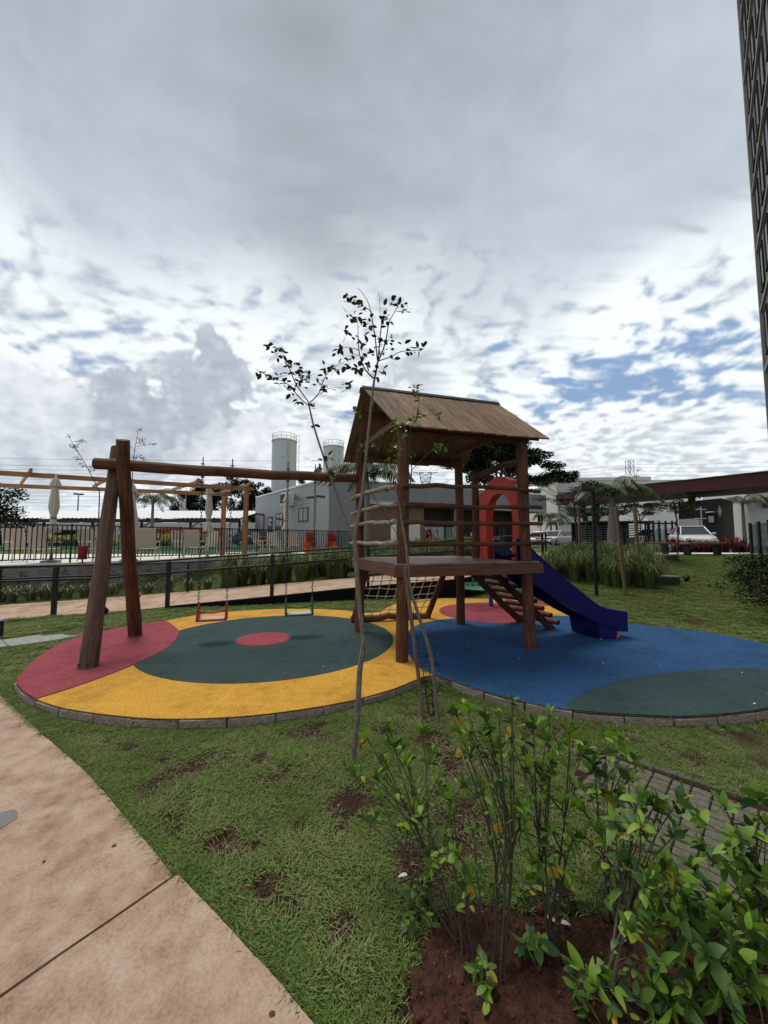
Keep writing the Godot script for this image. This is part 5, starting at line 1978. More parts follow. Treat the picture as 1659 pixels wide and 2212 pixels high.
func tower_block() -> void:
	# its nearly edge-on side runs from the far corner towards the lawn on the right
	var far := Vector2(17.1, -16.7)
	var along := Vector2(-0.642, 0.766)
	var deep := Vector2(0.766, 0.642)
	var length := 17.0
	var t := thing("tower_block", "tall grey apartment tower with rows of dark narrow windows", "building", Vector3(far.x, STREET, far.y))
	var high := 52.0
	var mb := MB.new()
	mb.prism(PackedVector2Array([far, far + along * length, far + along * length + deep * 12.0, far + deep * 12.0]), -0.2, high)
	world(t, "wall", mb, M.tower_wall)
	var basis := Basis(Vector3(along.x, 0, along.y), Vector3.UP, Vector3(along.x, 0, along.y).cross(Vector3.UP))
	var at := func(s: float, y: float, out_: float) -> Vector3:
		var q: Vector2 = far + along * s - deep * out_
		return Vector3(q.x, y, q.y)
	mb = MB.new()
	mb.box(Transform3D(basis, at.call(0.0, high / 2, 0.02)), Vector3(0.16, high, 0.16), 0.01)
	world(t, "corner_trim", mb, M.tower_band)
	for i in 16:
		var y := 3.4 + i * 2.8
		mb = MB.new()
		mb.box(Transform3D(basis, at.call(length / 2, y, 0.02)), Vector3(length - 0.2, 0.16, 0.12), 0.005)
		world(t, "floor_band", mb, M.tower_band)
		for k in 9:
			var s := 1.3 + k * 1.75
			mb = MB.new()
			for q in [[Vector3(0, 0.93, 0), Vector3(0.86, 0.05, 0.1)], [Vector3(0, -0.93, 0), Vector3(0.9, 0.05, 0.14)], [Vector3(0.41, 0, 0), Vector3(0.04, 1.81, 0.09)], [Vector3(-0.41, 0, 0), Vector3(0.04, 1.81, 0.09)]]:
				mb.box(Transform3D(basis, at.call(s, y + 1.38, 0.02) + basis * q[0]), q[1])
			var f := world(t, "window", mb, M.charcoal)
			mb = MB.new()
			mb.box(Transform3D(basis, at.call(s, y + 1.38, 0.01)), Vector3(0.79, 1.82, 0.05))
			put(f, "pane", mb.done(), M.tower_glass)

# ---------- play tower ----------
const FL := Vector3(0.22, 0, -4.868)
const FR := Vector3(2.015, 0, -5.39)
const BL := Vector3(-0.404, 0, -6.399)
const BR := Vector3(1.36, 0, -6.949)
const DECK_Y := 1.2

func up(p: Vector3, y: float) -> Vector3:
	return Vector3(p.x, y, p.z)

func inside(u: float, v: float, y: float) -> Vector3:   # between the four posts: u to the right, v to the back
	return up(FL.lerp(FR, u).lerp(BL.lerp(BR, u), v), y)

func build_tower() -> void:
	var t := thing("play_tower", "timber play tower of log posts with a plank deck and gabled plank roof", "play tower", FL.lerp(BR, 0.5))
	# posts
	var posts := [[FL, 2.98, 0.079], [FR, 2.98, 0.079], [BL, 2.98, 0.078], [BR, 2.98, 0.076]]
	for q in posts:
		world(t, "post", log_between(up(q[0], -0.05), up(q[0], q[1]) + Vector3(0.03 if q[0] == FL else (-0.06 if q[0] == FR else 0.0), 0, 0), q[2], q[2] * 0.94, 0.012), M.log_wood)
	var sp := inside(0.965, 0.66, 0)
	var short_post := world(t, "post", log_between(up(sp, DECK_Y - 0.15), up(sp, 2.62), 0.062, 0.058, 0.012), M.log_wood)
	var cap := MB.new()
	cap.tube([up(sp, 2.61) - t.position, up(sp, 2.645) - t.position], [0.066, 0.062], 12)
	put(short_post, "post_cap", cap.done(), M.charcoal, Transform3D(Basis(), t.position))
	world(t, "cross_log", log_between(up(sp, 2.53), up(FR, 2.54) + Vector3(-0.05, 0.06, 0), 0.05, 0.055, 0.03), M.log_wood)
	# deck boards, fascia and joists
	var boards := 15
	for i in boards:
		var v0 := (i + 0.5) / boards
		var v1 := lerpf(-0.06, 1.06, v0)
		var a := inside(-0.055, v1, DECK_Y - 0.014)
		var b := inside(1.055, v1, DECK_Y - 0.014)
		world(t, "deck_board", plank(a, b, 0.028, 1.66 * 1.12 / boards - 0.008, 0.004), M.deck_wood)
	var fo := 0.095 / 1.66
	var fu := 0.095 / 1.87
	var yb := DECK_Y - 0.10
	world(t, "fascia_board", plank(inside(-fu - 0.025, -fo, yb), inside(1 + fu + 0.025, -fo, yb), 0.135, 0.038, 0.005), M.plank_brown)
	world(t, "fascia_board", plank(inside(-fu - 0.025, 1 + fo, yb), inside(1 + fu + 0.025, 1 + fo, yb), 0.135, 0.038, 0.005), M.plank_brown)
	world(t, "fascia_board", plank(inside(-fu, -fo + 0.02, yb), inside(-fu, 1 + fo - 0.02, yb), 0.135, 0.038, 0.005), M.plank_brown)
	world(t, "fascia_board", plank(inside(1 + fu, -fo + 0.02, yb), inside(1 + fu, 1 + fo - 0.02, yb), 0.135, 0.038, 0.005), M.plank_brown)
	for u in [0.25, 0.5, 0.75]:
		world(t, "joist", plank(inside(u, -fo + 0.03, yb), inside(u, 1 + fo - 0.03, yb), 0.12, 0.05, 0.004), M.plank_brown)
	for q in [[0.02, -fo], [0.28, -fo], [0.62, -fo], [0.98, -fo]]:
		for dy in [0.035, -0.035]:
			var mb := MB.new()
			var c := inside(q[0], q[1], yb + dy)
			mb.ball(c + Vector3(-0.004, 0, 0.021), Vector3(0.009, 0.009, 0.005), 8)
			world(t, "bolt", mb, M.bolt)
	# rails in front (brown) and on the left (pale)
	var hs := [2.17, 1.94, 1.71, 1.455]
	var n_front := (FL - BL).normalized()
	for i in 4:
		var y: float = hs[i]
		var a := up(FL, y) + n_front * 0.10 + (FL - FR).normalized() * 0.02
		var b := up(FR, y + [0.0, 0.01, 0.0, 0.0][i]) + n_front * 0.10 + (FR - FL).normalized() * (0.13 + 0.01 * i)
		world(t, "front_rail", log_between(a, b, 0.031, 0.026, 0.02, 10), M.log_wood)
	var n_left := (FL - FR).normalized()
	for i in 4:
		var y: float = hs[i]
		var a := up(FL, y) + n_left * 0.085 + (FL - BL).normalized() * 0.03
		var b := up(BL, y - 0.02 * (i % 2)) + n_left * 0.10 + (BL - FL).normalized() * 0.14
		var r := world(t, "side_rail", log_between(a, b, 0.036, 0.027, 0.03, 10), M.pale_branch)
		var tp := MB.new()
		var c := a.lerp(b, 0.16) - t.position
		tp.tube([c, c + (b - a).normalized() * 0.03], [0.0365, 0.0365], 10)
		put(r, "tape", tp.done(), M.tape_green, Transform3D(Basis(), t.position))
	# roof: boards down each slope, ridge cap, purlins and tie beams
	var rl := Vector3(-0.33, 3.755, -5.56)
	var rr := Vector3(1.85, 3.745, -6.215)
	var el := Vector3(0.155, 2.90, -4.64)
	var er := Vector3(2.32, 2.885, -5.27)
	var kl := Vector3(-0.72, 2.86, -6.70)
	var kr := Vector3(1.55, 2.90, -7.36)
	var n := 13
	for s in n:
		var s0 := (s + 0.012) / n
		var s1 := (s + 0.988) / n
		for slope in [[el, er], [kl, kr]]:
			var mid_t := rl.lerp(rr, (s0 + s1) / 2)
			var mid_b: Vector3 = slope[0].lerp(slope[1], (s0 + s1) / 2)
			mid_b += (mid_b - mid_t).normalized() * rng.randf_range(-0.015, 0.015)
			var nrm: Vector3 = (rr - rl).cross(mid_b - mid_t).normalized()
			if nrm.y < 0:
				nrm = -nrm
			var wdt := maxf((rl.lerp(rr, s1) - rl.lerp(rr, s0)).length(), (slope[0].lerp(slope[1], s1) - slope[0].lerp(slope[1], s0)).length())
			mid_t += nrm * rng.randf_range(-0.002, 0.003)
			world(t, "roof_board", plank(mid_b, mid_t, 0.02, wdt - 0.0015, 0.003, nrm), M["roof_wood_%d" % (rng.randi() % 3)])
	for sgn in [[el, er], [kl, kr]]:
		var nrm: Vector3 = (rr - rl).cross(sgn[0] - rl).normalized()
		if nrm.y < 0:
			nrm = -nrm
		var lift := nrm * 0.022
		world(t, "ridge_board", plank(rl.lerp(sgn[0], 0.045) + lift - (rr - rl).normalized() * 0.015, rr.lerp(sgn[1], 0.045) + lift + (rr - rl).normalized() * 0.015, 0.014, 0.10, 0.003, nrm), M.charcoal)
		for q in [0.30, 0.88]:
			var a: Vector3 = rl.lerp(sgn[0], q) - nrm * 0.055
			var b: Vector3 = rr.lerp(sgn[1], q) - nrm * 0.055
			world(t, "purlin", plank(a.lerp(b, 0.02), a.lerp(b, 0.98), 0.08, 0.06, 0.004, nrm), M.plank_brown)
	for q in [0.10, 0.86]:
		var top := rl.lerp(rr, q)
		var a := el.lerp(er, q).lerp(top, 0.30) - Vector3(0, 0.07, 0)
		var b := kl.lerp(kr, q).lerp(top, 0.30) - Vector3(0, 0.07, 0)
		world(t, "tie_beam", plank(a, b, 0.09, 0.05, 0.004), M.plank_brown)
	world(t, "eave_beam", log_between(up(BL, 2.86), up(BR, 2.86), 0.05, 0.05, 0.01), M.log_wood)
	world(t, "eave_beam", log_between(up(FL, 2.90) + Vector3(0.03, 0, 0), up(FR, 2.90), 0.045, 0.045, 0.01), M.log_wood)
	# rope net in a log frame, leaning out at the back
	var nt := thing("climbing_net", "knotted rope climbing net in a log frame leaning on the tower", "climbing net", Vector3(0.1, 0, -7.2))
	var bl := G(764, 1337, 0.06)
	var br := G(922, 1328, 0.06)
	var tl := Vector3(-0.28, 1.08, -6.62)
	var tr := Vector3(1.16, 1.08, -7.02)
	world(nt, "bottom_log", log_between(bl + (bl - br).normalized() * 0.05, br + (br - bl).normalized() * 0.06, 0.062, 0.055, 0.03), M.log_light)
	world(nt, "side_log", log_between(bl - Vector3(0, 0.06, 0), tl, 0.055, 0.05, 0.01), M.log_wood)
	world(nt, "side_log", log_between(br - Vector3(0, 0.06, 0), tr, 0.058, 0.05, 0.01), M.log_wood)
	var cols := 9
	var rows := 7
	var grid := []
	for i in rows + 1:
		var row := []
		for j in cols + 1:
			var a := bl.lerp(br, float(j) / cols)
			var b := tl.lerp(tr, float(j) / cols)
			var p := a.lerp(b, lerpf(0.03, 0.97, float(i) / rows))
			p += Vector3(rng.randfn(0, 0.006), rng.randfn(0, 0.007) - 0.03 * sin(PI * j / cols) * sin(PI * i / rows), rng.randfn(0, 0.004))
			row.append(p)
		grid.append(row)
	for i in range(1, rows):
		var mb := MB.new()
		mb.tube(grid[i], [0.0085], 6)
		world(nt, "rope", mb, M.rope)
	for j in range(1, cols):
		var mb := MB.new()
		var line := []
		for i in rows + 1:
			line.append(grid[i][j] + Vector3(0, 0, 0.006))
		mb.tube(line, [0.0085], 6)
		world(nt, "rope", mb, M.rope)
	var kn := MB.new()
	kn.ball(Vector3.ZERO, Vector3(0.02, 0.018, 0.018), 8)
	var km := kn.done()
	for i in range(1, rows):
		for j in range(1, cols):
			put(nt, "knot", km, M.knot, Transform3D(Basis(), grid[i][j] - nt.position))
	# log ladder up the far right side
	var lt := thing("log_ladder", "sloping ladder of round logs up to the tower deck", "ladder", Vector3(2.65, 0, -6.85))
	var a0 := Vector3(1.42, 1.06, -6.88)
	var a1 := Vector3(2.52, -0.02, -7.10)
	var b0 := Vector3(1.68, 1.06, -6.28)
	var b1 := Vector3(2.84, -0.02, -6.60)
	world(lt, "side_rail", log_between(a0, a1, 0.058, 0.06, 0.012), M.log_wood)
	world(lt, "side_rail", log_between(b0, b1, 0.058, 0.062, 0.012), M.log_wood)
	var off := Vector3(0.055, 0.07, -0.01)
	for i in 8:
		var s := lerpf(0.13, 0.93, i / 7.0)
		var a := a0.lerp(a1, s) + off
		var b := b0.lerp(b1, s) + off
		var d := (b - a).normalized()
		world(lt, "rung", log_between(a - d * 0.06, b + d * (0.11 + rng.randf() * 0.03), 0.043, 0.041, 0.008, 12, 5), M.log_wood)


func build_swings() -> void:
	var t := thing("swing_stand", "log swing stand with two crossed legs and a long crossbeam", "swing stand", Vector3(-3.68, 0, -5.38))
	var fb := Vector3(-3.459, -0.03, -4.611)
	var kb := Vector3(-3.897, -0.03, -6.156)
	var ft := D(253, 968, 5.62)
	var kt := D(265, 950, 5.18)
	world(t, "leg", log_between(fb, ft, 0.098, 0.078, 0.012), M.log_light)
	world(t, "leg", log_between(kb, kt, 0.098, 0.08, 0.012), M.log_wood)
	var b0 := D(203, 1001, 5.30)
	var b1 := Vector3(BL.x - 0.06, 2.52, BL.z + 0.03)
	var bm := world(t, "crossbeam", log_between(b0, b1, 0.082, 0.074, 0.02, 16, 14), M.log_wood)
	for q in [fb, kb]:
		for s in [-1, 1]:
			var mb := MB.new()
			mb.ball(q + Vector3(0.05 * s, 0.09, 0.085), Vector3(0.013, 0.016, 0.012), 8)
			world(t, "bolt", mb, M.charcoal)
	var seats := [["red", 437.6, 502.0, 432.6, 491.6, 1301.0, 1299.0, M.seat_red, M.slat_pink], ["green", 622.6, 681.0, 621.7, 675.7, 1292.0, 1286.0, M.seat_green, M.slat_mint]]
	for q in seats:
		var tops := []
		for px in [q[1], q[2]]:
			# point of the beam under that pixel column
			var best := b0
			for i in 200:
				var p := b0.lerp(b1, i / 199.0)
				if absf(px - (CX + F * p.x / ((-p.z) * cos(pitch) + (p.y - EYE) * sin(pitch)))) < absf(px - (CX + F * best.x / ((-best.z) * cos(pitch) + (best.y - EYE) * sin(pitch)))):
					best = p
			tops.append(best)
		# threaded hangers through the beam
		for p in tops:
			var mb := MB.new()
			mb.tube([p - Vector3(0, 0.14, 0), p + Vector3(0, 0.19, 0)], [0.008], 6)
			mb.box(Transform3D(Basis(), p + Vector3(0, 0.085, 0)), Vector3(0.05, 0.008, 0.05))
			world(t, "hanger_bolt", mb, M.bolt)
		var s := thing("swing", "%s swing seat with pale slats hanging on two chains" % q[0], "swing", Vector3((tops[0].x + tops[1].x) / 2, 0.3, (tops[0].z + tops[1].z) / 2))
		var y_top := D(q[3], q[5], -tops[0].z).y
		var wide: float = tops[0].distance_to(tops[1]) * 0.93
		var dir: Vector3 = (tops[1] - tops[0]).normalized()
		dir.y = 0.02
		dir = dir.normalized()
		var mid: Vector3 = (tops[0] + tops[1]) / 2 + Vector3(-0.012, 0, 0)
		var link := MB.new()
		var ring := []
		for j in 11:
			var w := TAU * j / 10
			ring.append(Vector3(cos(w) * 0.0135, sin(w) * 0.027, 0))
		link.tube(ring, [0.0048], 5, false)
		var lm := link.done()
		var fit := Basis(dir, Vector3.UP, dir.cross(Vector3.UP))
		for e in 2:
			var bottom: Vector3 = mid + dir * (wide / 2 * (-1 if e == 0 else 1))
			bottom.y = y_top
			var from: Vector3 = tops[e] - Vector3(0, 0.15, 0)
			var cm := MB.new()
			cm.box(Transform3D(fit, from + Vector3(0, 0.035, 0)), Vector3(0.045, 0.02, 0.03), 0.004)
			for k in [-1, 1]:
				cm.box(Transform3D(fit, from + Vector3(0, 0.06, 0) + dir * (0.018 * k)), Vector3(0.007, 0.06, 0.03))
			var ch := world(s, "chain", cm, M.rusty_chain)
			var len_ := from.distance_to(bottom)
			var cnt := int(len_ / 0.0445)
			for i in cnt:
				var p := from.lerp(bottom, (i + 0.5) / cnt)
				put(ch, "link", lm, M.rusty_chain, Transform3D(Basis(Vector3.UP, (PI / 2 * (i % 2)) + 0.4), p))
		# seat
		var y0 := y_top - 0.25
		for e in [-1, 1]:
			var c: Vector3 = mid + dir * (wide / 2 * e)
			var mb := MB.new()
			var back := fit.z
			var f := Transform3D(Basis(back, Vector3.UP, -dir), Vector3(c.x, y0, c.z))
			mb.side_prism(PackedVector2Array([Vector2(-0.11, -0.015), Vector2(0.11, -0.015), Vector2(0.11, 0.035), Vector2(0.035, 0.20), Vector2(0.02, 0.25), Vector2(-0.02, 0.25), Vector2(-0.035, 0.20), Vector2(-0.11, 0.035)]), f, -0.014, 0.014)
			world(s, "side_panel", mb, q[7])
		for k in 4:
			var z := -0.078 + k * 0.052
			var o: Vector3 = mid + fit.z * z
			world(s, "slat", plank(up(o - dir * (wide / 2 - 0.016), y0 + 0.012), up(o + dir * (wide / 2 - 0.016), y0 + 0.012), 0.014, 0.036, 0.004), q[8])
		for k in [-0.105, 0.105]:
			var o: Vector3 = mid + fit.z * k
			world(s, "seat_rail", plank(up(o - dir * (wide / 2), y0 - 0.005), up(o + dir * (wide / 2), y0 - 0.005), 0.022, 0.014, 0.004), q[7])
		for sg in [1]:
			var bar := []
			for k in 11:
				var u := k / 10.0
				var o: Vector3 = mid + dir * lerpf(-wide / 2, wide / 2, u) + fit.z * (sg * (0.05 + 0.055 * sin(u * PI)))
				bar.append(up(o, y0 + 0.135 - 0.03 * sin(u * PI)))
			var mb := MB.new()
			mb.tube(bar, [0.013], 8)
			world(s, "safety_bar", mb, q[7])


func build_slide() -> void:
	var t := thing("slide", "dark purple plastic slide with a red arch at its top", "slide", Vector3(3.5, 0, -6.2))
	var ex := Vector3(1.72, 0, -0.53).normalized()
	var ez := Vector3(-ex.z, 0, ex.x) * -1.0      # to the far side
	var start := Vector3(2.02, 0, -5.50)
	# side profile along the chute: distance, top edge, bottom edge
	var prof := [[-0.16, 1.50, 1.18], [0.0, 1.44, 1.05], [0.10, 1.34, 0.88], [0.5, 1.02, 0.63], [0.95, 0.70, 0.38], [1.25, 0.50, 0.24], [1.42, 0.44, 0.16], [1.62, 0.40, 0.10], [1.80, 0.37, 0.085]]
	var basis := Basis(ex, Vector3.UP, -ez)
	var pl := PackedVector2Array()
	for q in prof:
		pl.append(Vector2(q[0], q[1]))
	for i in range(prof.size() - 1, -1, -1):
		pl.append(Vector2(prof[i][0], prof[i][2]))
	for off in [0.0, 0.56]:
		var mb := MB.new()
		mb.side_prism(pl, Transform3D(basis, start + ez * off), -0.018, 0.018)
		var side := world(t, "side_wall", mb, M.slide_purple)
		mb = MB.new()
		var lip := []
		for q in prof:
			lip.append(start + ez * off + ex * q[0] + Vector3(0, q[1], 0) - t.position)
		mb.tube(curve(lip, 3), [0.024], 8)
		put(side, "lip", mb.done(), M.slide_purple, Transform3D(Basis(), t.position))
	# chute bed with a shallow groove
	var mb2 := MB.new()
	var rows := []
	for q in prof:
		var row := []
		for j in 9:
			var s := j / 8.0
			var y: float = lerpf(q[2], q[1], 0.42) - 0.06 * sin(s * PI)
			row.append(mb2.add(start + ez * (0.56 * s) + ex * q[0] + Vector3(0, y, 0), Vector3.UP, Vector2(q[0], s)))
		rows.append(row)
	for i in rows.size() - 1:
		for j in 8:
			mb2.tri_i(rows[i][j], rows[i + 1][j], rows[i + 1][j + 1])
			mb2.tri_i(rows[i][j], rows[i + 1][j + 1], rows[i][j + 1])
	put(t, "chute", cloth(mb2), M.slide_purple, Transform3D(Basis(), -t.position))
	# moulded foot
	mb2 = MB.new()
	mb2.side_prism(PackedVector2Array([Vector2(1.22, 0.27), Vector2(1.27, 0.0), Vector2(1.56, 0.0), Vector2(1.60, 0.14), Vector2(1.45, 0.2)]), Transform3D(basis, start + ez * 0.28), -0.27, 0.298)
	world(t, "foot", mb2, M.slide_purple)
	mb2 = MB.new()
	mb2.box(Transform3D(basis, start + ex * 1.62 + ez * 0.05 + Vector3(0, 0.035, 0)), Vector3(0.09, 0.07, 0.1), 0.01)
	world(t, "anchor", mb2, M.orange_plastic)
	mb2 = MB.new()
	mb2.ball(start + ex * 1.26 - ez * 0.02 + Vector3(0, 0.015, 0), Vector3(0.02, 0.015, 0.02), 8)
	world(t, "bolt", mb2, M.steel)
	# red arch between the short post and the front right post
	var p0 := Vector3(1.63, DECK_Y, -6.33)
	var p1 := Vector3(2.0, DECK_Y, -5.48)
	var ax := (p1 - p0).normalized()
	var w := p0.distance_to(p1)
	var bs := Basis(ax, Vector3.UP, ax.cross(Vector3.UP))
	var o := PackedVector2Array()
	var outer := [[0.0, 0.0], [-0.01, 0.5], [0.0, 0.98], [0.02, 1.03], [0.10, 1.06], [0.16, 1.10], [0.22, 1.17], [0.32, 1.23], [0.43, 1.255], [0.50, 1.255]]
	for q in outer:
		o.append(Vector2(q[0] * w, q[1]))
	for i in range(outer.size() - 2, -1, -1):
		o.append(Vector2(w - outer[i][0] * w, outer[i][1]))
	var inner := [[0.79, 0.0], [0.82, 0.35], [0.83, 0.6], [0.80, 0.76], [0.72, 0.90], [0.62, 0.98], [0.5, 1.0]]
	for q in inner:
		o.append(Vector2(q[0] * w, q[1]))
	for i in range(inner.size() - 2, -1, -1):
		o.append(Vector2((1.0 - inner[i][0]) * w, inner[i][1]))
	mb2 = MB.new()
	mb2.side_prism(o, Transform3D(bs, p0 + Vector3(0, 0.003, 0)), -0.07, 0.07)
	world(t, "arch", mb2, M.arch_red)
	for q in [[p0, 0.12], [p0, 0.85]]:
		mb2 = MB.new()
		mb2.ball(q[0] + Vector3(-0.03, q[1], 0.05), Vector3(0.03, 0.03, 0.025), 10)
		world(t, "knob", mb2, M.plank_brown)
	# flared entry cheeks
	for e in [0.16, 0.84]:
		mb2 = MB.new()
		var s := 1.0 if e < 0.5 else -1.0
		mb2.side_prism(PackedVector2Array([Vector2(0, 0), Vector2(0.16 * s, 0.0), Vector2(0.05 * s, 0.10), Vector2(0.02 * s, 0.26), Vector2(0, 0.30)]), Transform3D(bs, p0 + ax * (w * e) + ex * 0.09 + Vector3(0, 0.004, 0)), -0.012, 0.012)
		world(t, "entry_cheek", mb2, M.slide_purple)


func build_carousel() -> void:
	var c := Vector3(2.40, 0, -8.75)
	var t := thing("roundabout", "small green playground roundabout on a blue post behind the tower", "roundabout", c)
	var mb := MB.new()
	mb.tube([Vector3(0, -0.02, 0), Vector3(0, 0.72, 0)], [0.05, 0.045], 12)
	put(t, "post", mb.done(), M.paint_blue)
	for r in [0.74, 0.6, 0.47, 0.34]:
		mb = MB.new()
		var ring := []
		for j in 41:
			ring.append(Vector3(cos(TAU * j / 40) * r, 0.44, sin(TAU * j / 40) * r))
		mb.tube(ring, [0.022 if r > 0.7 else 0.016], 6, false)
		put(t, "ring", mb.done(), M.paint_green)
	for k in 6:
		mb = MB.new()
		var w := TAU * k / 6 + 0.3
		mb.box(Transform3D(Basis(Vector3.UP, -w), Vector3(cos(w) * 0.38, 0.42, sin(w) * 0.38)), Vector3(0.72, 0.03, 0.05), 0.005)
		put(t, "spoke", mb.done(), M.paint_green)
	for k in 4:
		var w := TAU * k / 4 + 0.5
		mb = MB.new()
		var d := Vector3(cos(w), 0, sin(w))
		mb.tube(curve([Vector3(0, 0.70, 0), d * 0.18 + Vector3(0, 0.76, 0), d * 0.36 + Vector3(0, 0.70, 0), d * 0.42 + Vector3(0, 0.45, 0)], 5), [0.016], 6)
		put(t, "handle", mb.done(), [M.paint_red, M.paint_blue, M.paint_green, M.paint_red][k])
	mb = MB.new()
	var wheel := []
	for j in 25:
		wheel.append(Vector3(cos(TAU * j / 24) * 0.22, 0.73, sin(TAU * j / 24) * 0.22))
	mb.tube(wheel, [0.017], 6, false)
	put(t, "hand_wheel", mb.done(), M.paint_red)

# ---------- trees ----------
func spray(mb: MB, c: Vector3, r: Vector3, count: int, size: float, cols: Array) -> void:   # many small leaf faces through a volume
	for i in count:
		var d := Vector3(rng.randfn(), rng.randfn(), rng.randfn()).normalized() * pow(rng.randf(), 0.4)
		var p := c + d * r
		var a := Vector3(rng.randfn(), rng.randfn() * 0.7, rng.randfn()).normalized()
		var b := a.cross(Vector3(rng.randfn(), rng.randfn(), rng.randfn())).normalized()
		var s := size * rng.randf_range(0.6, 1.3)
		mb.col = cols[rng.randi() % cols.size()] * rng.randf_range(0.75, 1.25)
		var nn := a.cross(b).normalized()
		if nn.y < 0:
			nn = -nn
		var k := mb.add(p - a * s, nn, Vector2(0, 0))
		mb.add(p - b * (s * 0.45), nn, Vector2(1, 0))
		mb.add(p + a * s, nn, Vector2(1, 1))
		mb.add(p + b * (s * 0.45), nn, Vector2(0, 1))
		mb.tri_i(k, k + 1, k + 2)
		mb.tri_i(k, k + 2, k + 3)

func limb(mb: MB, a: Vector3, b: Vector3, r0: float, r1: float, bow := 0.1, k := 6) -> void:
	var m := (a + b) / 2 + Vector3(rng.randfn(), rng.randfn() * 0.5, rng.randfn()) * bow
	mb.tube(curve([a, m, b], 3), [r0, lerpf(r0, r1, 0.2), lerpf(r0, r1, 0.4), lerpf(r0, r1, 0.6), lerpf(r0, r1, 0.7), lerpf(r0, r1, 0.85), r1], k)

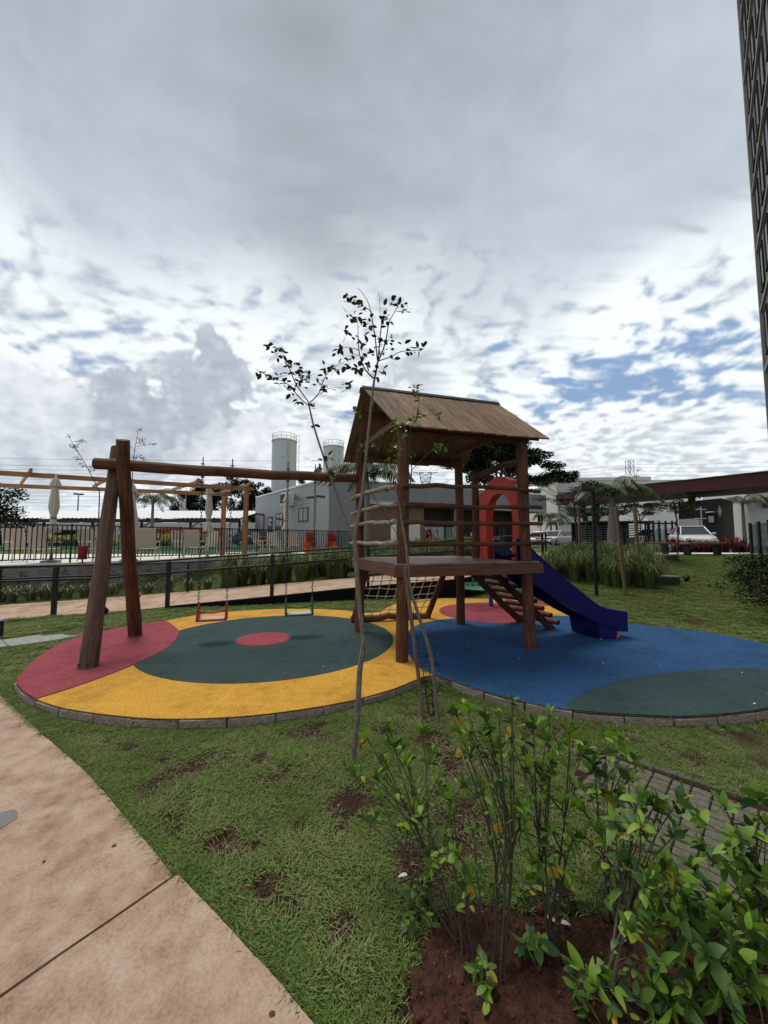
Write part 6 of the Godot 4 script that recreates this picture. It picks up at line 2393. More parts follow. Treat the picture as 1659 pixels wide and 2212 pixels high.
func build_trees() -> void:
	var olive := [Color(0.028, 0.044, 0.018), Color(0.04, 0.06, 0.024), Color(0.022, 0.036, 0.017)]
	var deep := [Color(0.028, 0.055, 0.018), Color(0.046, 0.08, 0.026), Color(0.02, 0.04, 0.014)]
	var fresh := [Color(0.06, 0.105, 0.028), Color(0.045, 0.085, 0.024), Color(0.03, 0.06, 0.018)]
	# wide dark tree behind the club house
	var base := Vector3(XD(1085, 54), STREET, -54.0)
	var t := thing("broad_tree", "wide dark green tree rising behind the tiled club house", "tree", base)
	var tr := MB.new()
	var cr := MB.new()
	limb(tr, Vector3.ZERO - Vector3(0, 0.3, 0), Vector3(0.1, 5.0, 0), 0.42, 0.34, 0.1, 10)
	for i in 17:
		var w := TAU * i / 17 + rng.randf() * 0.3
		var reach := rng.randf_range(2.2, 5.4)
		var tip := Vector3(cos(w) * reach, 6.8 + 6.6 * sqrt(1.0 - pow(reach / 6.4, 2)) * rng.randf_range(0.55, 1.0), sin(w) * reach)
		var mid := Vector3(0.1, 5.0, 0).lerp(tip, 0.5) + Vector3(0, 0.6, 0)
		limb(tr, Vector3(0.1, rng.randf_range(4.2, 5.0), 0), mid, 0.2, 0.11, 0.3)
		for k in 3:
			var tp := tip + Vector3(rng.randfn(), rng.randfn() * 0.5, rng.randfn()) * 1.1
			limb(tr, mid, tp, 0.1, 0.03, 0.25, 5)
			spray(cr, tp, Vector3(1.35, 0.65, 1.35), 480, 0.17, deep)
			spray(cr, tp + Vector3(rng.randfn(), 0.4, rng.randfn()) * 0.9, Vector3(0.9, 0.5, 0.9), 200, 0.17, deep)
	for i in 7:
		var w := TAU * i / 7
		spray(cr, Vector3(cos(w) * 2.0, 13.3 + rng.randfn() * 0.4, sin(w) * 2.0), Vector3(1.7, 0.8, 1.7), 600, 0.17, deep)
	put(t, "trunk", tr.done(), M.dark_bark, Transform3D(Basis().scaled(Vector3(1.22, 1.06, 1.22)), Vector3.ZERO))
	put(t, "crown", cr.done(), M.foliage, Transform3D(Basis().scaled(Vector3(1.22, 1.06, 1.22)), Vector3.ZERO))
	# eucalyptus row beyond the car port
	var list := [[405, 1068, 60, 5.0], [432, 1046, 62, 5.2], [470, 1050, 64, 4.5], [508, 1035, 60, 6.0], [545, 1044, 62, 5.4], [575, 1060, 63, 4.0], [655, 1020, 95, 5.0], [690, 1010, 100, 4.5]]
	for i in list.size():
		var q: Array = list[i]
		var top := D(q[0], q[1], q[2])
		var label := "tall airy eucalyptus in the row beyond the car port"
		if i >= 6:
			label = "distant eucalyptus crown showing between the two silos"
		var e := thing("eucalyptus", label, "tree", Vector3(top.x, STREET, top.z), "eucalyptus row beyond the car port" if i < 6 else "trees between the silos")
		var h := top.y - STREET
		tr = MB.new()
		cr = MB.new()
		limb(tr, Vector3(0, -0.2, 0), Vector3(0, h * 0.6, 0), 0.16, 0.1, 0.2, 7)
		var n := 15
		for k in n:
			var y := h * lerpf(0.30, 0.97, float(k) / (n - 1))
			var w := rng.randf() * TAU
			var r: float = q[3] * 0.36 * sin(PI * clampf(float(k) / n * 0.8 + 0.22, 0, 1)) * rng.randf_range(0.4, 1.1)
			var p := Vector3(cos(w) * r, y, sin(w) * r)
			limb(tr, Vector3(0, y - 0.8, 0), p, 0.05, 0.02, 0.1, 4)
			spray(cr, p, Vector3(1.0, 0.75, 1.0), 300, 0.16, olive)
			spray(cr, p + Vector3(rng.randfn() * 0.8, 0.5, rng.randfn() * 0.8), Vector3(0.6, 0.5, 0.6), 130, 0.16, olive)
		put(e, "trunk", tr.done(), M.palm_trunk)
		put(e, "crown", cr.done(), M.foliage)
	# round tree at the left edge and low far trees over the roof line
	for q in [[-8, 1036, 24, 3.4, 5.4, "bushy dark tree cut off by the left edge behind the pergola"], [150, 1101, 75, 2.6, 4.0, "small round tree top over the car port roof by the mast light"], [60, 1106, 80, 2.0, 3.0, "low tree top peeping over the left part of the car port roof"], [210, 1103, 78, 3.2, 6.0, "long low tree top over the car port roof behind the swing leg"], [335, 1106, 80, 2.6, 5.0, "low far tree top over the car port roof left of the banner"]]:
		var top := D(q[0], q[1], q[2])
		var e := thing("leafy_tree", q[5], "tree", Vector3(top.x, STREET, top.z))
		var h := top.y - STREET
		tr = MB.new()
		cr = MB.new()
		limb(tr, Vector3(0, -0.2, 0), Vector3(0, h * 0.6, 0), 0.16, 0.08, 0.1, 7)
		for k in 22:
			var w := rng.randf() * TAU
			var r: float = q[4] * 0.33 * sqrt(rng.randf())
			var p := Vector3(cos(w) * r, h - rng.randf_range(0.3, q[3]) - r * 0.4, sin(w) * r)
			limb(tr, Vector3(0, h * 0.55, 0), p, 0.06, 0.02, 0.1, 4)
			spray(cr, p, Vector3(0.75, 0.5, 0.75), 170, 0.10 if q[2] < 40 else 0.16, deep)
		put(e, "trunk", tr.done(), M.dark_bark)
		put(e, "crown", cr.done(), M.foliage)
	# palms
	palm(Vector3(XD(793, 16.5), 0.5, -16.5), D(775, 1010, 16.5).y - 0.5, 2.3, 15, 0.12, 7, "feathery palm behind the play tower in front of the tiled wall", "palm")
	palm(Vector3(XD(1325, 14.6), hgt(XD(1325, 14.6), -14.6), -14.6), D(1330, 1050, 14.6).y - 0.85, 1.7, 13, 0.15, 3, "palm with a swollen ringed trunk in the right flower bed", "palm")
	palm(Vector3(XD(318, 24), DECK, -24.5), D(318, 1070, 24).y - DECK, 2.2, 11, 0.1, 9, "palm with drooping fronds behind the untied parasol", "palm")
	palm(Vector3(XD(1190, 46), STREET, -46), D(1190, 1112, 46).y - STREET, 2.4, 10, 0.14, 13, "far palm above the white hatchback", "palm")
	palm(Vector3(XD(1208, 40), STREET, -40.6), D(1208, 1125, 40).y - STREET, 2.0, 10, 0.14, 15, "low palm close behind the white hatchback", "palm")
	palm(Vector3(XD(1607, 34), STREET, -34), D(1607, 1075, 34).y - STREET, 2.2, 11, 0.14, 19, "palm behind the gatehouse's right side", "palm")
	# flat-topped young trees in the right bed
	var spec := [[1243, 1185, 11.6, 1040, 1.25, 0.50, "flat-topped young tree leaning over the black lamp post"], [1289, 1178, 20.0, 1090, 1.5, 0.9, "layered young tree behind the black lamp post"], [1455, 1192, 15.6, 1050, 0.85, 0.9, "ferny young tree beside the left bench"], [1380, 1180, 24.0, 1082, 1.3, 1.0, "dark bushy tree behind the ringed palm"]]
	for i in spec.size():
		var q: Array = spec[i]
		var top := D(q[0], q[3], q[2])
		var y0 := hgt(top.x, top.z) if q[2] < 19 else STREET
		var e := thing("young_tree", q[6], "tree", Vector3(top.x, y0, top.z))
		var h := top.y - y0
		tr = MB.new()
		cr = MB.new()
		var lean := Vector3(-0.06, 0, 0) if i == 0 else Vector3.ZERO
		limb(tr, Vector3(0, -0.1, 0), Vector3(0, h * 0.72, 0) + lean, 0.035, 0.022, 0.03, 7)
		for k in 20:
			var w := TAU * k / 20 + rng.randf()
			var r: float = q[4] * sqrt(rng.randf_range(0.05, 1.0))
			var y: float = h * (0.74 if i != 2 else 0.62) + (h * 0.24) * rng.randf() + (r * 0.12 if i == 0 else 0.0)
			var p := Vector3(cos(w) * r, y, sin(w) * r) + lean
			limb(tr, Vector3(0, h * lerpf(0.55, 0.8, rng.randf()), 0) + lean, p, 0.014, 0.006, 0.04, 4)
			spray(cr, p, Vector3(0.26, 0.085 if i != 2 else 0.2, 0.26) * (1.0 if q[2] < 18 else 1.6), 90, 0.035 * (1.0 if q[2] < 18 else 1.8), fresh if i != 3 else deep)
		put(e, "trunk", tr.done(), M.dark_bark)
		put(e, "crown", cr.done(), M.foliage)
	# low bushy tree near the lamp
	# thin, nearly bare saplings
	for q in [[215, 1062, 150, 946, 12.5, "thin sapling with small leaves leaning left above the swing beam"], [285, 1060, 298, 934, 12.0, "thin upright sapling with small leaves right of the swing legs"], [1374, 1185, 1375, 1020, 13.5, "thin bare sapling right of the ringed palm"], [1392, 1170, 1398, 1085, 14.5, "thin sparse sapling beside the second wooden stake"]]:
		var a := D(q[0], q[1], q[4])
		var b := D(q[2], q[3], q[4])
		var y0 := DECK if q[0] < 400 else hgt(a.x, a.z)
		var e := thing("thin_sapling", q[5], "tree", Vector3(a.x, y0, a.z))
		tr = MB.new()
		cr = MB.new()
		var top := b - e.position
		limb(tr, Vector3(0, -0.05, 0), Vector3(0, maxf(a.y - y0, 0.3), 0), 0.02, 0.016, 0.02, 6)
		limb(tr, Vector3(0, maxf(a.y - y0, 0.3), 0), top, 0.016, 0.005, 0.08, 5)
		for k in 9:
			var s := lerpf(0.35, 1.0, k / 8.0)
			var p := Vector3(0, maxf(a.y - y0, 0.3), 0).lerp(top, s)
			var p2 := p + Vector3(rng.randfn() * 0.22, rng.randf_range(0.0, 0.22), rng.randfn() * 0.22)
			limb(tr, p, p2, 0.006, 0.003, 0.03, 4)
			spray(cr, p2, Vector3(0.12, 0.08, 0.12), 22 if q[0] < 400 else 12, 0.028, deep)
			spray(cr, p.lerp(p2, 0.5), Vector3(0.1, 0.06, 0.1), 8, 0.025, deep)
		put(e, "trunk", tr.done(), M.dark_bark)
		put(e, "leaves", cr.done(), M.foliage)

func palm(at: Vector3, h: float, reach: float, fronds: int, r: float, sd: int, label: String, category: String) -> void:
	rng.seed = 100 + sd
	var t := thing("palm_tree", label, category, at)
	var mb := MB.new()
	var prof := []
	for i in 15:
		var s := i / 14.0
		var rr := r * lerpf(1.25, 0.75, s) * (1.0 + 0.35 * sin(PI * clampf(s * 1.3, 0, 1)) * (1.0 if sd == 3 else 0.1))
		prof.append(Vector2(rr * 1.03, h * 0.8 * s - 0.1 * (1 - s)))
		prof.append(Vector2(rr * 0.97, h * 0.8 * (s + 0.055) - 0.1 * (1 - s)))
	mb.lathe(prof, 12)
	put(t, "trunk", mb.done(), M.palm_trunk)
	mb = MB.new()
	mb.tube([Vector3(0, h * 0.79, 0), Vector3(0, h * 0.9, 0), Vector3(0, h, 0)], [r * 0.75, r * 0.55, r * 0.15], 8)
	put(t, "crown_shaft", mb.done(), M.palm_green)
	for i in fronds:
		mb = MB.new()
		var w := TAU * i / fronds + rng.randf_range(-0.15, 0.15)
		var rise := rng.randf_range(0.15, 0.75) if i % 3 else rng.randf_range(0.7, 1.1)
		var d := Vector3(cos(w), 0, sin(w))
		var c0 := Vector3(0, h * 0.9, 0)
		var lg := reach * rng.randf_range(0.8, 1.1)
		var line := curve([c0, c0 + d * (lg * 0.25) + Vector3(0, lg * 0.32 * rise, 0), c0 + d * (lg * 0.62) + Vector3(0, lg * 0.30 * rise, 0), c0 + d * lg * 0.92 - Vector3(0, lg * (0.34 - 0.3 * rise), 0)], 6)
		mb.col = Color(0.8, 0.8, 0.8)
		mb.tube(line, [0.022, 0.006], 4)
		for j in range(3, line.size()):
			var p: Vector3 = line[j]
			var dir: Vector3 = (line[j] - line[j - 1]).normalized()
			var side := dir.cross(Vector3.UP).normalized()
			var ll := lg * 0.36 * sin(PI * clampf(float(j) / line.size() * 0.85 + 0.18, 0, 1))
			for e in 3:
				var pp := p - dir * (lg * 0.92 / 18.0 * e / 3.0)
				for s in [-1.0, 1.0]:
					mb.col = Color(1, 1, 1) * rng.randf_range(0.65, 1.35)
					var tip: Vector3 = pp + side * s * ll * 0.55 + dir * ll * 0.45 - Vector3(0, ll * rng.randf_range(0.35, 0.7), 0)
					var midp: Vector3 = pp.lerp(tip, 0.5) + Vector3(0, ll * 0.12, 0)
					mb.strip([pp, midp, tip], [0.010 * lg / 2.0 + 0.006, 0.013 * lg / 2.0 + 0.007, 0.002], Vector3.UP)
		put(t, "frond", mb.done(), M.palm_green)
	rng.seed = 500 + sd


# ---------- planting beds ----------
func strap_plant(h: float, blades: int, spread: float, wide: float, sd: int) -> ArrayMesh:
	var r := RandomNumberGenerator.new()
	r.seed = sd
	var mb := MB.new()
	for i in blades:
		var w := r.randf() * TAU
		var d := Vector3(cos(w), 0, sin(w))
		var lg := h * r.randf_range(0.65, 1.15)
		var out_ := spread * r.randf_range(0.2, 1.0)
		var root := d * r.randf() * spread * 0.25
		mb.col = Color(1, 1, 1) * r.randf_range(0.6, 1.5)
		var tip := root + d * out_ * 1.15 + Vector3(0, lg * r.randf_range(0.6, 1.0), 0)
		mb.strip([root - Vector3(0, 0.03, 0), root + d * out_ * 0.25 + Vector3(0, lg * 0.5, 0), root + d * out_ * 0.65 + Vector3(0, lg * 0.88, 0), tip], [wide * 0.8, wide, wide * 0.8, wide * 0.1], d.lerp(Vector3.UP, 0.5), 0.3)
	return mb.done()

func plant(called: String, mesh: ArrayMesh, m: Material, at: Vector3, label: String, group: String, s := 1.0) -> void:
	var o := one(called, mesh, m, label, "plant", at, group)
	o.transform = Transform3D(Basis(Vector3.UP, rng.randf() * TAU).scaled(Vector3(s, s * rng.randf_range(0.9, 1.1), s)), at)

func build_beds() -> void:
	rng.seed = 21
	var grassy := []
	for k in 4:
		grassy.append(strap_plant(0.9, 150, 0.6, 0.0095, 40 + k))
	var pale := [strap_plant(0.34, 46, 0.34, 0.013, 50), strap_plant(0.38, 50, 0.36, 0.013, 51)]
	# long strappy bed between ramp and terrace wall
	for i in 95:
		var s := rng.randf_range(4.1, 7.9)
		var q := on_line(FE, s)
		var room := 3.4 if q.x > -3 else 1.2
		q += Vector2(0.1, -1).normalized() * (0.35 + rng.randf() * room)
		if behind_wall(q.x, q.y + 0.35):
			continue
		plant("strap_leaf_plant", grassy[i % 4], M.strap_green, Vector3(q.x, hgt(q.x, q.y), q.y), "long-leaved green clump in the bed between the ramp and the pool fence", "strap-leaved plants behind the ramp", rng.randf_range(0.85, 1.15))
	for i in 16:
		var q := on_line(FE, rng.randf_range(7.6, 9.2)) + Vector2(0.0, -0.5 - rng.randf() * 3)
		plant("strap_leaf_plant", grassy[i % 4], M.strap_green, Vector3(q.x, hgt(q.x, q.y), q.y), "long-leaved green clump in front of the club house's dark wall", "strap-leaved plants before the club house", rng.randf_range(0.8, 1.0))
	# variegated low clumps along the wall foot
	for i in 17:
		var q := on_line(FE, lerpf(0.7, 4.4, i / 16.0)) + Vector2(-0.25, -0.55 - rng.randf() * 0.3)
		plant("spider_plant", pale[i % 2], M.strap_pale, Vector3(q.x, hgt(q.x, q.y), q.y), "low pale striped clump at the foot of the grey terrace wall", "striped clumps along the terrace wall", rng.randf_range(0.85, 1.2))
	# dark twiggy shrubs before the wall
	for i in 9:
		var q := on_line(FE, lerpf(0.6, 4.6, i / 8.0)) + Vector2(-0.4, -0.95)
		var t := thing("dark_shrub", "thin dark purple-leaved shrub against the grey terrace wall", "shrub", Vector3(q.x, hgt(q.x, q.y), q.y), "dark shrubs along the terrace wall")
		var st := MB.new()
		var fo := MB.new()
		for k in 7:
			var tip := Vector3(rng.randfn() * 0.26, rng.randf_range(0.4, 0.78), rng.randfn() * 0.2)
			limb(st, Vector3(0, -0.03, 0), tip, 0.008, 0.004, 0.05, 4)
			spray(fo, tip, Vector3(0.16, 0.1, 0.16), 26, 0.025, [Color(0.022, 0.018, 0.018), Color(0.03, 0.028, 0.02)])
		put(t, "stem", st.done(), M.dark_bark)
		put(t, "foliage", fo.done(), M.foliage)
	# right bed: tall strappy clumps
	var rb := 0
	while rb < 62:
		var px := rng.randf_range(1178, 1405)
		var d := rng.randf_range(9.6, 12.6)
		var x := XD(px, d)
		if d < lerpf(10.6, 9.4, clampf((px - 1180) / 200.0, 0, 1)) or (px > 1385 and d > 11.2):
			continue
		plant("strap_leaf_plant", grassy[rb % 4], M.strap_green, Vector3(x, hgt(x, -d), -d), "tall green strap-leaved clump in the right bed behind the slide", "strap-leaved plants in the right bed", rng.randf_range(0.68, 0.98))
		rb += 1
	# purple cordylines behind the benches and by the club house
	var cord := [strap_plant(0.62, 34, 0.3, 0.024, 60), strap_plant(0.55, 30, 0.28, 0.022, 61)]
	for i in 22:
		var px := lerpf(1384, 1612, i / 21.0) + rng.randf_range(-4, 4)
		var d := rng.randf_range(17.6, 18.4)
		plant("cordyline", cord[i % 2], M.cordyline if i % 3 else M.cordyline_red, Vector3(XD(px, d), 0.80, -d), "dark red-leaved plant in the hedge behind the benches", "red-leaved hedge behind the benches", rng.randf_range(0.95, 1.35))
	for q in [[915, 1.3], [928, 1.9], [938, 1.2], [1030, 1.2], [950, 1.0]]:
		var d := 21.5
		plant("cordyline", cord[0], M.cordyline_red, Vector3(XD(q[0], d), hgt(XD(q[0], d), -d), -d), "dark red spiky plant in front of the club house entrance", "red spiky plants by the club house", q[1])
	for q in [1417, 1437, 1405]:
		plant("silver_shrub", pale[0], M.silver_leaf, Vector3(XD(q, 17.0), 0.82, -17.0), "small silver-grey shrub among the red-leaved hedge plants", "silver shrubs in the hedge", 1.7)
	# yellow variegated planting beyond the pool
	var var_ := strap_plant(0.9, 60, 0.7, 0.035, 63)
	for i in 34:
		var px := rng.randf_range(-10, 470)
		var d := rng.randf_range(27.2, 28.2)
		plant("variegated_plant", var_, M.strap_yellow if i % 3 else M.strap_green, Vector3(XD(px, d), 0.70, -d), "yellow-striped leafy plant in the row beyond the pool", "yellow-striped plants beyond the pool", rng.randf_range(0.9, 1.4))
	# flowering hedge at the right edge of the lawn
	var hedge_cols := [Color(0.06, 0.095, 0.035), Color(0.09, 0.13, 0.05), Color(0.04, 0.065, 0.026)]
	for q in [[1648, 8.2, 0.95], [1672, 7.3, 1.0], [1640, 9.3, 0.8], [1626, 10.2, 0.7], [1690, 8.3, 1.2]]:
		var x := XD(q[0], q[1])
		var t := thing("hedge_shrub", "leafy shrub with small pale flowers by the green wire fence", "shrub", Vector3(x, hgt(x, -q[1]), -q[1]), "flowering shrubs along the wire fence")
		var st := MB.new()
		var fo := MB.new()
		var fl := MB.new()
		for k in 22:
			var tip := Vector3(rng.randfn() * 0.32, rng.randf_range(0.12, 1.0) * q[2], rng.randfn() * 0.32)
			limb(st, Vector3(rng.randfn() * 0.1, -0.03, rng.randfn() * 0.1), tip, 0.01, 0.004, 0.05, 4)
			spray(fo, tip, Vector3(0.2, 0.14, 0.2), 120, 0.024, hedge_cols)
			spray(fl, tip + Vector3(0, 0.05, 0), Vector3(0.18, 0.1, 0.18), 3, 0.016, [Color(0.42, 0.46, 0.55), Color(0.55, 0.55, 0.5)])
		put(t, "stem", st.done(), M.dark_bark)
		put(t, "foliage", fo.done(), M.foliage)
		put(t, "flowers", fl.done(), M.foliage)
	# small weed shrub at the second sapling's foot
	var wp := G(930, 1545, LAWN)
	var ws := thing("weedy_shrub", "small thin weed with tiny leaves at the staked sapling's foot", "shrub", wp)
	var st := MB.new()
	var fo := MB.new()
	for q in [[905, 1395], [925, 1425], [945, 1400], [955, 1440], [935, 1470], [915, 1450], [950, 1480], [925, 1500], [895, 1480]]:
		var tip := D(q[0], q[1], -wp.z + rng.randfn() * 0.06) - wp
		limb(st, Vector3(rng.randfn() * 0.02, -0.01, rng.randfn() * 0.02), tip, 0.004, 0.002, 0.03, 4)
		for k in 6:
			spray(fo, tip * lerpf(0.35, 1.05, k / 5.0), Vector3(0.035, 0.03, 0.035), 7, 0.012, fresh_cols())
	put(ws, "stem", st.done(), M.twig)
	put(ws, "foliage", fo.done(), M.foliage)

func fresh_cols() -> Array:
	return [Color(0.05, 0.09, 0.03), Color(0.035, 0.07, 0.022)]


# ---------- saplings on the lawn ----------
func leaf_shape(lg: float, wd: float, curl: float, seg := 8) -> ArrayMesh:
	var mb := MB.new()
	var p := []
	var w := []
	for i in seg + 1:
		var s := float(i) / seg
		p.append(Vector3(s * lg, -curl * lg * s * s + 0.12 * lg * s, 0))
		w.append(wd * pow(sin(PI * clampf(pow(s, 0.85) * 0.96 + 0.04, 0, 1)), 0.75))
	mb.strip(p, w, Vector3.UP, 0.16)
	return mb.done()

func twig_line(t: Node3D, pts: Array, depth: float, r0: float, r1: float, m: Material, called := "branch") -> Array:
	var line := []
	for q in pts:
		line.append(D(q[0], q[1], depth + (q[2] if q.size() > 2 else 0.0)))
	var cv := curve(line, 4)
	var rad := []
	for i in cv.size():
		rad.append(lerpf(r0, r1, float(i) / (cv.size() - 1)))
	var mb := MB.new()
	mb.uvo = Vector2(rng.randf() * 9, rng.randf())
	mb.tube(cv, rad, 7)
	world(t, called, mb, m)
	return cv

func leaf_cluster(t: Node3D, at: Vector3, n: int, r: float, shapes: Array, m: Material, size := 1.0) -> void:
	for i in n:
		var d := Vector3(rng.randfn(), rng.randfn() * 0.7, rng.randfn()).normalized()
		var b := look(d, Vector3(rng.randfn() * 0.4, 1, rng.randfn() * 0.4).normalized()).scaled(Vector3.ONE * size * rng.randf_range(0.75, 1.2))
		put(t, "leaf", shapes[rng.randi() % shapes.size()], m, Transform3D(b, at + d * r * rng.randf_range(0.1, 0.9) - t.position))

func zl(list: Array) -> Array:   # from the enlarged crop at 1000,1100 (800 wide)
	return list.map(func(q): return [548.6 + q[0] * 0.2645, 603.5 + q[1] * 0.2645] + q.slice(2))

func build_saplings() -> void:
	rng.seed = 77
	var shapes := [leaf_shape(0.044, 0.0135, 0.2), leaf_shape(0.04, 0.0135, 0.35), leaf_shape(0.048, 0.0145, 0.1)]
	var b := G(758, 1678, LAWN)
	var dp := -b.z
	var t := thing("sapling", "tall thin sapling with a bent pale trunk standing in front of the play tower", "tree", b)
	var trunk := [[757, 1690], [759, 1668], [771, 1561], [777, 1452], [785, 1397], [784, 1370], [776, 1302], [769, 1206], [766, 1163]]
	twig_line(t, trunk, dp, 0.021, 0.0155, M.sapling_bark, "trunk")
	twig_line(t, [[766, 1163], [771, 1134], [776, 1105], [781, 1074], [787, 1021], [796, 934], [804, 855], [809, 818]], dp, 0.0145, 0.008, M.sapling_bark, "trunk")
	var br := []
	br.append(twig_line(t, [[809, 818], [816, 783], [821, 730], [826, 690], [836, 668]], dp, 0.007, 0.002, M.twig))
	br.append(twig_line(t, zl([[985, 815], [910, 740], [870, 640], [855, 560], [850, 430], [848, 345]]), dp, 0.006, 0.002, M.twig))
	br.append(twig_line(t, zl([[1005, 690], [1060, 560], [1088, 440], [1102, 350, 0.05], [1135, 290, 0.08], [1190, 190, 0.1]]), dp, 0.006, 0.002, M.twig))
	br.append(twig_line(t, zl([[1008, 660], [990, 480], [965, 330], [940, 210], [900, 130], [845, 68]]), dp, 0.005, 0.0012, M.twig))
	br.append(twig_line(t, zl([[1012, 668], [1110, 635], [1200, 590], [1320, 580], [1385, 568]]), dp, 0.004, 0.0015, M.twig))
	br.append(twig_line(t, zl([[1030, 330], [1028, 200], [1015, 100]]), dp, 0.002, 0.001, M.twig))
	br.append(twig_line(t, zl([[965, 270], [900, 220], [860, 195], [790, 130]]), dp, 0.003, 0.0015, M.twig))
	br.append(twig_line(t, zl([[860, 580], [800, 560], [700, 550], [650, 545]]), dp, 0.003, 0.001, M.twig))
	# long low branch to the left
	twig_line(t, [[766, 1163], [745, 1120], [728, 1070], [711, 1021], [700, 990], [678, 921], [667, 873]], dp, 0.010, 0.006, M.sapling_bark, "trunk")
	twig_line(t, zl([[450, 1015], [430, 980], [340, 850], [290, 720], [270, 660], [240, 620], [170, 545]]), dp, 0.005, 0.0015, M.twig)
	twig_line(t, zl([[450, 1030], [380, 975], [290, 870], [230, 830], [150, 800], [20, 740]]), dp, 0.0045, 0.0015, M.twig)
	twig_line(t, zl([[450, 1012], [530, 930], [570, 820], [610, 760], [720, 670]]), dp, 0.0045, 0.0015, M.twig)
	twig_line(t, zl([[540, 935], [620, 890], [730, 885]]), dp, 0.003, 0.0012, M.twig)
	var clusters := [[770, 120, 3], [800, 145, 4], [780, 185, 3], [825, 190, 4], [845, 240, 4], [880, 245, 3], [760, 280, 3], [800, 310, 2], [850, 290, 3], [860, 345, 8], [880, 380, 5], [935, 320, 3], [940, 365, 5], [955, 420, 4], [1055, 240, 2], [1070, 295, 9], [1090, 340, 8], [1040, 310, 4], [1130, 180, 4], [1160, 155, 2], [1190, 220, 6], [1220, 200, 4], [1235, 265, 4], [1265, 250, 2], [735, 410, 2], [775, 430, 4], [800, 465, 5], [830, 470, 2], [880, 510, 4], [925, 525, 5], [1015, 480, 4], [1055, 490, 3], [1020, 540, 7], [1000, 560, 4], [1110, 510, 5], [1120, 565, 4], [700, 570, 5], [680, 590, 3], [720, 540, 2], [800, 610, 4], [820, 640, 3], [960, 610, 5], [940, 640, 4], [1060, 590, 3], [1130, 655, 5], [1215, 535, 2], [1240, 580, 4], [1280, 590, 4], [1340, 570, 5], [1385, 563, 3], [750, 690, 4], [800, 720, 7], [850, 730, 9], [880, 700, 4], [915, 690, 3], [930, 720, 4], [1010, 740, 4], [1050, 735, 4], [1000, 770, 3], [985, 800, 2], [1020, 400, 2], [1115, 460, 2], [155, 520, 2], [130, 548, 3], [185, 560, 3], [170, 590, 3], [200, 600, 4], [235, 605, 3], [195, 630, 2], [20, 735, 4], [60, 760, 4], [90, 775, 3], [190, 745, 2], [160, 810, 5], [200, 790, 5], [230, 850, 4], [260, 845, 5], [270, 785, 4], [280, 715, 3], [320, 710, 4], [345, 680, 2], [360, 720, 2], [355, 790, 9], [390, 775, 8], [420, 770, 6], [440, 800, 4], [370, 830, 7], [410, 850, 4], [405, 880, 2], [320, 870, 3], [310, 920, 4], [360, 985, 5], [390, 1000, 4], [490, 1020, 2], [490, 1055, 2], [460, 1040, 1], [600, 690, 2], [580, 712, 2], [610, 740, 5], [650, 745, 6], [680, 740, 4], [585, 790, 2], [525, 860, 5], [540, 885, 3], [580, 910, 4], [615, 908, 3], [730, 850, 3], [770, 865, 3], [780, 905, 2], [730, 635, 2], [480, 1180, 4], [575, 1480, 6], [600, 1455, 4], [530, 1485, 2], [620, 1590, 7], [640, 1620, 6]]
	for c in clusters:
		leaf_cluster(t, D(548.6 + c[0] * 0.2645, 603.5 + c[1] * 0.2645, dp + rng.randfn() * 0.03), int(ceil(c[2] * 0.68)), 0.028, shapes, M.leaf_sapling)
	# second sapling with a stake
	var b2 := G(937, 1560, LAWN)
	var d2 := -b2.z
	var s2 := thing("staked_sapling", "slender sapling tied to a brown stake before the tower's front post", "tree", b2)
	twig_line(s2, [[944, 1572], [944, 1550], [942, 1520], [931, 1419], [904, 1329], [885, 1266], [881, 1217], [877, 1179], [868, 1125]], d2, 0.019, 0.012, M.sapling_bark, "trunk")
	twig_line(s2, [[868, 1125], [864, 1100], [856, 1060], [845, 1015], [838, 985]], d2, 0.008, 0.003, M.sapling_bark)
	twig_line(s2, [[868, 1125], [876, 1089], [884, 1055], [889, 1015], [884, 960], [880, 930]], d2, 0.008, 0.003, M.twig)
	twig_line(s2, [[889, 1015], [905, 1000], [925, 980], [950, 965]], d2, 0.004, 0.002, M.twig)
	twig_line(s2, [[884, 960], [887, 925], [900, 905], [905, 870], [903, 845]], d2, 0.005, 0.002, M.twig)
	twig_line(s2, [[899, 905], [918, 898], [938, 893]], d2, 0.003, 0.0015, M.twig)
	twig_line(s2, [[845, 1015], [838, 975], [820, 966], [806, 967]], d2, 0.003, 0.0015, M.twig)
	twig_line(s2, [[856, 1060], [830, 1035], [810, 1015], [795, 998]], d2, 0.003, 0.0015, M.twig)
	twig_line(s2, [[880, 1180], [862, 1160], [800, 1060], [780, 1000]], d2, 0.004, 0.0015, M.twig)
	for c in [[1075, 80, 4], [1120, 70, 4], [1110, 130, 4], [1160, 120, 3], [1090, 190, 4], [1180, 200, 2], [1190, 260, 2], [1150, 430, 5], [1180, 450, 4], [1110, 450, 3], [1360, 380, 3], [1390, 430, 5], [1425, 450, 4], [1060, 530, 4], [830, 510, 4], [860, 540, 3], [890, 600, 6], [830, 640, 5], [920, 580, 4], [870, 700, 5], [1000, 660, 4], [1010, 700, 4], [690, 690, 5], [670, 640, 2], [1350, 900, 5], [1400, 880, 6], [1450, 860, 4], [1480, 840, 3], [820, 840, 5], [860, 880, 7], [900, 860, 6], [810, 930, 5], [880, 940, 4], [850, 990, 4], [1050, 990, 4], [1080, 940, 3], [550, 870, 4], [590, 850, 3], [410, 890, 2], [430, 950, 3], [340, 400, 3], [310, 440, 3], [380, 430, 5], [830, 1150, 2], [800, 1000, 3], [700, 1280, 3], [760, 1300, 2], [660, 1190, 3], [1030, 1290, 2], [870, 1060, 4], [850, 1230, 2]]:
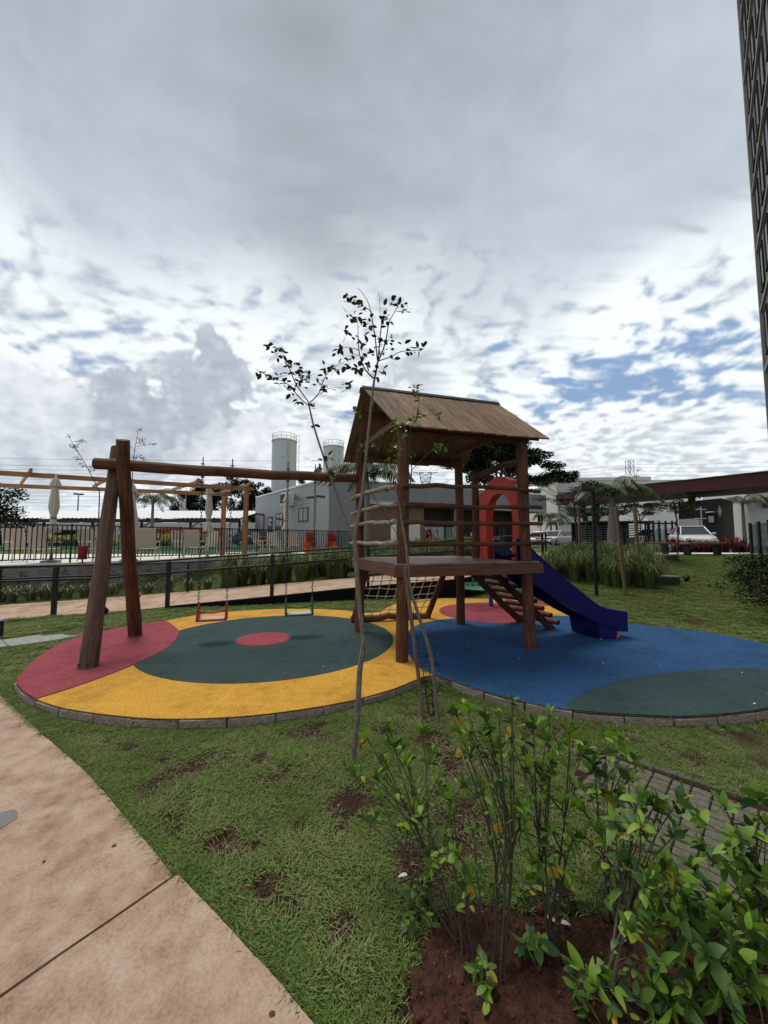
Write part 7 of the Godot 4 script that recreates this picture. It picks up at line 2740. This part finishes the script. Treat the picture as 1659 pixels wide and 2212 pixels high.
		leaf_cluster(s2, D(713 + c[0] * 0.1653, 823 + c[1] * 0.1653, d2 + rng.randfn() * 0.05), int(ceil(c[2] * 0.8)), 0.03, shapes, M.leaf_mid, 1.0)
	var k0 := G(917, 1556, LAWN)
	var st := MB.new()
	st.uvo = Vector2(3, 2)
	st.tube([k0 - Vector3(0, 0.05, 0), k0.lerp(D(874, 1226, d2 - 0.02), 0.5), D(874, 1226, d2 - 0.02)], [0.018, 0.017, 0.016], 8)
	var so := thing("tree_stake", "straight brown wooden stake leaning beside the slender sapling", "stake", k0)
	world(so, "pole", st, M.stake_wood)
	# stakes in the lawn on the right
	for q in [[1352, 1280, 1330, 1096, 9.0, "leaning in front of the ringed palm"], [1385, 1262, 1370, 1093, 9.8, "right of the leaning one, past the ringed palm"], [1253, 1199, 1250, 1104, 11.4, "beside the flat-topped young tree"]]:
		var a := D(q[0], q[1], q[4])
		a.y = hgt(a.x, a.z)
		var e := D(q[2], q[3], q[4])
		var o := thing("tree_stake", "square wooden tree stake " + q[5], "stake", a)
		world(o, "pole", plank(a - Vector3(0, 0.1, 0), e, 0.06, 0.06, 0.005), M.stake_wood)
		if q[0] < 1390 and q[0] > 1300:
			var ring := MB.new()
			spray(ring, a + Vector3(0, 0.01, 0), Vector3(0.22, 0.015, 0.22), 160, 0.02, [Color(0.03, 0.022, 0.014), Color(0.05, 0.035, 0.02)])
			one("mulch", ring.done(), M.foliage, "ring of dark mulch round the stake " + q[5], "mulch")


# ---------- shrubs in the foreground bed ----------
func shrub(base_px: Array, tips: Array, label: String, thick: float, shapes: Array, bent := 0.0) -> void:
	var b := G(base_px[0], base_px[1], LAWN)
	b.y = hgt(b.x, b.z) + 0.01
	var t := thing("leafy_shrub", label, "shrub", b, "leafy shrubs in the earth bed")
	var reach := Vector2(b.x, b.z).length()
	# every seen tip brings a smaller neighbour
	var more := []
	for q in tips:
		more.append(q)
		for again in 2:
			more.append([q[0] + rng.randf_range(-42, 42), q[1] + rng.randf_range(10, 85), q[2] + rng.randf_range(-0.12, 0.12), 0.85])
	tips = more
	# main stems, each carrying a few tips
	var i := 0
	while i < tips.size():
		var group := tips.slice(i, i + 6)
		i += 6
		var first: Array = group[0]
		var top := D(first[0], first[1], -b.z + first[2])
		var root := b + Vector3(rng.randfn() * 0.02, -0.03, rng.randfn() * 0.02)
		var m := root.lerp(top, 0.45) + Vector3(rng.randfn() * 0.03 + bent, 0.05, rng.randfn() * 0.03)
		var line := curve([root, m, top], 7)
		var mb := MB.new()
		mb.uvo = Vector2(rng.randf() * 5, 0)
		var rad := []
		for k in line.size():
			rad.append(lerpf(thick * 0.72, 0.0024, pow(float(k) / (line.size() - 1), 0.7)))
		mb.tube(line, rad, 7)
		world(t, "stem", mb, M.stem_grey if thick > 0.0102 else M.twig)
		rosette(t, top, (line[-1] - line[-3]).normalized(), first[3] if first.size() > 3 else 1.0, shapes)
		for g in range(1, group.size()):
			var q: Array = group[g]
			var tp := D(q[0], q[1], -b.z + q[2])
			var from: Vector3 = line[int(line.size() * rng.randf_range(0.35, 0.6))]
			mb = MB.new()
			var l2 := curve([from, from.lerp(tp, 0.5) + Vector3(0, 0.03, 0) + Vector3(rng.randfn(), 0, rng.randfn()) * 0.015, tp], 5)
			mb.tube(l2, [0.0034, 0.0032, 0.0029, 0.0025, 0.002], 6)
			world(t, "stem", mb, M.twig)
			rosette(t, tp, (l2[-1] - l2[-3]).normalized(), q[3] if q.size() > 3 else 1.0, shapes)
			side_leaves(t, l2, shapes)
		side_leaves(t, line, shapes)

func side_leaves(t: Node3D, line: Array, shapes: Array) -> void:
	for k in range(int(line.size() * 0.45), line.size() - 1):
		if rng.randf() < 0.5:
			var w := rng.randf() * TAU
			var d := Vector3(cos(w), rng.randf_range(-0.2, 0.6), sin(w)).normalized()
			var roll := rng.randf()
			var m: Material = M.leaf_yellow if roll < 0.02 else (M.leaf_bright if roll < 0.36 else (M.leaf_mid if roll < 0.75 else M.leaf_dark))
			put(t, "leaf", shapes[rng.randi() % shapes.size()], m, Transform3D(look(d).scaled(Vector3.ONE * rng.randf_range(0.4, 0.8)), line[k] - t.position))

func rosette(t: Node3D, at: Vector3, axis: Vector3, size: float, shapes: Array) -> void:
	var e := look(axis, Vector3(0.3, 0.1, 0.9).normalized())
	var n := rng.randi_range(6, 9)
	var w0 := rng.randf() * TAU
	for i in n:
		var s := float(i) / n
		var w := w0 + i * 2.4
		var tilt := lerpf(0.35, 1.45, pow(s, 0.8)) + rng.randfn() * 0.15     # young leaves stand up, old ones spread
		var d := (axis * cos(tilt) + (e.y * cos(w) + e.z * sin(w)) * sin(tilt)).normalized()
		var roll := rng.randf()
		var m: Material = M.leaf_bright if roll < 0.36 else (M.leaf_mid if roll < 0.75 else (M.leaf_dark if roll < 0.985 else M.leaf_yellow))
		var sc := size * lerpf(0.62, 1.15, s) * rng.randf_range(0.85, 1.15)
		var p := at - axis * (0.035 * s)
		put(t, "leaf", shapes[rng.randi() % shapes.size()], m, Transform3D(look(d, (axis + Vector3(rng.randfn(), rng.randfn(), rng.randfn()) * 0.25).normalized()).scaled(Vector3.ONE * sc), p - t.position))

func build_shrubs() -> void:
	rng.seed = 31
	var shapes := [leaf_shape(0.07, 0.018, 0.25), leaf_shape(0.064, 0.019, 0.4), leaf_shape(0.076, 0.0195, 0.1), leaf_shape(0.058, 0.0185, 0.6), leaf_shape(0.068, 0.016, -0.15), leaf_shape(0.072, 0.017, 0.85), leaf_shape(0.05, 0.015, -0.3)]
	var sm := [leaf_shape(0.058, 0.016, 0.25), leaf_shape(0.052, 0.0165, 0.5), leaf_shape(0.062, 0.0165, 0.1), leaf_shape(0.055, 0.014, -0.15)]
	shrub([1017, 2066], [[787, 1585, 0.42], [841, 1566, 0.45], [830, 1643, 0.35], [910, 1572, 0.4], [847, 1606, 0.4], [901, 1722, 0.3], [816, 1711, 0.28], [930, 1640, 0.36], [969, 1711, 0.3], [935, 1819, 0.2], [1009, 1888, 0.12]], "leggy shrub with long bare stems leaning towards the bent sapling", 0.0062, sm)
	shrub([1070, 2111], [[1106, 1508, 0.32], [1009, 1524, 0.3], [1049, 1543, 0.3], [978, 1534, 0.32], [1078, 1543, 0.25], [1038, 1583, 0.2], [998, 1616, 0.2], [1123, 1734, 0.1], [1021, 1791, 0.1]], "tall shrub on one pale curved stem in the red earth", 0.009, sm, 0.05)
	shrub([1178, 2066], [[1152, 1560, 0.32], [1186, 1537, 0.34], [1232, 1577, 0.3], [1100, 1588, 0.28], [1192, 1640, 0.22], [1140, 1646, 0.2], [1214, 1722, 0.15], [1112, 1791, 0.1], [1163, 2041, 0.0]], "dense shrub of dark forked stems in the middle of the bed", 0.0085, shapes)
	shrub([1330, 1990], [[1306, 1577, 0.35], [1340, 1590, 0.35], [1283, 1628, 0.3], [1306, 1668, 0.25], [1357, 1674, 0.25], [1272, 1657, 0.25], [1254, 1800, 0.1], [1306, 1950, 0.0]], "upright shrub at the edge of the paved path with one large hanging yellow leaf", 0.0065, shapes)
	shrub([1313, 2188], [[1380, 1714, 0.15, 1.1], [1328, 1770, 0.1, 1.1], [1397, 1798, 0.1, 1.1], [1420, 1730, 0.14, 1.1], [1414, 1882, 0.06, 1.1], [1471, 1720, 0.16, 1.1], [1311, 2110, -0.02], [1243, 2093, 0.0], [1260, 2184, -0.02], [1385, 1967, 0.02], [1403, 2167, -0.02], [1414, 2110, 0.0]], "thick grey-stemmed shrub with broad leaves close to the paved path", 0.0105, shapes)
	shrub([1640, 2060], [[1562, 1737, 0.1, 1.15], [1636, 1714, 0.1, 1.15], [1619, 1781, 0.05, 1.15], [1511, 1770, 0.12, 1.15], [1596, 1815, 0.04, 1.15], [1648, 1884, 0.0, 1.2], [1494, 1872, 0.06, 1.15], [1443, 1867, 0.08, 1.1], [1556, 2024, 0.0, 1.2], [1640, 1960, 0.0, 1.2]], "dark broad-leaved shrub at the right end of the bed", 0.0095, shapes)
	shrub([1540, 2235], [[1522, 2056, 0.02, 1.2], [1602, 2072, 0.0, 1.2], [1636, 2128, -0.02, 1.2], [1568, 2140, -0.02, 1.2], [1488, 2180, -0.02, 1.2], [1625, 1998, 0.04, 1.2], [1450, 2060, 0.05, 1.1]], "low broad-leaved shrub hanging over the shaded bed corner", 0.008, shapes)
	shrub([1480, 2130], [[1430, 1962, 0.05, 1.0], [1500, 1992, 0.03, 1.1], [1560, 1932, 0.05, 1.1], [1600, 1905, 0.06, 1.1], [1480, 1932, 0.06, 1.0], [1650, 2012, 0.0, 1.1], [1530, 2092, 0.0, 1.1], [1590, 2200, -0.04, 1.1], [1650, 2190, -0.04, 1.1], [1440, 2150, 0.0, 1.0]], "spreading leafy shrub between the thick-stemmed one and the dark one", 0.008, shapes)
	shrub([893, 1975], [[907, 1942, 0.0, 0.9], [880, 1930, 0.02, 0.9], [925, 1925, 0.02, 0.8], [900, 1905, 0.05, 0.8]], "short leafy tuft at the grass edge of the bed", 0.005, sm)
	shrub([1048, 2135], [[1032, 2084, 0.0, 0.8], [1055, 2127, -0.02, 0.8], [1020, 2105, 0.02, 0.7]], "small leafy sucker at the foot of the pale curved stem", 0.005, sm)
	shrub([1225, 1965], [[1215, 1915, 0.05, 0.9], [1066, 1910, 0.05, 0.8], [1123, 1899, 0.1, 0.9], [1254, 1956, 0.0, 0.9], [1180, 1850, 0.12, 0.9]], "low leafy shrub filling the gap behind the dark forked stems", 0.006, shapes)
	# stray yellow leaves that hang where the photograph shows them
	for q in [[793, 1587, 2.0, 0.9], [978, 1548, 1.85, 1.0], [1004, 1643, 1.8, 1.0], [1090, 1762, 1.65, 1.1], [1304, 1712, 1.95, 1.7], [1262, 1880, 1.6, 1.2], [1466, 1884, 1.5, 1.2], [1425, 1996, 1.5, 1.2], [1437, 2074, 1.42, 1.25], [1016, 1912, 1.65, 0.9], [1225, 1596, 1.85, 0.8]]:
		var want := D(q[0], q[1], q[2])
		var best: MeshInstance3D = null
		for t in get_children():
			if String(t.name).begins_with("leafy_shrub"):
				for e in t.get_children():
					if String(e.name).begins_with("leaf") and (best == null or (t.position + e.position).distance_to(want) < (best.get_parent().position + best.position).distance_to(want)):
						best = e
		var dir := Vector3(rng.randf_range(-1.0, 1.0), rng.randf_range(-1.0, -0.2), rng.randf_range(-0.3, 0.6)).normalized()
		put(best.get_parent(), "leaf", shapes[0], M.leaf_yellow, Transform3D(look(dir, Vector3(rng.randf_range(-0.6, 0.6), 0.5, 1).normalized()).scaled(Vector3.ONE * q[3] * 0.9), best.position))


# ---------- small things ----------
var covers := []
func build_small_things() -> void:
	# ground spotlights
	for q in [[224, 1328, 7.9, "beside the front swing leg"], [1418, 1212, 12.8, "near the green concrete box"], [1483, 1253, 10.3, "with an orange cable, by the sunken concrete cover"]]:
		var p := D(q[0], q[1], q[2])
		p.y = hgt(p.x, p.z)
		var t := thing("garden_spotlight", "small round black garden spotlight " + q[3], "spotlight", p)
		var mb := MB.new()
		mb.tube([Vector3(0, -0.03, 0), Vector3(0, 0.08, 0)], [0.012], 6)
		put(t, "spike", mb.done(), M.black_metal)
		mb = MB.new()
		var axis := Vector3(-0.3, 0.5, 0.8).normalized() if q[0] < 1450 else Vector3(0.5, 0.4, -0.7).normalized()
		mb.tube([Vector3(0, 0.1, 0) - axis * 0.07, Vector3(0, 0.1, 0) + axis * 0.02, Vector3(0, 0.1, 0) + axis * 0.045], [0.05, 0.075, 0.075], 14)
		put(t, "housing", mb.done(), M.black_metal)
		mb = MB.new()
		mb.tube([Vector3(0, 0.1, 0) + axis * 0.044, Vector3(0, 0.1, 0) + axis * 0.048], [0.062], 14)
		put(t, "lens", mb.done(), M.lens)
		if q[0] > 1450:
			mb = MB.new()
			mb.tube(curve([Vector3(0.06, 0.05, 0), Vector3(0.2, 0.06, 0.03), Vector3(0.34, 0.01, 0.06)], 5), [0.012], 6)
			put(t, "cable", mb.done(), M.car_orange)
	# low bollard lights
	for q in [[300, 1286, 1268, 10.4, "on the grass strip across the ramp"], [0, 1378, 1342, 6.2, "cut by the left edge on the lawn"]]:
		var p := D(q[0], q[1], q[3])
		p.y = hgt(p.x, p.z)
		var h: float = (q[1] - q[2]) / F * q[3]
		var t := thing("bollard_light", "short black bollard light " + q[4], "bollard", p)
		var mb := MB.new()
		mb.tube([Vector3(0, -0.05, 0), Vector3(0, h, 0)], [0.035], 10)
		put(t, "post", mb.done(), M.black_metal)
		mb = MB.new()
		mb.tube([Vector3(0, h + 0.001, 0), Vector3(0, h + 0.03, 0)], [0.042, 0.04], 10)
		put(t, "cap", mb.done(), M.lens)
	# concrete covers flush with the left lawn
	for q in [[[[0, 1361], [-40, 1352], [74, 1341], [91, 1349]], "square grey concrete cover sunk in the lawn left of the swing"], [[[21, 1396], [5, 1382], [150, 1361], [232, 1352], [225, 1362], [120, 1382]], "long grey concrete cover strip beside the pink rubber"], [[[-30, 1402], [-30, 1384], [2, 1381], [17, 1395]], "grey concrete cover end cut by the left edge"]]:
		var pl := PackedVector2Array()
		for e in q[0]:
			pl.append(flat(G(e[0], e[1], -0.045)))
		var mb := MB.new()
		var c := Vector2.ZERO
		for e in pl:
			c += e / pl.size()
		for i in pl.size():
			pl[i] -= c
		var whole := PackedVector2Array()
		for e in pl:
			whole.append(e + c)
		covers.append(whole)
		mb.prism(pl, -0.15, 0.0)
		one("manhole_cover", mb.done(), M.cover_concrete, q[1], "cover", Vector3(c.x, -0.045, c.y))
	# concrete boxes on the right lawn
	for q in [[1398, 1463, 1258, 10.0, 0.5, "half-sunk concrete box with a pale lid on the sloping lawn"], [1409, 1463, 1207, 13.6, 0.5, "green painted concrete box by the left bench"]]:
		var a := XD(q[0], q[3])
		var b := XD(q[1], q[3])
		var y := hgt(b, -q[3])
		var t := thing("inspection_box", q[5], "inspection box", Vector3((a + b) / 2, y, -q[3]))
		var mb := MB.new()
		mb.box(Transform3D(Basis(), Vector3(0, 0.0, -0.45)), Vector3(b - a, 0.36, 0.9), 0.01)
		put(t, "walls", mb.done(), M.box_green)
		mb = MB.new()
		mb.box(Transform3D(Basis(), Vector3(0, 0.195, -0.45)), Vector3(b - a + 0.02, 0.03, 0.92), 0.006)
		put(t, "lid", mb.done(), M.cover_concrete)
	# stones by the hedge
	for q in [[1632, 1284, 8.6, 0.16], [1622, 1222, 10.2, 0.14]]:
		var p := D(q[0], q[1], q[2])
		p.y = hgt(p.x, p.z)
		var mb := MB.new()
		mb.ball(Vector3(0, 0.01, 0), Vector3(q[3] * 1.5, 0.04, q[3]), 12)
		for i in mb.v.size():
			mb.v[i] += Vector3(1, 0.4, 1) * soil_noise.get_noise_3dv(mb.v[i] * 12.0) * 0.03
		one("flat_stone", cloth(mb), M.cover_concrete, "flat pale stone on the lawn below the flowering shrubs", "stone", p, "flat stones by the hedge")
	# pebbles and clods in the bed
	var pb := MB.new()
	pb.ball(Vector3.ZERO, Vector3(0.012, 0.008, 0.01), 6)
	var mm := MultiMesh.new()
	mm.transform_format = MultiMesh.TRANSFORM_3D
	mm.use_colors = true
	mm.mesh = pb.done()
	var xf := []
	while xf.size() < 500:
		var p := Vector2(rng.randf_range(0.0, 1.8), rng.randf_range(-2.0, -0.7))
		if Geometry2D.is_point_in_polygon(p, bed):
			var s := rng.randf_range(0.25, 1.0) if rng.randf() < 0.93 else rng.randf_range(1.0, 2.2)
			xf.append(Transform3D(Basis.from_euler(Vector3(rng.randf() * 3, rng.randf() * 6, rng.randf() * 3)).scaled(Vector3.ONE * s), Vector3(p.x, hgt(p.x, p.y) + 0.03, p.y)))
	mm.instance_count = xf.size()
	for i in xf.size():
		mm.set_instance_transform(i, xf[i])
		mm.set_instance_color(i, Color(0.075, 0.028, 0.015) * rng.randf_range(0.6, 1.8))
	var mi := MultiMeshInstance3D.new()
	mi.name = "soil_clods"
	mi.multimesh = mm
	mi.material_override = M.foliage
	add_child(mi)
	mi.set_meta("kind", "stuff")
	mi.set_meta("label", "crumbs of red-brown earth and small stones in the bed")
	mi.set_meta("category", "soil")
	# pale petals blown onto the rubber
	var petal := leaf_shape(0.035, 0.009, 0.2)
	for q in [[1605, 1452], [1660, 1500], [1430, 1437], [1300, 1433], [1088, 1352], [886, 1377], [1122, 1422], [1632, 1519], [420, 1388], [700, 1440], [560, 1520], [1010, 1395]]:
		var p := G(q[0], q[1], 0.012)
		var o := one("fallen_petal", petal, M.off_white, "tiny pale petal lying on the coloured rubber floor", "petal", p, "petals on the rubber floor")
		o.transform = Transform3D(Basis(Vector3.UP, rng.randf() * TAU).scaled(Vector3.ONE * rng.randf_range(0.6, 1.1)), p)
	# dead leaves on path and bed
	var dl := leaf_shape(0.05, 0.012, 0.5)
	var dm := mat("dead_leaf", L(0.10, 0.05, 0.03), 0.9)
	for q in [[518, 1915, -0.071], [252, 1825, -0.071], [40, 1570, -0.077], [85, 1585, -0.077], [105, 1590, -0.077], [160, 1610, -0.077], [95, 1862, -0.071], [580, 2190, -0.067]]:
		var p := G(q[0], q[1], q[2] + 0.004)
		var o := one("fallen_leaf", dl, dm, "curled brown leaf lying on the concrete footpath", "leaf", p, "brown leaves on the footpath")
		o.transform = Transform3D(Basis(Vector3.UP, rng.randf() * TAU).scaled(Vector3.ONE * rng.randf_range(0.5, 0.8)), p)
	for q in [[1180, 1985], [1213, 2000], [1350, 2040], [880, 1895]]:
		var p := G(q[0], q[1], LAWN + 0.03)
		var o := one("fallen_leaf", dl, M.off_white, "bleached pale leaf lying on the red earth", "leaf", p, "pale leaves on the earth bed")
		o.transform = Transform3D(Basis(Vector3.UP, rng.randf() * TAU).scaled(Vector3.ONE * 0.9), p + Vector3(0, 0.01, 0))


# ---------- grass ----------
func tuft(blades: int, h: float, wide: float, sd: int) -> ArrayMesh:
	var r := RandomNumberGenerator.new()
	r.seed = sd
	var mb := MB.new()
	for i in blades:
		var w := r.randf() * TAU
		var d := Vector3(cos(w), 0, sin(w))
		var lg := h * r.randf_range(0.5, 1.2)
		var root := Vector3(r.randfn() * 0.012, -0.006, r.randfn() * 0.012)
		var lean := lg * r.randf_range(0.5, 1.5)
		mb.col = Color(1, 1, 1) * r.randf_range(0.7, 1.35)
		mb.strip([root, root + d * lean * 0.4 + Vector3(0, lg * 0.48, 0), root + d * lean + Vector3(0, lg * 0.58, 0)], [wide, wide * 0.85, wide * 0.1], d.lerp(Vector3.UP, 0.4), 0.0)
	return mb.done()

func build_grass() -> void:
	rng.seed = 99
	var kinds := [tuft(8, 0.036, 0.0019, 1), tuft(8, 0.046, 0.0021, 2), tuft(7, 0.03, 0.0019, 3), tuft(9, 0.07, 0.0034, 4)]
	var places := [[], [], [], []]
	var shades := [[], [], [], []]
	# [x0, x1, z0, z1, count, kind]
	for zone in [[-4.6, 2.6, -3.9, -0.75, 92000, 0], [-5.5, 5.8, -5.2, -3.3, 16000, 1], [-8.8, -1.0, -9.4, -4.4, 15000, 3], [-1.2, 2.0, -10.2, -7.9, 2500, 3], [2.6, 13.5, -15.6, -5.3, 46000, 3], [-10.5, 0.0, -13.5, -9.2, 5000, 3]]:
		for i in zone[4]:
			var p := Vector2(rng.randf_range(zone[0], zone[1]), rng.randf_range(zone[2], zone[3]))
			if absf(p.x) > 1.12 * -p.y + 0.4:
				continue
			if Geometry2D.is_point_in_polygon(p, outline) or Geometry2D.is_point_in_polygon(p, path_area) or Geometry2D.is_point_in_polygon(p, paver_area):
				continue
			if p.y < along_x(NE, p.x) + 0.04 and (p.y > along_x(FE, p.x) or zone[2] > -12):
				continue
			var covered := false
			for e in covers:
				covered = covered or Geometry2D.is_point_in_polygon(p, e)
			if covered:
				continue
			if Geometry2D.is_point_in_polygon(p, bed) and rng.randf() < 0.985:
				continue
			var bn := bareness(p.x, p.y) if p.y > -4.4 or p.x > 2.6 else 0.0
			if rng.randf() < bn * 0.93:
				continue
			var n := soil_noise.get_noise_2d(p.x * 0.6 + 20, p.y * 0.6)
			var n2 := soil_noise.get_noise_2d(p.x * 2.2 + 60, p.y * 2.2)
			var edge: bool = zone[5] < 3 and n > 0.12
			var s := rng.randf_range(0.75, 1.2) * (1.0 + 0.35 * n2) * (1.25 if edge else 1.0)
			var green := Color(0.138, 0.232, 0.045).lerp(Color(0.215, 0.30, 0.08), clampf(0.5 + n, 0, 1))
			var straw := Color(0.33, 0.275, 0.185)
			var c := green
			if rng.randf() < 0.2 + bn * 0.6 + maxf(0.0, n2) * 0.35:
				c = green.lerp(straw, rng.randf_range(0.4, 1.0))
			var k: int = zone[5]
			if k == 0:
				k = rng.randi() % 3
			var xf := Transform3D(Basis(Vector3.UP, rng.randf() * TAU).scaled(Vector3(1, 1, 1) * s), Vector3(p.x, hgt(p.x, p.y), p.y))
			places[k].append(xf)
			shades[k].append(c * rng.randf_range(0.8, 1.2))
	# longer tufts creeping over the path edge and against the kerb
	for i in 5200:
		var p := Vector2.ZERO
		if i < 3200:
			var s := rng.randf_range(1.5, 8.6)
			var k0 := int(s)
			p = path_edge[k0].lerp(path_edge[k0 + 1], s - k0) + Vector2(0.6, -0.8) * absf(rng.randfn() * 0.05) + Vector2(0.6, -0.8) * 0.006
		else:
			var q := outline[rng.randi() % 90]
			var c0 := Vector2(-1.7, -5.9) if q.x < 0.5 else Vector2(3.0, -5.6)
			p = q + (q - c0).normalized() * (0.02 + absf(rng.randfn()) * 0.06)
			if Geometry2D.is_point_in_polygon(p, outline) or Geometry2D.is_point_in_polygon(p, path_area):
				continue
		var green := Color(0.138, 0.232, 0.045).lerp(Color(0.215, 0.30, 0.08), rng.randf())
		places[1].append(Transform3D(Basis(Vector3.UP, rng.randf() * TAU).scaled(Vector3.ONE * rng.randf_range(0.7, 1.25)), Vector3(p.x, hgt(p.x, p.y), p.y)))
		shades[1].append(green * rng.randf_range(0.8, 1.2))
	var names := ["lawn_grass", "tall_lawn_grass", "short_lawn_grass", "far_lawn_grass"]
	var labels := ["green turf blades covering the lawn round the playground", "longer green turf blades mixed into the near lawn", "short sparse turf blades mixed into the near lawn", "lawn grass on the slope and strips behind the playground"]
	for k in 4:
		var mm := MultiMesh.new()
		mm.transform_format = MultiMesh.TRANSFORM_3D
		mm.use_colors = true
		mm.mesh = kinds[k]
		mm.instance_count = places[k].size()
		for i in places[k].size():
			mm.set_instance_transform(i, places[k][i])
			mm.set_instance_color(i, shades[k][i])
		var mi := MultiMeshInstance3D.new()
		mi.name = names[k]
		mi.multimesh = mm
		mi.material_override = M.blades
		add_child(mi)
		mi.set_meta("kind", "stuff")
		mi.set_meta("label", labels[k])
		mi.set_meta("category", "grass")
